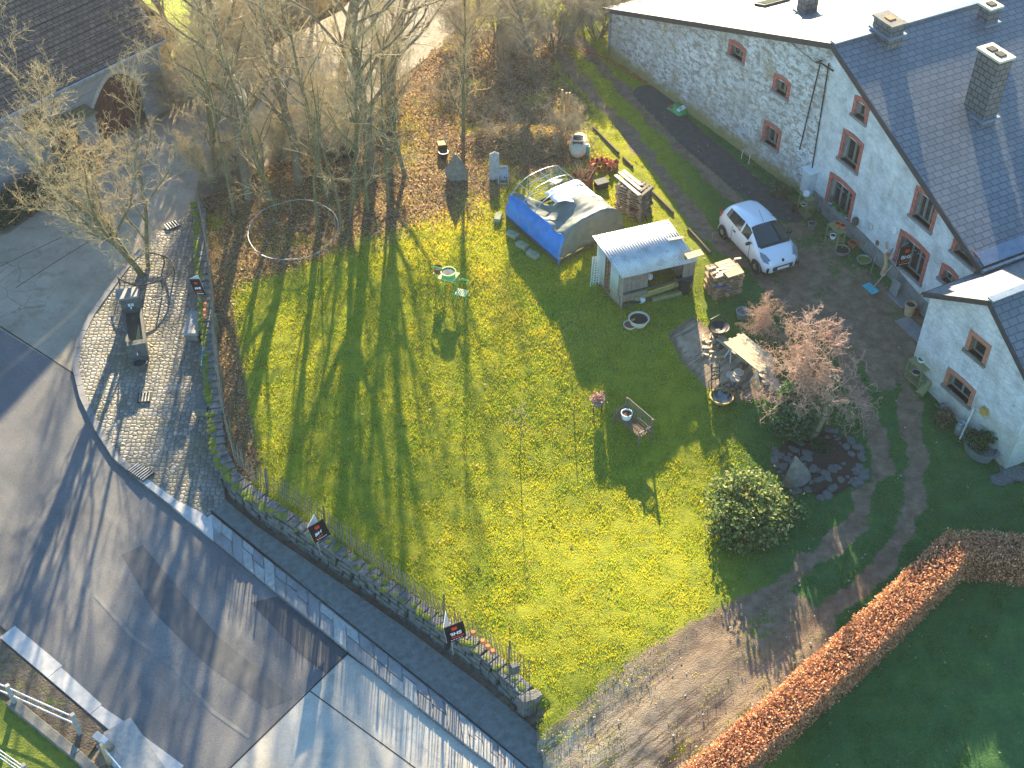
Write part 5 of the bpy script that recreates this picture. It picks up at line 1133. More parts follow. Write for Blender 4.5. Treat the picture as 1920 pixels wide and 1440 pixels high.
def leaves():
    rng = np.random.default_rng(6); N = 400000
    X = rng.uniform(-16, 15, N); Y = rng.uniform(16, 60, N); z, rz = ground_np(X, Y); d, l, w, rk = masks(X, Y)
    k = (rng.random(N) < np.clip(l, 0, 1)*.62+.009*(~rz)*(d < .3)) & (~rz); X, Y, z = X[k], Y[k], z[k]; n = len(X)
    c = tints(n, rng, (.26,.12,.06), (.42,.24,.13), (.16,.075,.045), (.52,.36,.22), (.34,.20,.08), (.30,.28,.07))
    P = np.stack([X, Y, z+rng.uniform(.0, .07, n)], 1); o = cards(P, n, .05, c, rng, name='fallen_leaves', tilt=.35)
    tag(o, 'brown fallen leaves strewn under the bare trees', 'leaves', kind='stuff')
    N = 5200; X = rng.uniform(-16, 8, N); Y = rng.uniform(36, 60, N); z, rz = ground_np(X, Y); d, l, w, rk = masks(X, Y); k = (rng.random(N) < l) & ~rz; X, Y, z = X[k], Y[k], z[k]
    segs = []; q = random.Random(3)
    for x, y, zz in zip(X, Y, z):
        a = q.random()*6.283; L = q.uniform(.2, .9); p = Vector((x, y, zz+.03)); e = p+Vector((math.cos(a)*L, math.sin(a)*L, q.uniform(0, .25))); segs.append((p, e, q.uniform(.004, .012), .003))
    V, F = branch_mesh(segs, 3); tag(np_obj('fallen_twigs_litter', V, F, M['twig']), 'fallen twigs and dead stalks scattered over the leafy bank', 'twigs', kind='stuff')
grass(); leaves()
# ------------------------------------------------------------ garden things
def at(px, py, off=0.): p = G(px, py); return Vector((p.x, p.y, Z(p.x, p.y)+off))
M['moss_block'] = mottled('mossy_block', (.20,.22,.13), (.32,.33,.22), 5, .9, .4)
def tunnel():
    FLp, BLp = at(1046, 496), at(950, 412); Wv = at(1165, 437)-FLp; U = BLp-FLp; h = 1.6
    r = empty('garden_tunnel', FLp, 'round-topped garden tunnel half covered with blue, green-grey and white tarpaulins', 'garden tunnel'); rng = random.Random(2)
    def P(u, v, k=0.): return FLp+U*u+Wv*(.5-.5*math.copysign(abs(math.cos(math.pi*v))**.8, math.cos(math.pi*v)))+Vector((0, 0, (h+k)*max(0, math.sin(math.pi*v))**.72+k*.4))
    def tp(name, v0, v1, ulo, uhi, mat, k, nu=26, nv=22, wr=.05):
        mb = MB(); vs = []
        for i in range(nv+1):
            v = v0+(v1-v0)*i/nv; a, b = ulo(v), uhi(v)
            for j in range(nu+1):
                u = a+(b-a)*j/nu; s = (hash_noise(u*9+3, v*7, 1., 5)-.5)*wr*1.6+(hash_noise(u*23, v*31, 1., 8)-.5)*wr*.7; sag = -.10*math.sin(math.pi*((u*3) % 1))**2*max(0, math.sin(math.pi*v))
                vs.append(P(u, v, k+float(s)+sag*.5-(.30*math.sin(math.pi*clamp((v-.2)/.3))*math.sin(math.pi*clamp(u*1.1)) if 'grey' in name else 0)))
        fs = [(i*(nu+1)+j, i*(nu+1)+j+1, (i+1)*(nu+1)+j+1, (i+1)*(nu+1)+j) for i in range(nv) for j in range(nu)]
        mb.add(vs, fs); o = obj(name, mb, mat, r, smooth=True, uv=False); s = o.modifiers.new('thick', 'SOLIDIFY'); s.thickness = .012; return o
    ub = lambda v: (1.0 if v < .21 else 1.0-(v-.21)/.21*.50 if v < .42 else .50-(v-.42)*1.6 if v < .5 else .37-(v-.5)*.6 if v < .8 else .19)+.02*math.sin(v*60)
    tp('blue_tarpaulin', .0, .205, lambda v: -.02, lambda v: 1.02+.01*math.sin(v*40), M['blue_tarp'], .045, wr=.09)
    tp('grey_tarpaulin', .195, 1.0, lambda v: -.03, ub, M['grey_tarp'], .05, nv=40)
    tp('white_tarpaulin', .40, 1.0, lambda v: ub(v)-.10, lambda v: .66+.03*math.sin(v*9), M['white_tarp'], .025)
    mb = MB(); n = 18; c = FLp+Wv*.5; vs = []; k = 7
    for i in range(n+1):
        e = P(-.03, i/n, .05)
        for j in range(k+1):
            f = j/k; q = e.copy(); q.z = e.z+(max(FLp.z+.34, 0)-e.z)*f if e.z > FLp.z+.34 else e.z; q.x += .05*math.sin(i*2.4)*f; q.y -= .04*math.sin(i*2.1+1)*f; vs.append(q)
    mb.add(vs, [(i*(k+1)+j, i*(k+1)+j+1, (i+1)*(k+1)+j+1, (i+1)*(k+1)+j) for i in range(n) for j in range(k)])
    o = obj('end_curtain', mb, M['grey_tarp'], r, smooth=True); o.modifiers.new('t', 'SOLIDIFY').thickness = .012
    for uu in (.0, .56, .78, 1.): obj('hoop', MB().tube([P(uu, j/16) for j in range(17)], .02, 6), M['zinc'], r)
    for v in (.32, .5, .68): obj('rail', MB().tube([P(.5, v), P(1, v)], .016, 5), M['galv'], r)
    for i, (v, t) in enumerate(((.42, 'a'), (.58, 'b'))): obj('door_post', MB().tube([P(1, v)-Vector((0, 0, P(1, v).z-BLp.z)), P(1, v)], .02, 5), M['wood_grey'], r)
    m = MB(); m.tube([P(1, .42)-Vector((0,0,.35)), P(1, .58)-Vector((0,0,.35))], .02, 5); m.tube([P(1, .42)-Vector((0,0,.95)), P(1, .58)-Vector((0,0,.95))], .02, 5); obj('door_rail', m, M['white_paint'], r)
    t = NT('clear_film'); tr = t.n('ShaderNodeBsdfTransparent', {'Color': (.93,.95,.94)}); gl = t.n('ShaderNodeBsdfGlossy', {'Color': (1,1,1), 'Roughness': .12}); mx = t.n('ShaderNodeMixShader', {0: .02, 1: tr.outputs[0], 2: gl.outputs[0]}); t.t.links.new(mx.outputs[0], t.out.inputs[0])
    tp('clear_film', .28, .98, lambda v: .40, lambda v: 1.0, t.m, -.0, wr=.02)
    for a, b in ((FLp, BLp), (FLp, FLp+Wv), (BLp, BLp+Wv), (FLp+Wv, BLp+Wv)): obj('base_board', MB().beam(a+Vector((0,0,.10)), b+Vector((0,0,.10)), .04, .22), M['wood_dark'], r)
    for i, (x, y) in enumerate([(961,444),(979,464),(999,481),(934,412)]):
        q = at(x, y); tag(obj('stepping_block', MB().box(q+Vector((0, 0, .10)), (.50, .26, .2), R(-42 if i < 3 else 80)), M['moss_block'], bevel=.015), ['concrete block beside the tunnel, uppermost of the three in a row','concrete block beside the tunnel, middle one of the three','concrete block beside the tunnel, lowest of the three in a row','mossy block standing alone at the back corner of the tunnel'][i], 'block', 'concrete blocks beside the tunnel')
M['grey_tarp'] = mottled('grey_tarp', (.12,.15,.14), (.19,.21,.19), 2.2, .62, .6, c3=(.25,.24,.18), spec=.3)
tunnel()

def corrugated(name, A, B, C, D, mat, parent, pitch=.105, amp=.022, th=.004):
    """sheet ABCD (A->B along the flutes), waves across A->D"""
    A, B, C, D = map(Vector, (A, B, C, D)); n = (B-A).cross(D-A).normalized(); n = n if n.z > 0 else -n; L = (D-A).length; k = int(L/pitch*6); vs = []
    for i in range(k+1):
        t = i/k; o = n*amp*math.sin(t*L/pitch*2*math.pi); vs += [A.lerp(D, t)+o, B.lerp(C, t)+o]
    mb = MB().add(vs, [(2*i, 2*i+1, 2*i+3, 2*i+2) for i in range(k)]); o = obj(name, mb, mat, parent, smooth=True); s = o.modifiers.new('t', 'SOLIDIFY'); s.thickness = th; return o
M['corr'] = mottled('corrugated_iron', (.40,.42,.43), (.60,.61,.61), 2, .42, .1, metal=.55, c3=(.36,.36,.33))
def shed():
    p0 = at(1164, 574); pL = at(1121, 527); pR = at(1292, 540)
    u = pL-p0; u.z = 0; w = pR-p0; w.z = 0; zf = p0.z; hF, hB = 1.50, 2.15
    r = empty('garden_shed', p0, 'small plank shed with a corrugated iron roof and an open wire-mesh front', 'shed'); Zv = Vector((0, 0, 1))
    # back-left corner is where the side wall ends
    L = u.length; ud, wd = u.normalized(), w.normalized(); depth = L*1.03
    a, b, c, d = p0, p0+w, p0+w+ud*depth, p0+ud*depth
    print('shed w', w.length, 'depth', depth)
    for q, hh in ((a, hF), (b, hF), (c, hB), (d, hB)): obj('corner_post', MB().box(q+Zv*(hh/2-.05), (.09, .09, hh+.1), math.atan2(wd.y, wd.x)), M['wood_grey'], r)
    def wall(name, q0, q1, h0, h1, z0, mat, n, side, gap=.008):
        mb = MB(); dd = (q1-q0); 
        for i in range(n):
            t0, t1 = i/n, (i+1)/n; s, e = q0+dd*t0+dd.normalized()*gap, q0+dd*t1-dd.normalized()*gap; hh0, hh1 = h0+(h1-h0)*t0, h0+(h1-h0)*t1; j = rng.uniform(-.04, .0)
            mb.prism([s+Zv*(z0+j), e+Zv*(z0+j), e+Zv*hh1, s+Zv*hh0], side*.022)
        return obj(name, mb, mat, r)
    rng = random.Random(4); nl_ = -wd; nf = -ud
    wall('side_wall', a+nl_*.04, d+nl_*.04, hF-.03, hB-.03, .55, M['wood_grey'], 11, nl_)
    wall('skirt_board', a+nl_*.03, d+nl_*.03, .56, .62, -.05, mottled('shed_concrete', (.24,.21,.17), (.33,.29,.24), 4, .9, .4), 3, nl_)
    wall('back_wall', d, c, hB-.03, hB-.03, .0, M['wood_grey'], 14, -nf)
    wall('side_wall', c-nl_*.03, b-nl_*.03, hB-.03, hF-.03, .0, M['wood_grey'], 10, wd)
    wall('front_planks', a+nf*.03, a+nf*.03+wd*w.length*.36, hF-.05, hF-.05, .22, M['wood_tan_grey'], 6, nf)
    wall('end_planks', a+nf*.04+wd*w.length*.86, a+nf*.04+wd*w.length*1.04, hF+.25, hF+.25, .0, M['wood_tan_grey'], 2, nf)
    # white translucent sheets and a lattice on the side wall
    for t0, t1 in ((.06, .38), (.62, .95)):
        s, e = a.lerp(d, t0)+nl_*.10, a.lerp(d, t1)+nl_*.10
        corrugated('pale_sheet', s+Zv*.40, s+Zv*(hF+(hB-hF)*t0-.06), e+Zv*(hF+(hB-hF)*t1-.06), e+Zv*.48, M['pale_sheet'], r, .13, .02, .006)
    mb = MB(); s, e = a.lerp(d, .41)+nl_*.085, a.lerp(d, .60)+nl_*.085; top = hF+(hB-hF)*.5
    for i in range(9): z = .25+(top-.3)*i/8; mb.beam(s+Zv*z, e+Zv*(z+.12), .02, .03)
    for t in (.0, .5, 1.): mb.beam(s.lerp(e, t)+Zv*.2, s.lerp(e, t)+Zv*top, .02, .035, up=wd)
    obj('lattice', mb, M['rust'], r)
    # dark interior, mesh, rails and boards of the open front
    o0, o1 = a+wd*w.length*.36+nf*.02, a+wd*w.length*.86+nf*.02
    obj('interior', MB().prism([a+ud*.35+Zv*.02+wd*.1, b+ud*.35+Zv*.02-wd*.1, c-ud*.1+Zv*.02-wd*.1, d-ud*.1+Zv*.02+wd*.1], Zv*.05), M['wood_dark'], r)
    mb = MB()
    for i in range(20): q = o0.lerp(o1, i/19); mb.tube([q+Zv*.70, q+Zv*(hF-.05)], .0025, 3, False)
    for i in range(11): z = .70+(hF-.75)*i/10; mb.tube([o0+Zv*z, o1+Zv*z], .0025, 3, False)
    obj('wire_mesh', mb, M['dark_metal'], r)
    mb = MB(); mb.beam(a+nf*.10+Zv*.62, b+nf*.10+Zv*.70, .05, .08); mb.beam(a+nf*.10+Zv*.06, b+nf*.10+Zv*.1, .05, .08); obj('front_rail', mb, M['dark_green_wood'], r)
    mb = MB(); mb.beam(a+nf*.07+wd*.5+Zv*.24, b+nf*.06-wd*.3+Zv*.46, .02, .17); obj('front_board', mb, M['moss_wood'], r)
    mb = MB(); mb.beam(o0+nf*.04+Zv*.38, o1+nf*.04+Zv*.52-wd*.2, .02, .15); obj('front_board', mb, M['ochre'], r)
    obj('shelf_item', MB().lathe([(.05, 0), (.10, .05), (.11, .2), (.05, .24)], o0+wd*.3+ud*.3+Zv*.72, 10), M['white_paint'], r)
    # roof
    ov = .16; A_ = a+nl_*ov*1.2+nf*ov*1.4+Zv*(hF+.02-.03); B_ = b+wd*ov*.6+nf*ov*1.4+Zv*(hF-.01); C_ = c+wd*ov*.6+ud*ov+Zv*(hB+.06); D_ = d+nl_*ov*1.2+ud*ov+Zv*(hB+.05)
    corrugated('roof', A_, D_, C_, B_, M['corr'], r)
    q = C_.lerp(B_, .45)+Zv*.06-wd*.3; tag(obj('roof_plank', MB().beam(q-wd*.28, q+wd*.30+nf*.05, .12, .04), M['wood_pale'], bevel=.004), 'short pale plank lying on the shed roof edge', 'plank')
    q = B_+Zv*.30-wd*.25+ud*.1; tag(obj('roof_board', MB().beam(q-wd*.22-Zv*.05, q+wd*.42, .34, .03), M['wood_tan'], bevel=.004), 'tan board lying on top of the shed corner post', 'board')
    # things round the shed
    q = p0+w*1.0+nf*.35; 
    lw = at(1248, 560); m = MB(); m.beam(lw-wd*.55+Zv*.09, lw+wd*.62+Zv*.13, .16, .16); tag(obj('log_beam', m, M['moss_wood'], bevel=.02), 'pale mossy beam lying along the shed front', 'beam')
    return r
M['wood_tan_grey'] = mottled('weathered_planks', (.17,.135,.11), (.27,.22,.18), 5, .85, .4); M['moss_wood'] = mottled('mossy_board', (.16,.18,.07), (.26,.25,.12), 4, .9, .4); M['dark_green_wood'] = mottled('dark_green_wood', (.03,.055,.04), (.06,.09,.065), 5, .8)
t = NT('pale_sheet'); M['pale_sheet'] = t.leafy((.62,.68,.64), .35)
shed()

def pot(name, px, py, rad, h, mat, label, cat='pot', group=None, fill='soil', off=0., taper=.75, sx=1., rz=0., n=18, tilt=None, base=None, handle=False):
    p = base or at(px, py, off); r = empty(name, p, label, cat, group, rz)
    pr = [(rad*taper*.98, 0), (rad*(taper+.12), h*.35), (rad, h), (rad*1.06, h), (rad*1.06, h+.015), (rad*.93, h+.015), (rad*.88, h*.85)]
    o = obj('vessel', MB().lathe(pr, (0,0,0), n, sx=sx), M[mat], r, world=False, smooth=False)
    if fill: obj('content', MB().lathe([(rad*.88, h*.80), (rad*.885, h*.865)], (0,0,0), n, sx=sx), M[fill] if fill in M else water_mat(), r, world=False)
    if handle: obj('handle', MB().tube([(rad*math.cos(a)*1.02, 0, h+rad*.9*math.sin(a)) for a in [R(k*18) for k in range(11)]], .008, 5), M['dark_metal'], r, world=False)
    if tilt: r.rotation_euler = (tilt[0], tilt[1], rz)
    return r
pot('round_planter', 1197, 607, .37, .26, 'cream', 'large cream round planter full of dark soil in front of the shed', 'planter')
pot('small_planter', 1181, 613, .24, .12, 'cream', 'smaller shallow cream dish with brown plants beside the large planter', 'planter', fill='rust')
obj('flag', MB().box((.1, .06, .2), (.16, .05, .22), R(30)), M['ochre'], bpy.data.objects['small_planter'], world=False)
pot('white_bucket', 1207, 566, .13, .2, 'white_paint', 'small white bucket lying on its side by the shed front', 'bucket', fill=None, tilt=(R(80), 0), rz=R(-60), off=.12)
pot('dustbin', 1282, 547, .26, .62, 'black_plastic', 'black plastic dustbin against the shed corner', 'dustbin', fill='stone')
pot('zinc_bucket', 1391, 596, .24, .32, 'zinc', 'grey zinc bucket on the grass above the garden table', 'bucket', fill='stone')
pot('round_basin', 1352, 750, .40, .2, 'ochre', 'round tan basin holding dark water beside the garden table', 'basin', fill='water_', n=28)
# trellis
p = at(1117, 537); r = empty('white_trellis', p, 'white lattice trellis leaning at the left side of the shed', 'trellis'); m = MB()
for i in range(5): m.tube([p+Vector((-.20+.1*i, .02*i, .05 if i not in (0, 4) else -.05)), p+Vector((-.16+.1*i, .02*i, 1.35))], .012, 4)
for i in range(11): z = .15+i*.115; m.tube([p+Vector((-.2, 0, z)), p+Vector((.22, .08, z+.10))], .009, 4); m.tube([p+Vector((-.2, 0, z+.10)), p+Vector((.22, .08, z))], .009, 4)
obj('lattice', m, M['white_paint'], r)
def rod(px, py, h, label, mat='rust', rad=.018, lean=(0, 0)):
    p = at(px, py); tag(obj('garden_stake', MB().tube([p-Vector((0,0,.1)), p+Vector((lean[0], lean[1], h))], rad, 5), M[mat]), label, 'stake', 'thin stakes in the grass')
rod(1160, 591, .9, 'thin dark iron rod in front of the shed corner'); rod(1264, 552, .75, 'thin dark iron rod at the right end of the shed front'); rod(1076, 780, .62, 'thin green stake in the lawn left of the flower pot stand', 'moss_bark'); rod(1333, 466, .75, 'thin wooden stake between the track and the pallet pile', 'moss_bark', .02)
# clothes pots on stand in the lawn
p = at(1120, 768); r = empty('pot_stand', p, 'grey flower pot with dried flowers on thin metal legs in the lawn', 'flower pot'); m = MB()
for a in range(4): m.tube([(.2*math.cos(a*1.57+.7), .2*math.sin(a*1.57+.7), -.03), (.19*math.cos(a*1.57+.7), .19*math.sin(a*1.57+.7), .30)], .012, 5)
obj('leg_frame', m, M['dark_metal'], r, world=False); obj('pot', MB().lathe([(.15, .22), (.20, .30), (.235, .50), (.25, .52), (.22, .52), (.2, .47)], (0,0,0), 16), M['stone'], r, world=False)
rg = np.random.default_rng(5); n = 260; cards(np.stack([rg.normal(0, .12, n), rg.normal(0, .12, n), .48+rg.random(n)*.22], 1), n, .04, tints(n, rg, (.5,.2,.25), (.35,.22,.12), (.3,.12,.3), (.55,.42,.2)), rg, name='flowers', parent=r)
# wooden bench with white tub
def bench():
    a, b = at(1165, 790), at(1203, 830); d = (b-a); d.z = 0; L = d.length; c = (a+b)/2; rz = math.atan2(d.y, d.x)
    r = empty('garden_bench', c, 'old brown wooden bench with a slatted back in the shaded lawn', 'bench', rz=rz)
    L = 1.35
    m = MB()
    for i in range(3): m.box((0, -.18+i*.17, .42), (L, .14, .03))
    obj('seat', m, M['bench_wood'], r, world=False); m = MB()
    for i in range(14): m.box((-L/2+.06+i*(L-.12)/13, .30, .68), (.03, .015, .38), Matrix.Rotation(R(-10), 3, 'X'))
    m.box((0, .35, .88), (L, .025, .05)); m.box((0, .27, .50), (L, .025, .05)); obj('backrest', m, M['bench_old'], r, world=False)
    for x in (-L/2+.03, L/2-.03):
        for y, h in ((-.24, .62), (.29, .95)): obj('leg', MB().box((x, y, h/2), (.055, .055, h)), M['bench_old'], r, world=False)
        obj('armrest', MB().box((x, .03, .62), (.06, .58, .03)), M['bench_old'], r, world=False)
    return c, rz
M['bench_old'] = mottled('bench_old', (.13,.11,.085), (.21,.18,.14), 5, .8, .3)
M['bench_wood'] = mottled('bench_wood', (.14,.075,.04), (.22,.13,.07), 5, .7, .3, c3=(.16,.17,.04))
c, rz = bench(); d = Vector((math.cos(rz), math.sin(rz), 0)); pot('white_tub', 0, 0, .19, .24, 'white_paint', 'white tub of withered plants standing on the old bench', 'tub', fill='soil', base=c-d*.30+Vector((0, 0, .435)), taper=.8)
# green garden set
def green_set():
    p = at(843, 545); rz = R(-25); r = empty('garden_table', p, 'square lime-topped folding table on crossed green legs', 'garden table', rz=rz)
    obj('table_top', MB().box((0, 0, .70), (.62, .62, .03)), M['lime_cloth'], r, world=False, bevel=.01)
    for s in (-1, 1):
        for t in (-1, 1): obj('leg', MB().beam((s*.24, t*.24, -.02), (s*.24, -t*.24, .69), .025, .025), M['green_paint'], r, world=False)
    pot('washtub', 0, 0, .27, .16, 'green_paint', 'round tub of soil standing on the lime garden table', 'tub', fill='stone', base=p+Vector((-.02, .03, .716)), taper=.85)
    for q, (px, py, rzz, lb) in enumerate([(866, 566, R(-20), 'green slatted folding chair at the lower right of the lime table'), (826, 527, R(160), 'green folding chair with a curved back behind the lime table')]):
        c = at(px, py); ch = empty('folding_chair', c, lb, 'chair', 'green folding chairs', rzz); m = MB()
        for i in range(6): m.box((-.18+i*.072, 0, .44), (.045, .38, .018))
        obj('seat', m, M['lime_slat'], ch, world=False)
        obj('backrest', MB().tube([(-.19, .24, .80), (-.1, .27, .84), (.1, .27, .84), (.19, .24, .80)], .035, 6), M['green_paint'], ch, world=False)
        for s in (-1, 1): obj('leg', MB().tube([(s*.19, -.19, 0), (s*.19, .08, .44), (s*.19, .24, .82)], .012, 5), M['green_paint'], ch, world=False); obj('leg', MB().tube([(s*.17, .2, 0), (s*.17, -.16, .43)], .012, 5), M['green_paint'], ch, world=False)
    pot('brown_pot', 0, 0, .16, .24, 'rust', 'brown pot with a dead plant standing on the chair behind the lime table', 'pot', base=at(822, 529)+Vector((0, 0, .455)))
M['lime_slat'] = mottled('lime_slat', (.50,.62,.34), (.66,.72,.5), 4, .6)
green_set()
# outdoor table with planks, benches, barbecue
def picnic():
    c = at(1403, 690); ax = at(1449, 700)-at(1372, 628); ax.z = 0; rz = math.atan2(ax.y, ax.x)
    r = empty('plank_table', c, 'long plank-topped garden table on white trestle legs under the curly twigs', 'garden table', rz=rz); m = MB()
    for i in range(7): m.box((0.05*math.sin(i*2.2), -.39+i*.13, .74), (1.85, .12, .03))
    obj('table_top', m, M['wood_pale_grey'], r, world=False)
    for x in (-.7, .7):
        for s in (-1, 1):
            for t in (-.18, .18): obj('leg', MB().beam((x+t, s*.38, -.03), (x-t*.2, s*.25, .72), .04, .04), M['white_wood'], r, world=False)
    b = at(1375, 672); be = empty('plank_bench', b+Vector((0,0,0)), 'narrow pale bench along the near side of the plank table', 'bench', rz=rz); m = MB()
    for i in range(2): m.box((0, -.1+i*.17, .42), (1.6, .14, .03))
    obj('seat', m, M['wood_pale_grey'], be, world=False)
    for x in (-.6, .6): obj('leg', MB().box((x, 0, .2), (.06, .26, .42)), M['wood_dark'], be, world=False)
    b = at(1344, 640); g_ = empty('barbecue', b, 'black sagging barbecue stand at the top of the sandy patch', 'barbecue', rz=.3)
    obj('bowl', MB().lathe([(.05, .45), (.26, .52), (.33, .66), (.34, .68), (.30, .66), (.1, .56)], (0,0,0), 16, sx=1.15), M['black_plastic'], g_, world=False); 
    for a in range(3): obj('leg', MB().tube([(.12*math.cos(a*2.1), .12*math.sin(a*2.1), .5), (.33*math.cos(a*2.1), .33*math.sin(a*2.1), -.02)], .015, 5), M['black_plastic'], g_, world=False)
    obj('hood', MB().tube([(-.34, .05, .68), (-.25, .2, .92), (.1, .27, 1.0), (.35, .15, .75)], .03, 5), M['black_plastic'], g_, world=False)
    b = at(1342, 728); g_ = empty('folded_chair', b, 'dark folded metal garden chair leaning by the bench legs', 'chair', rz=R(20)); m = MB()
    for s in (-.16, .16): m.tube([(s, 0, 0), (s*.9, .25, 1.0)], .016, 5); m.tube([(s*.8, .35, 0), (s*.9, -.05, .8)], .014, 5)
    obj('frame', m, M['dark_metal'], g_, world=False); m = MB()
    for i in range(4): m.box((0, .08+.04*i, .40+i*.14), (.3, .02, .06))
    obj('slats', m, M['wood_dark'], g_, world=False)
    b = at(1372, 735); g_ = empty('tree_stump_seat', b, 'dark twisted root beside the table legs', 'root'); m = MB(); q = random.Random(7)
    for a in range(7): m.tube([(0, 0, .1), (.2*math.cos(a), .2*math.sin(a), .25+.1*q.random()), (.45*math.cos(a+.3), .42*math.sin(a+.3), .02)], [.06, .04, .015], 5)
    obj('root', m, M['wood_dark'], g_, world=False)
M['wood_pale_grey'] = mottled('pale_grey_wood', (.34,.29,.19), (.47,.40,.27), 4, .75, .3); M['white_wood'] = mottled('white_wood', (.42,.45,.46), (.58,.60,.60), 5, .7)
picnic()
rng = random.Random(9)
for i, (x, y) in enumerate([(1428,693),(1440,697),(1432,705),(1441,709),(1446,715),(1452,718),(1437,716),(1457,726),(1449,727),(1385,700),(1378,712),(1370,705)]):
    p = at(x, y); tag(obj('log_slice', MB().lathe([(rng.uniform(.13, .2), 0), (rng.uniform(.13, .2), .07)], p, 10), M['wood_pale']), 'round pale log slice laid flat beside the garden table', 'log slice', 'log slices beside the garden table')
for i in range(16):
    p = at(rng.uniform(1318, 1348), rng.uniform(628, 672)); a = rng.random()*3; d = Vector((math.cos(a), math.sin(a), 0)); L = rng.uniform(.08, .22)
    tag(obj('firewood', MB().beam(p-d*L+Vector((0,0,.04+rng.random()*.06)), p+d*L+Vector((0,0,.05)), .06, .05), M['wood_pale' if i % 3 else 'wood_tan']), 'split piece of firewood scattered on the sandy patch', 'firewood', 'split firewood on the sandy patch')

# pallets ---------------------------------------------------------------
def pallet(c, rz, wood, label, group, w=1.2, d=.8):
    r = empty('wooden_pallet', c, label, 'pallet', group, rz); m = MB()
    for i in range(7): m.box((-w/2+.05+i*(w-.1)/6, 0, .125), (.11, d, .022))
    obj('top_board', m, M[wood], r, world=False); m = MB()
    for y in (-d/2+.05, 0, d/2-.05):
        m.box((0, y, .103), (w, .1, .02)); m.box((0, y, .012), (w, .1, .022))
        for x in (-w/2+.08, 0, w/2-.08): m.box((x, y, .058), (.14, .1, .07))
    obj('block_row', m, M[wood], r, world=False); return r
def lv(i, n): return 'bottom one' if i == 0 else 'topmost' if i == n-1 else ['', 'second from the bottom', 'third from the bottom', 'fourth from the bottom', 'fifth from the bottom', 'sixth from the bottom', 'seventh from the bottom', 'eighth from the bottom'][i]
rng = random.Random(12); M['pallet_wood'] = mottled('pallet_wood', (.24,.15,.085), (.42,.28,.16), 5, .85, .4); M['pallet_grey'] = mottled('pallet_grey', (.12,.095,.075), (.25,.20,.15), 5, .85, .4)
cA = at(1355, 545); a_ = at(1388, 545)-at(1340, 560); rz = math.atan2(a_.y, a_.x)
n = 7
for i in range(n): pallet(cA+Vector((rng.uniform(-.05, .05), rng.uniform(-.05, .05), i*.145)), rz+rng.uniform(-.12, .12), 'pallet_wood', 'rough brown pallet in the pile beside the car, '+lv(i, n), 'pallets piled beside the car', w=1.05 if i % 2 else 1.2)
m = MB(); m.box(cA+Vector((.12, .02, n*.145+.03)), (.66, .95, .025), rz+.1); tag(obj('plywood_sheet', m, M['wood_tan'], bevel=.004), 'tan plywood sheet with thin scored lines on top of the pallet pile by the car', 'board')
for i in range(9):
    q = cA+Matrix.Rotation(rz, 3, 'Z') @ Vector((-.45+.07*i*(i % 3), -.35+.09*i, n*.145+.035)); tag(obj('offcut', MB().box(q, (rng.uniform(.25, .42), .09, .035), rz+rng.uniform(-.2, .2)), M['wood_pale'], bevel=.003), 'short pale offcut lying on the pallet pile by the car', 'offcut', 'wood offcuts on the pallet pile')
m = MB(); q = cA+Matrix.Rotation(rz, 3, 'Z') @ Vector((-.35, -.48, .62)); m.box(q, (.62, .05, .07), rz-.5); tag(obj('blue_strip', m, M['blue_strap'], bevel=.01), 'dark blue bar leaning on the left side of the pallet pile by the car', 'bar')
cB = at(1187, 398); rzB = R(-38); nB = 9
for i in range(nB): pallet(cB+Vector((rng.uniform(-.04, .04), rng.uniform(-.04, .04), i*.145)), rzB+rng.uniform(-.06, .06), 'pallet_grey', 'grey weathered pallet in the tall pile behind the shed, '+lv(i, nB) if i < 8 else 'grey weathered pallet in the tall pile behind the shed, topmost', 'pallets piled behind the shed')
for i in range(3):
    d = Vector((math.cos(rzB-.35), math.sin(rzB-.35), 0)); q = cB+Vector((-.28+.16*i, -.1+.16*i, nB*.145+.03+.03*(i == 1))); tag(obj('long_plank', MB().beam(q-d*.85, q+d*(.75-.2*i), .15, .03), M['wood_pale'], bevel=.004), ['long pale plank on the tall pallet pile, nearest the tunnel', 'long pale plank on the tall pallet pile, middle one of three', 'shorter pale plank on the tall pallet pile, nearest the track'][i], 'plank', 'planks on the tall pallet pile')
r = empty('wheelbarrow', at(1193, 402), 'rusty wheelbarrow tray with a black tyre in it squeezed behind the shed', 'wheelbarrow', rz=R(15))
obj('tray', MB().lathe([(.22, .30), (.48, .55), (.50, .56), (.44, .52), (.2, .34)], (0,0,0), 4, sx=1.2, rot=.8), M['rust'], r, world=False); obj('wheel', MB().lathe([(.12, .0), (.2, .0), (.22, .06), (.2, .12), (.12, .12)], (0, -.02, .46), 16), M['tyre'], r, world=False)
for s in (-1, 1): obj('handle', MB().tube([(s*.2, -.7, .12), (s*.22, .2, .4), (s*.28, .8, .5)], .018, 5), M['dark_metal'], r, world=False)

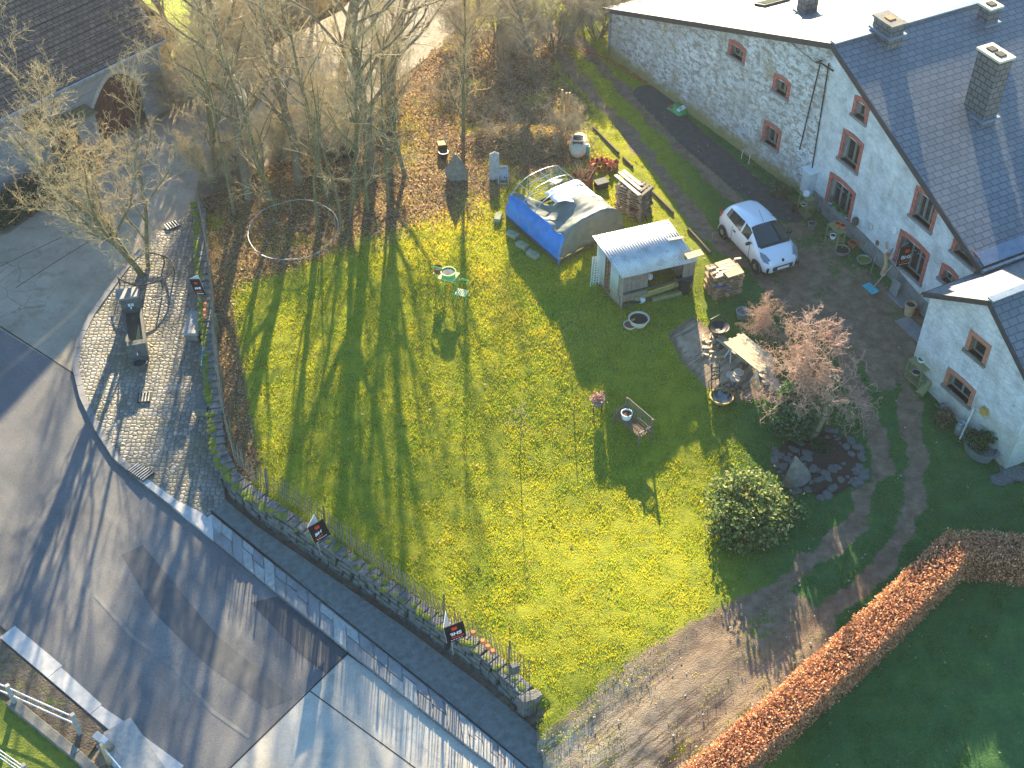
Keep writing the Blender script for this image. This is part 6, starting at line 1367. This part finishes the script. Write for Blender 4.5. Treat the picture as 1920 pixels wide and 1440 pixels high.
# rusty box, pots heap, crates
p = at(1090, 352); r = empty('rusty_sheet_box', p, 'open rusty steel box full of brushwood behind the tunnel', 'box', rz=R(-20)); m = MB()
for c_, s_ in (((0, -.35, .33), (.75, .02, .66)), ((0, .35, .33), (.75, .02, .66)), ((-.365, 0, .33), (.02, .68, .66)), ((.365, 0, .33), (.02, .68, .66))): m.box(c_, s_)
obj('panel', m, M['rust'], r, world=False); m = MB(); q = random.Random(3)
for i in range(34): a = q.random()*6.28; m.tube([(q.uniform(-.25, .25), q.uniform(-.25, .25), .3), (q.uniform(-.5, .5), q.uniform(-.5, .5), .75+q.random()*.45)], [.014, .005], 4)
obj('brushwood', m, M['wood_tan'], r, world=False)
pots0 = None; q = random.Random(8)
for i in range(34):
    a = q.random()*6.28; rr = q.random()**.6*.55; c = at(1133, 316); hh = max(0, .45-rr*.7)*q.random()
    s = q.uniform(.8, 1.25)
    if pots0 is None:
        pots0 = pot('clay_pot', 1133, 316, .095, .15, 'terracotta', 'small terracotta flower pot tumbled in the heap beyond the pallets', 'flower pot', 'heap of terracotta pots', n=10); o = pots0
    else: o = copy_tree(pots0)
    o.location = c+Vector((rr*math.cos(a)*1.1, rr*math.sin(a)*.9, hh+.04)); o.rotation_euler = (q.uniform(-1.4, 1.4), q.uniform(-1.2, 1.2), a); o.scale = (s, s, s)
r = empty('black_crate', at(1127, 352), 'black plastic crate tipped beside the terracotta pots', 'crate', rz=R(25)); obj('box', MB().box((0, 0, .16), (.5, .34, .3)), M['black_plastic'], r, world=False, bevel=.02); obj('rim', MB().box((0, 0, .315), (.54, .38, .03)), M['stone_dark'], r, world=False)
# standing stones
def standing_stone(px, py, w, h, th, rz, label, lean=0.):
    p = at(px, py); r = empty('standing_stone', p, label, 'standing stone', 'rough standing stones', rz); q = random.Random(int(px)); m = MB(); k = 7; n = 12; vs = []
    for i in range(k+1):
        t = i/k; ww = w/2*(1.0-.10*t if t < .45 else 1.0-.045-(t-.45)/.55*.90)
        for j in range(n):
            a = 2*math.pi*j/n; vs.append((ww*math.cos(a)*q.uniform(.88, 1.08)+lean*t, th/2*math.sin(a)*(1-.5*t)*q.uniform(.8, 1.1)-.12*t, -.15+(h+.15)*t))
    m.add(vs, [(i*n+j, i*n+(j+1) % n, (i+1)*n+(j+1) % n, (i+1)*n+j) for i in range(k) for j in range(n)]+[tuple(range(k*n, (k+1)*n))]); obj('stone', m, M['stone'], r, world=False)
standing_stone(857, 336, .95, 1.30, .45, 0, 'pointed standing stone on the leafy bank casting a dart-shaped shadow', lean=-.02)
standing_stone(1497, 903, .95, 1.35, .5, .35, 'leaning standing stone at the edge of the rockery', lean=-.35)
# rockery
q = random.Random(21); c = hit(1530, 868); rocks = None; n = 0
for i in range(120):
    a = q.uniform(-.9, 5.2) if i < 70 else q.random()*6.28; rr = (q.uniform(1.1, 1.55) if i < 70 else q.uniform(.3, 1.2)); s = q.uniform(.07, .17)
    x, y = c.x+.1+rr*math.cos(a), c.y+rr*math.sin(a)*1.0
    if rocks is None:
        m = MB(); m.lathe([(.7, -.3), (1.0, 0), (.95, .35), (.5, .55)], (0,0,0), 7); m.v = [(v[0]*q.uniform(.8, 1.2), v[1]*q.uniform(.8, 1.2), v[2]*q.uniform(.8, 1.1)) for v in m.v]
        rocks = obj('rockery_stone', m, M['rubble'], None); tag(rocks, 'rough grey stone in the ring of the rockery under the willow', 'rock', 'rockery stones'); o = rocks
    else: o = rocks.copy(); COL.objects.link(o)
    o.location = (x, y, Z(x, y)+.02); o.scale = (s*q.uniform(.8, 1.5), s, s*.8); o.rotation_euler = (q.uniform(-.3, .3), q.uniform(-.3, .3), q.random()*6)
sheet('rockery_soil', [(c.x+.1+1.35*math.cos(a), c.y+1.35*math.sin(a)) for a in [R(k*24) for k in range(15)]], M['soil'], off=.05, px=False, hf=Z, step=.35)
# pipe ring, bits on the bank
p = at(552, 448); m = MB(); m.tube([p+Vector((1.72*math.cos(R(k*10)), 1.62*math.sin(R(k*10)), .45+.22*math.sin(R(k*10)+.3)+.03*math.sin(k))) for k in range(37)], .018, 6); r = empty('trampoline_frame', p, 'thin grey metal ring standing crookedly among the leaves under the trees', 'trampoline frame'); obj('ring', m, M['zinc'], r); m = MB()
for a in (30, 100, 170, 240, 310): m.tube([p+Vector((1.72*math.cos(R(a)), 1.62*math.sin(R(a)), .45+.22*math.sin(R(a)+.3))), p+Vector((1.72*math.cos(R(a)), 1.62*math.sin(R(a)), -.1))], .02, 5)
obj('leg_set', m, M['galv'], r)
pot('black_tub', 832, 296, .2, .3, 'black_plastic', 'black tub below the yellow crate on the leafy bank', 'tub', fill=None)
p = at(830, 284); r = empty('yellow_crate', p, 'yellow and black crate beside the standing stone', 'crate', rz=.2); obj('box', MB().box((0, 0, .2), (.36, .3, .36)), M['black_plastic'], r, world=False, bevel=.02); obj('lid', MB().box((0, 0, .40), (.38, .32, .05)), M['ochre'], r, world=False); obj('prop', MB().beam((-.1, .2, .1), (.25, .35, .62), .05, .05), M['wood_pale'], r, world=False)
p = at(927, 338); m = MB(); m.prism([p+Vector((-.22, 0, 0)), p+Vector((.22, 0, 0)), p+Vector((.20, .35, 1.0)), p+Vector((.02, .38, 1.08)), p+Vector((-.2, .35, .98))], (0, .12, 0)); tag(obj('stone_slab', m, M['concrete'], bevel=.02), 'tall narrow grey slab leaning on the mound by the grey trough', 'slab')
p = at(943, 333); r = empty('grey_trough', p, 'pale grey plastic trough propped up at the foot of the mound', 'trough', rz=.05); r.rotation_euler = (R(28), 0, .05); m = MB()
for c_, s_ in (((0, 0, .04), (.42, .78, .03)), ((-.2, 0, .14), (.03, .8, .22)), ((.2, 0, .14), (.03, .8, .22)), ((0, -.39, .14), (.42, .03, .22)), ((0, .39, .14), (.42, .03, .22))): m.box(c_, s_)
obj('shell', m, M['window_pale'] if 'window_pale' in M else M['white_wood'], r, world=False, bevel=.006)
p = at(1083, 290); r = empty('white_boat_shell', p, 'upturned white oval tub behind the slatted crate near the track', 'tub', rz=R(-8)); obj('shell', MB().lathe([(.34, .0), (.40, .2), (.38, .4), (.2, .52), (0.02, .54)], (0, .35, 0), 20, sx=1, sy=1.9), M['cream'], r, world=False, smooth=True)
p = at(1083, 283); r = empty('slatted_crate', p, 'dark slatted crate with pale edges in front of the white oval tub', 'crate', rz=R(-5)); obj('box', MB().box((0, 0, .3), (.42, .4, .6)), M['wood_dark'], r, world=False, bevel=.01); m = MB()
for z in (.08, .62): 
    m.box((0, -.21, z), (.46, .03, .04)); m.box((0, .21, z), (.46, .03, .04)); m.box((-.22, 0, z), (.03, .4, .04)); m.box((.22, 0, z), (.03, .4, .04))
m.box((0, -.212, .34), (.46, .025, .04)); obj('edge_strip', m, M['white_wood'], r, world=False)
pot('gas_bottle', 1100, 290, .11, .42, 'teal', 'teal gas bottle beside the slatted crate', 'gas bottle', fill=None, taper=1.)
obj('collar', MB().lathe([(.05, .42), (.06, .52)], (0,0,0), 8), M['white_paint'], bpy.data.objects['gas_bottle'], world=False)
for i, (x, y, h) in enumerate([(1053,212,1.15),(1061,214,1.05),(1054,222,.7),(1062,218,.8),(1067,208,.9)]): rod(x, y, h, ['tallest wooden stake in the cluster beside the track', 'second tallest wooden stake in the cluster beside the track', 'shortest wooden stake in the cluster beside the track', 'wooden stake in front of the cluster beside the track', 'wooden stake at the track side of the cluster'][i], 'wood_tan', .05)
for i, (a, b) in enumerate([((1112,242),(1160,290)),((1168,298),(1186,316)),((1222,362),(1262,402)),((1290,432),(1332,478))]):
    m = MB(); A_, B_ = at(*a), at(*b); m.beam(A_+Vector((0,0,.06)), B_+Vector((0,0,.06)), .08, .16); tag(obj('edging_board', m, M['wood_dark'], bevel=.01), ['long dark edging board beside the track near the slatted crate', 'short dark edging board near the terracotta heap', 'dark edging board beside the tall pallet pile', 'dark edging board between shed and pallet pile'][i], 'edging board', 'edging boards beside the track')
# red hose, green sack, pink balloon
pts = [at(x, y, .03) for x, y in [(1068,70),(1080,88),(1098,98),(1120,104),(1140,112),(1158,124),(1180,138),(1200,150),(1222,158)]]
tag(obj('garden_hose', MB().tube(pts, .028, 6), M['red_hose']), 'red hose lying along the foot of the old farmhouse wall', 'hose')
p = at(1270, 208); r = empty('potting_soil_sack', p, 'green, white and brown plastic sack lying by the old wall', 'sack', rz=R(-50)); m = MB(); vs = []
for i in range(9):
    for j in range(7): x, y = i/8-.5, j/6-.5; vs.append((x*.85, y*.55, .26*max(0, (1-(2*abs(x))**3)*(1-(2*abs(y))**3))**.5+.02*math.sin(i*2+j)))
m.add(vs, [(i*7+j, i*7+j+1, (i+1)*7+j+1, (i+1)*7+j) for i in range(8) for j in range(6)]); obj('sack_body', m, M['green_bag'], r, world=False, smooth=True)
obj('white_band', MB().prism([(.16, -.24, .20), (.30, -.2, .16), (.30, .2, .18), (.12, .22, .23)], (0, 0, .05)), M['white_paint'], r, world=False); obj('brown_band', MB().prism([(-.32, -.24, .14), (-.1, -.26, .16), (-.1, -.05, .25), (-.32, -.05, .2)], (0, 0, .03)), M['rust'], r, world=False)
sheet('dark_groundsheet', [(1206,172),(1226,160),(1268,195),(1262,232),(1242,215)], mottled('dark_sheet', (.05,.055,.05), (.08,.085,.075), 3, .6), off=.03, hf=Z, kind=None)
tag(bpy.data.objects['dark_groundsheet'], 'dark grey sheet spread on the ground beside the green sack', 'groundsheet')
p = at(1058, 60, 1.6); r = empty('pink_balloon', p, 'pink balloon caught in the bare shrubs near the farmhouse corner', 'balloon'); obj('ball', MB().lathe([(.02, -.2), (.12, -.14), (.19, 0), (.18, .1), (.1, .18), (.02, .2)], (0,0,0), 16), M['pink'], r, world=False, smooth=True); obj('string', MB().tube([(0, 0, -.2), (.03, 0, -.9)], .004, 3), M['white_paint'], r, world=False)
# along the farmhouse wall ------------------------------------------------
def wp(u, out, off=0.): q = FR_.p(u, 0, out); return Vector((q.x, q.y, Z(q.x, q.y)+off))
rzw = math.atan2(FR_.u.y, FR_.u.x)
def wall_u(px, py): p = at(px, py); return (p-FR_.a).dot(FR_.u), (p-FR_.a).dot(FR_.n)
u, z = FR_.at(1522, 358); r = empty('meter_cabinet', FR_.p(.15, 0, .0), 'tall pale metal cabinet fixed at the farmhouse corner', 'cabinet'); m = MB(); m.box(FR_.p(.12, .95, .17), (.5, .32, 1.0), rzw); obj('body', m, M['cabinet'] if 'cabinet' in M else M['white_wood'], r, bevel=.01); m = MB(); m.box(FR_.p(.12, 1.48, .18), (.58, .4, .04), rzw); obj('top', m, M['white_paint'], r); m = MB(); m.box(FR_.p(.12, .95, .336), (.44, .012, .9), rzw); obj('door', m, M['white_wood'], r)
def shelf(px, py, label, n=2, w=.7, mat='wood_dark', d=.35, h=.8, rz=None):
    p = at(px, py); r = empty('plant_shelf', p, label, 'shelf', 'low plant shelves by the walls', rzw if rz is None else rz)
    for i in range(n+1): obj('shelf_board', MB().box((0, 0, .06+h*i/n), (w, d, .035)), M[mat], r, world=False)
    for x in (-w/2+.03, w/2-.03):
        for y in (-d/2+.03, d/2-.03): obj('leg', MB().box((x, y, h/2), (.05, .05, h)), M[mat], r, world=False)
    return p
p = shelf(1508, 402, 'low dark shelf under the pale cabinet carrying a white kettle', w=.62, mat='moss_wood'); pot('white_kettle', 0, 0, .12, .12, 'white_paint', 'white enamel kettle on top of the shelf under the cabinet', 'kettle', fill=None, base=p+Vector((-.05, .05, .88)), taper=1.); pot('clay_bowl', 0, 0, .1, .07, 'cream', 'small clay bowl on the middle board of the kettle shelf', 'bowl', base=p+Vector((-.12, -.1, .48)))
p = shelf(1562, 462, 'low mossy shelf of terracotta and white pots under the big window', w=.75, mat='moss_wood')
for i, (x, y, z, mt, lb) in enumerate([(.02, .1, .88, 'terracotta', 'terracotta pot on the mossy shelf, nearer the kettle'), (.2, -.03, .88, 'terracotta', 'terracotta pot on the mossy shelf, further from the kettle'), (-.12, -.12, .48, 'white_paint', 'white pot on the middle board of the mossy shelf')]): pot('shelf_pot', 0, 0, .12, .14, mt, lb, 'flower pot', base=p+Vector((x, y, z)), n=12)
pot('black_pot', 1489, 397, .15, .22, 'black_plastic', 'black pot on the ground beside the kettle shelf', 'pot')
pot('grey_bucket', 1521, 428, .16, .24, 'zinc', 'pale grey bucket between the two low shelves', 'bucket')
pot('oval_basin', 1577, 474, .30, .16, 'zinc', 'oval zinc basin with moss on the ground below the mossy shelf', 'basin', sx=1.0, rz=rzw)
pot('terracotta_trough', 1598, 462, .2, .2, 'terracotta', 'square terracotta trough with a small cactus by the plinth', 'trough', n=4)
pot('round_planter_bowl', 1619, 492, .27, .14, 'zinc', 'white-rimmed round bowl of green moss by the plinth', 'planter', fill='moss')
pot('wooden_barrel', 1703, 590, .2, .5, 'wood_tan', 'small brown barrel near the wing corner', 'barrel', fill='soil')
pot('red_pot', 1718, 588, .1, .16, 'red', 'small red pot beside the brown barrel', 'pot')
def tool(name, foot, head, label, mat, hw=.012): 
    a = at(*foot); u, z = FR_.at(*head); b = FR_.p(u, z, .06); r = empty(name, a, label, 'garden tool', 'garden tools leaning on the plinth'); obj('shaft', MB().tube([a+Vector((0,0,.03)), b], hw*1.2, 5), M[mat], r); return r, a, b
r, a, b = tool('snow_shovel', (1637, 540), (1675, 497), 'broad turquoise shovel with a long handle leaning on the farmhouse', 'wood_pale'); d = (b-a).normalized(); obj('blade', MB().box(a+Vector((-.12, -.1, .06)), (.62, .34, .02), Matrix.Rotation(rzw, 3, 'Z') @ Matrix.Rotation(R(12), 3, 'X')), M['teal_bright'], r, bevel=.006) if 'teal_bright' in M else obj('blade', MB().box(a+Vector((-.12, -.1, .06)), (.60, .32, .02), Matrix.Rotation(rzw, 3, 'Z') @ Matrix.Rotation(R(12), 3, 'X')), simple('turquoise', (.03,.36,.42), .4), r, bevel=.006)
r, a, b = tool('yard_broom', (1630, 518), (1645, 477), 'yard broom leaning left of the turquoise shovel', 'wood_grey'); obj('head', MB().box(a+Vector((0, 0, .05)), (.32, .07, .09), rzw), M['wood_dark'], r)
r, a, b = tool('garden_rake', (1652, 505), (1677, 465), 'dark long handled rake leaning right of the broom', 'wood_dark'); obj('head', MB().box(a+Vector((0, 0, .05)), (.34, .03, .05), rzw), M['rust'], r)
p = at(1655, 515); r = empty('driftwood_stand', p, 'gnarled driftwood post with hanging pots in front of the plinth', 'driftwood'); obj('trunk', MB().tube([p-Vector((0,0,.1)), p+Vector((.05, .02, .5)), p+Vector((-.06, .05, 1.0)), p+Vector((-.12, .08, 1.45))], [.12, .09, .07, .03], 7), M['wood_tan'], r); obj('hanging_pot', MB().lathe([(.05, 0), (.08, .14)], p+Vector((-.02, -.1, .9)), 10), M['terracotta'], r); obj('hanging_pot', MB().lathe([(.04, 0), (.07, .1)], p+Vector((-.12, -.08, 1.1)), 10), M['white_paint'], r)
m = MB(); a = at(1690, 560); m.box(a+Vector((0, 0, .03)), (1.0, .7, .08), rzw); tag(obj('door_slab', m, M['slab'], bevel=.01), 'flat grey doorstep slab in front of the farmhouse plinth', 'doorstep')
m = MB(); a = at(1715, 622); m.box(a+Vector((0, 0, .03)), (1.5, .6, .08), rzw); tag(obj('door_slab', m, M['slab'], bevel=.01), 'long grey stone step between the farmhouse and the wing corner', 'doorstep')
m = MB(); a = at(1668, 545); m.prism([a, a+FR_.u*.42, a+FR_.u*.42+Vector((.06,.03,.62)), a+Vector((.06,.03,.62))], FR_.n*.05); tag(obj('leaning_slab', m, M['plinth'], bevel=.01), 'square stone plate leaning on the plinth right of the shovel', 'slab')
for (x, y, lb, mt, sz) in [(1607,414,'brown birdhouse hung on the farmhouse wall beside the big window','wood_dark',.16),(1621,453,'round clay face hung low on the farmhouse wall','stone',.13),(1679,432,'white oval plate hung on the farmhouse wall above the sign','white_paint',.14),(1646,455,'brown clay vase hung on the farmhouse wall','rust',.10),(1634,424,'wire wreath hung on the farmhouse wall','zinc',.13)]:
    u, z = FR_.at(x, y); m = MB(); c = FR_.p(u, z, .01); m.prism([c+FR_.u*sz*math.cos(R(k*30))*(.85)+Vector((0, 0, sz*1.15*math.sin(R(k*30)))) for k in range(12)], FR_.n*(.14 if 'bird' in lb or 'face' in lb else .05)) if 'wreath' not in lb else m.tube([c+FR_.n*.03+FR_.u*sz*math.cos(R(k*30))+Vector((0,0,sz*math.sin(R(k*30)))) for k in range(13)], .012, 4)
    tag(obj('wall_ornament', m, M[mt], bevel=.01 if 'wreath' not in lb else 0), lb, 'ornament', 'ornaments on the farmhouse wall')
for (h_, n_, lbs) in [(HR[2], 5, 0)]:
    for i in range(n_):
        u_ = h_[0]+(h_[1]-h_[0])*(i+.5)/n_; b_ = FR_.p(u_, h_[2]+.0, -.05); pot('sill_pot', 0, 0, .07, .12, ['white_paint', 'green_paint', 'moss', 'green_paint', 'white_paint'][i], ['white pot with pink blooms on the big window sill, nearest the corner', 'green pot on the big window sill, second from the corner', 'mossy pot in the middle of the big window sill', 'green pot on the big window sill, second from the right', 'white pot on the big window sill, nearest the right jamb'][i], 'flower pot', 'pots on the big window sill', base=b_, n=10)
        rg = np.random.default_rng(i+40); nn_ = 60; cards(np.stack([rg.normal(0, .06, nn_), rg.normal(0, .06, nn_), .14+rg.random(nn_)*.22], 1), nn_, .03, tints(nn_, rg, (.05,.16,.05), (.1,.2,.06), (.5,.2,.3) if i == 0 else (.06,.14,.05)), rg, name='flowers', parent=bpy.data.objects[[o.name for o in bpy.data.objects if o.name.startswith('sill_pot')][-1]])
# white iron chair by the old wall, milk can, wing wall things
p = at(1404, 300); r = empty('iron_chair', p, 'rusty white ornate iron chair against the mossy old wall', 'chair', rz=R(-55)); m = MB()
for x in (-.22, .22): m.tube([(x, -.22, 0), (x, -.2, .44)], .015, 5); m.tube([(x, .22, 0), (x*.9, .26, .95)], .015, 5)
obj('leg_set', m, M['white_paint'], r, world=False); m = MB()
for i in range(6): m.tube([(-.22+i*.088, -.2, .44), (-.22+i*.088, .22, .44)], .009, 4)
for i in range(5): m.tube([(-.2+i*.1, .24, .5), (-.15+i*.08, .27, .93)], .008, 4); m.tube([(-.2+i*.1, .24, .93), (-.15+i*.08, .26, .5)], .008, 4)
obj('lattice_back', m, M['white_paint'], r, world=False)
rza = math.atan2(FA.u.y, FA.u.x)
p = shelf(1716, 715, 'small green-grey shelf with bowls at the wing corner', w=.75, d=.42, h=.75, mat='moss_wood', rz=rza)
pot('white_bowl', 0, 0, .14, .1, 'white_paint', 'white bowl with moss on top of the wing corner shelf', 'bowl', base=p+Vector((.05, .12, .83)), fill='moss'); pot('round_dish', 0, 0, .15, .08, 'concrete', 'round stone dish on the middle board of the wing corner shelf', 'bowl', base=p+Vector((-.1, -.1, .455)))
p = at(1731, 738); tag(obj('split_log', MB().tube([p+Vector((-.2, -.16, .12)), p+Vector((.15, .16, .42))], .15, 8), M['moss_wood']), 'thick mossy split log leaning at the wing wall beside the shelf', 'log')
p = at(1797, 812); r = empty('milk_can', p, 'grey metal milk can at the foot of the wing wall', 'milk can'); obj('can', MB().lathe([(.15, 0), (.16, .02), (.16, .34), (.10, .44), (.12, .52), (.105, .52), (.09, .44)], (0,0,0), 16), M['zinc'], r, world=False, smooth=True)
a = at(1800, 823); u, z = FA.at(1829, 763); b = FA.p(u, z, .05); tag(obj('birch_pole', MB().tube([a, b], .035, 6), M['birch']), 'pale peeling birch pole leaning on the wing wall', 'pole')
p = at(1833, 850); r = empty('zinc_tub', p, 'large oval zinc tub holding the dense green shrub', 'tub', rz=rza); obj('tub', MB().lathe([(.40, 0), (.52, .42), (.54, .44), (.49, .43), (.44, .3)], (0,0,0), 24, sx=1.25, sy=.85), M['zinc'], r, world=False)
pot('watering_can', 1768, 768, .13, .2, 'zinc', 'grey watering can behind the dry hydrangea', 'watering can', fill=None, handle=True); obj('spout', MB().tube([(-.12, 0, .06), (-.34, 0, .26)], [.02, .012], 6), M['zinc'], bpy.data.objects['watering_can'], world=False)
u, z = FA.at(1770, 745); 
q = random.Random(31)
for i in range(9):
    x, y = 1862+q.uniform(0, 62)+0, 893+q.uniform(-18, 16)-.25*0; p = at(1872+i*7, 900-i*3+q.uniform(-4, 8)); o = rocks.copy(); COL.objects.link(o); o.location = p; s = q.uniform(.15, .3); o.scale = (s*1.3, s, s*.7); o.rotation_euler = (0, 0, q.random()*6); tag(o, 'rough grey stone heaped at the right corner of the wing', 'rock', 'stones at the wing corner')
# small clay pots on the fence stakes, black box on fence
for (x, y, grp, lb) in [(888,1188,'clay pots on the fence near the corner','clay pot upside down on a fence stake right of the sign'),(906,1204,'clay pots on the fence near the corner','clay pot upside down on a fence stake right of the sign'),(916,1214,'clay pots on the fence near the corner','clay pot upside down on a fence stake right of the sign'),(925,1223,'clay pots on the fence near the corner','clay pot upside down on a fence stake right of the sign'),(386,572,'clay pots on the fence near the benches','clay pot upside down on a stake above the pale bench'),(385,584,'clay pots on the fence near the benches','clay pot upside down on a stake above the pale bench'),(386,594,'clay pots on the fence near the benches','clay pot upside down on a stake above the pale bench')]:
    d0 = 1.05; r_ = ray(x-1, y-2); zz = 0
    for _ in range(8): k = (zz-CAM_H)/r_.z; zz = Zy(r_.x*k, r_.y*k)+d0
    tag(obj('stake_pot', MB().lathe([(.075, 0), (.085, .02), (.06, .13)], (r_.x*k, r_.y*k, zz-.08), 10), M['terracotta']), lb, 'flower pot', grp)
r_ = ray(965, 1250); zz = 0
for _ in range(8): k = (zz-CAM_H)/r_.z; zz = Zy(r_.x*k, r_.y*k)+.7
tag(obj('letter_box', MB().box((r_.x*k, r_.y*k, zz-.1), (.26, .2, .36), R(25)), M['stone_dark'], bevel=.03), 'dark grey letter box on the fence near the wall end', 'letter box')
tag(obj('box_post', MB().tube([(r_.x*k, r_.y*k, zz-1.), (r_.x*k, r_.y*k, zz-.25)], .03, 6), M['wood_grey']), 'short post carrying the dark letter box', 'post')
# small stones and litter on the tracks
q = random.Random(77); st = None
for i in range(60):
    if i < 48: L = TR_L if i % 2 else TR_R; j = q.randrange(2, len(L)-2); t = q.random(); x = L[j][0]*(1-t)+L[j+1][0]*t+q.uniform(-.8, .8); y = L[j][1]*(1-t)+L[j+1][1]*t
    else: p = G(q.uniform(1050, 1500), q.uniform(1150, 1400)); x, y = p.x, p.y
    if st is None: m = MB(); m.lathe([(.6, -.3), (1, 0), (.6, .5)], (0,0,0), 6); st = obj('loose_stone', m, M['concrete']); tag(st, 'small pale loose stone lying on the muddy track', 'stone', 'loose stones on the tracks'); o = st
    else: o = st.copy(); COL.objects.link(o)
    s = q.uniform(.015, .04); o.location = (x, y, Z(x, y)); o.scale = (s, s*1.3, s*.7); o.rotation_euler.z = q.random()*6

# ------------------------------------------------------------ thin winter haze
def haze():
    mb = MB(); mb.box((0, 60, 14.5), (400, 300, 42))
    t = NT('haze'); vol = t.n('ShaderNodeVolumePrincipled', {'Color': (.92, .96, 1., 1.), 'Density': .00038, 'Anisotropy': .5}); t.t.links.new(vol.outputs[0], t.out.inputs['Volume'])
    tag(obj('haze', mb, t.m, uv=False), 'pale winter haze over the whole scene', None, kind='stuff')
haze()
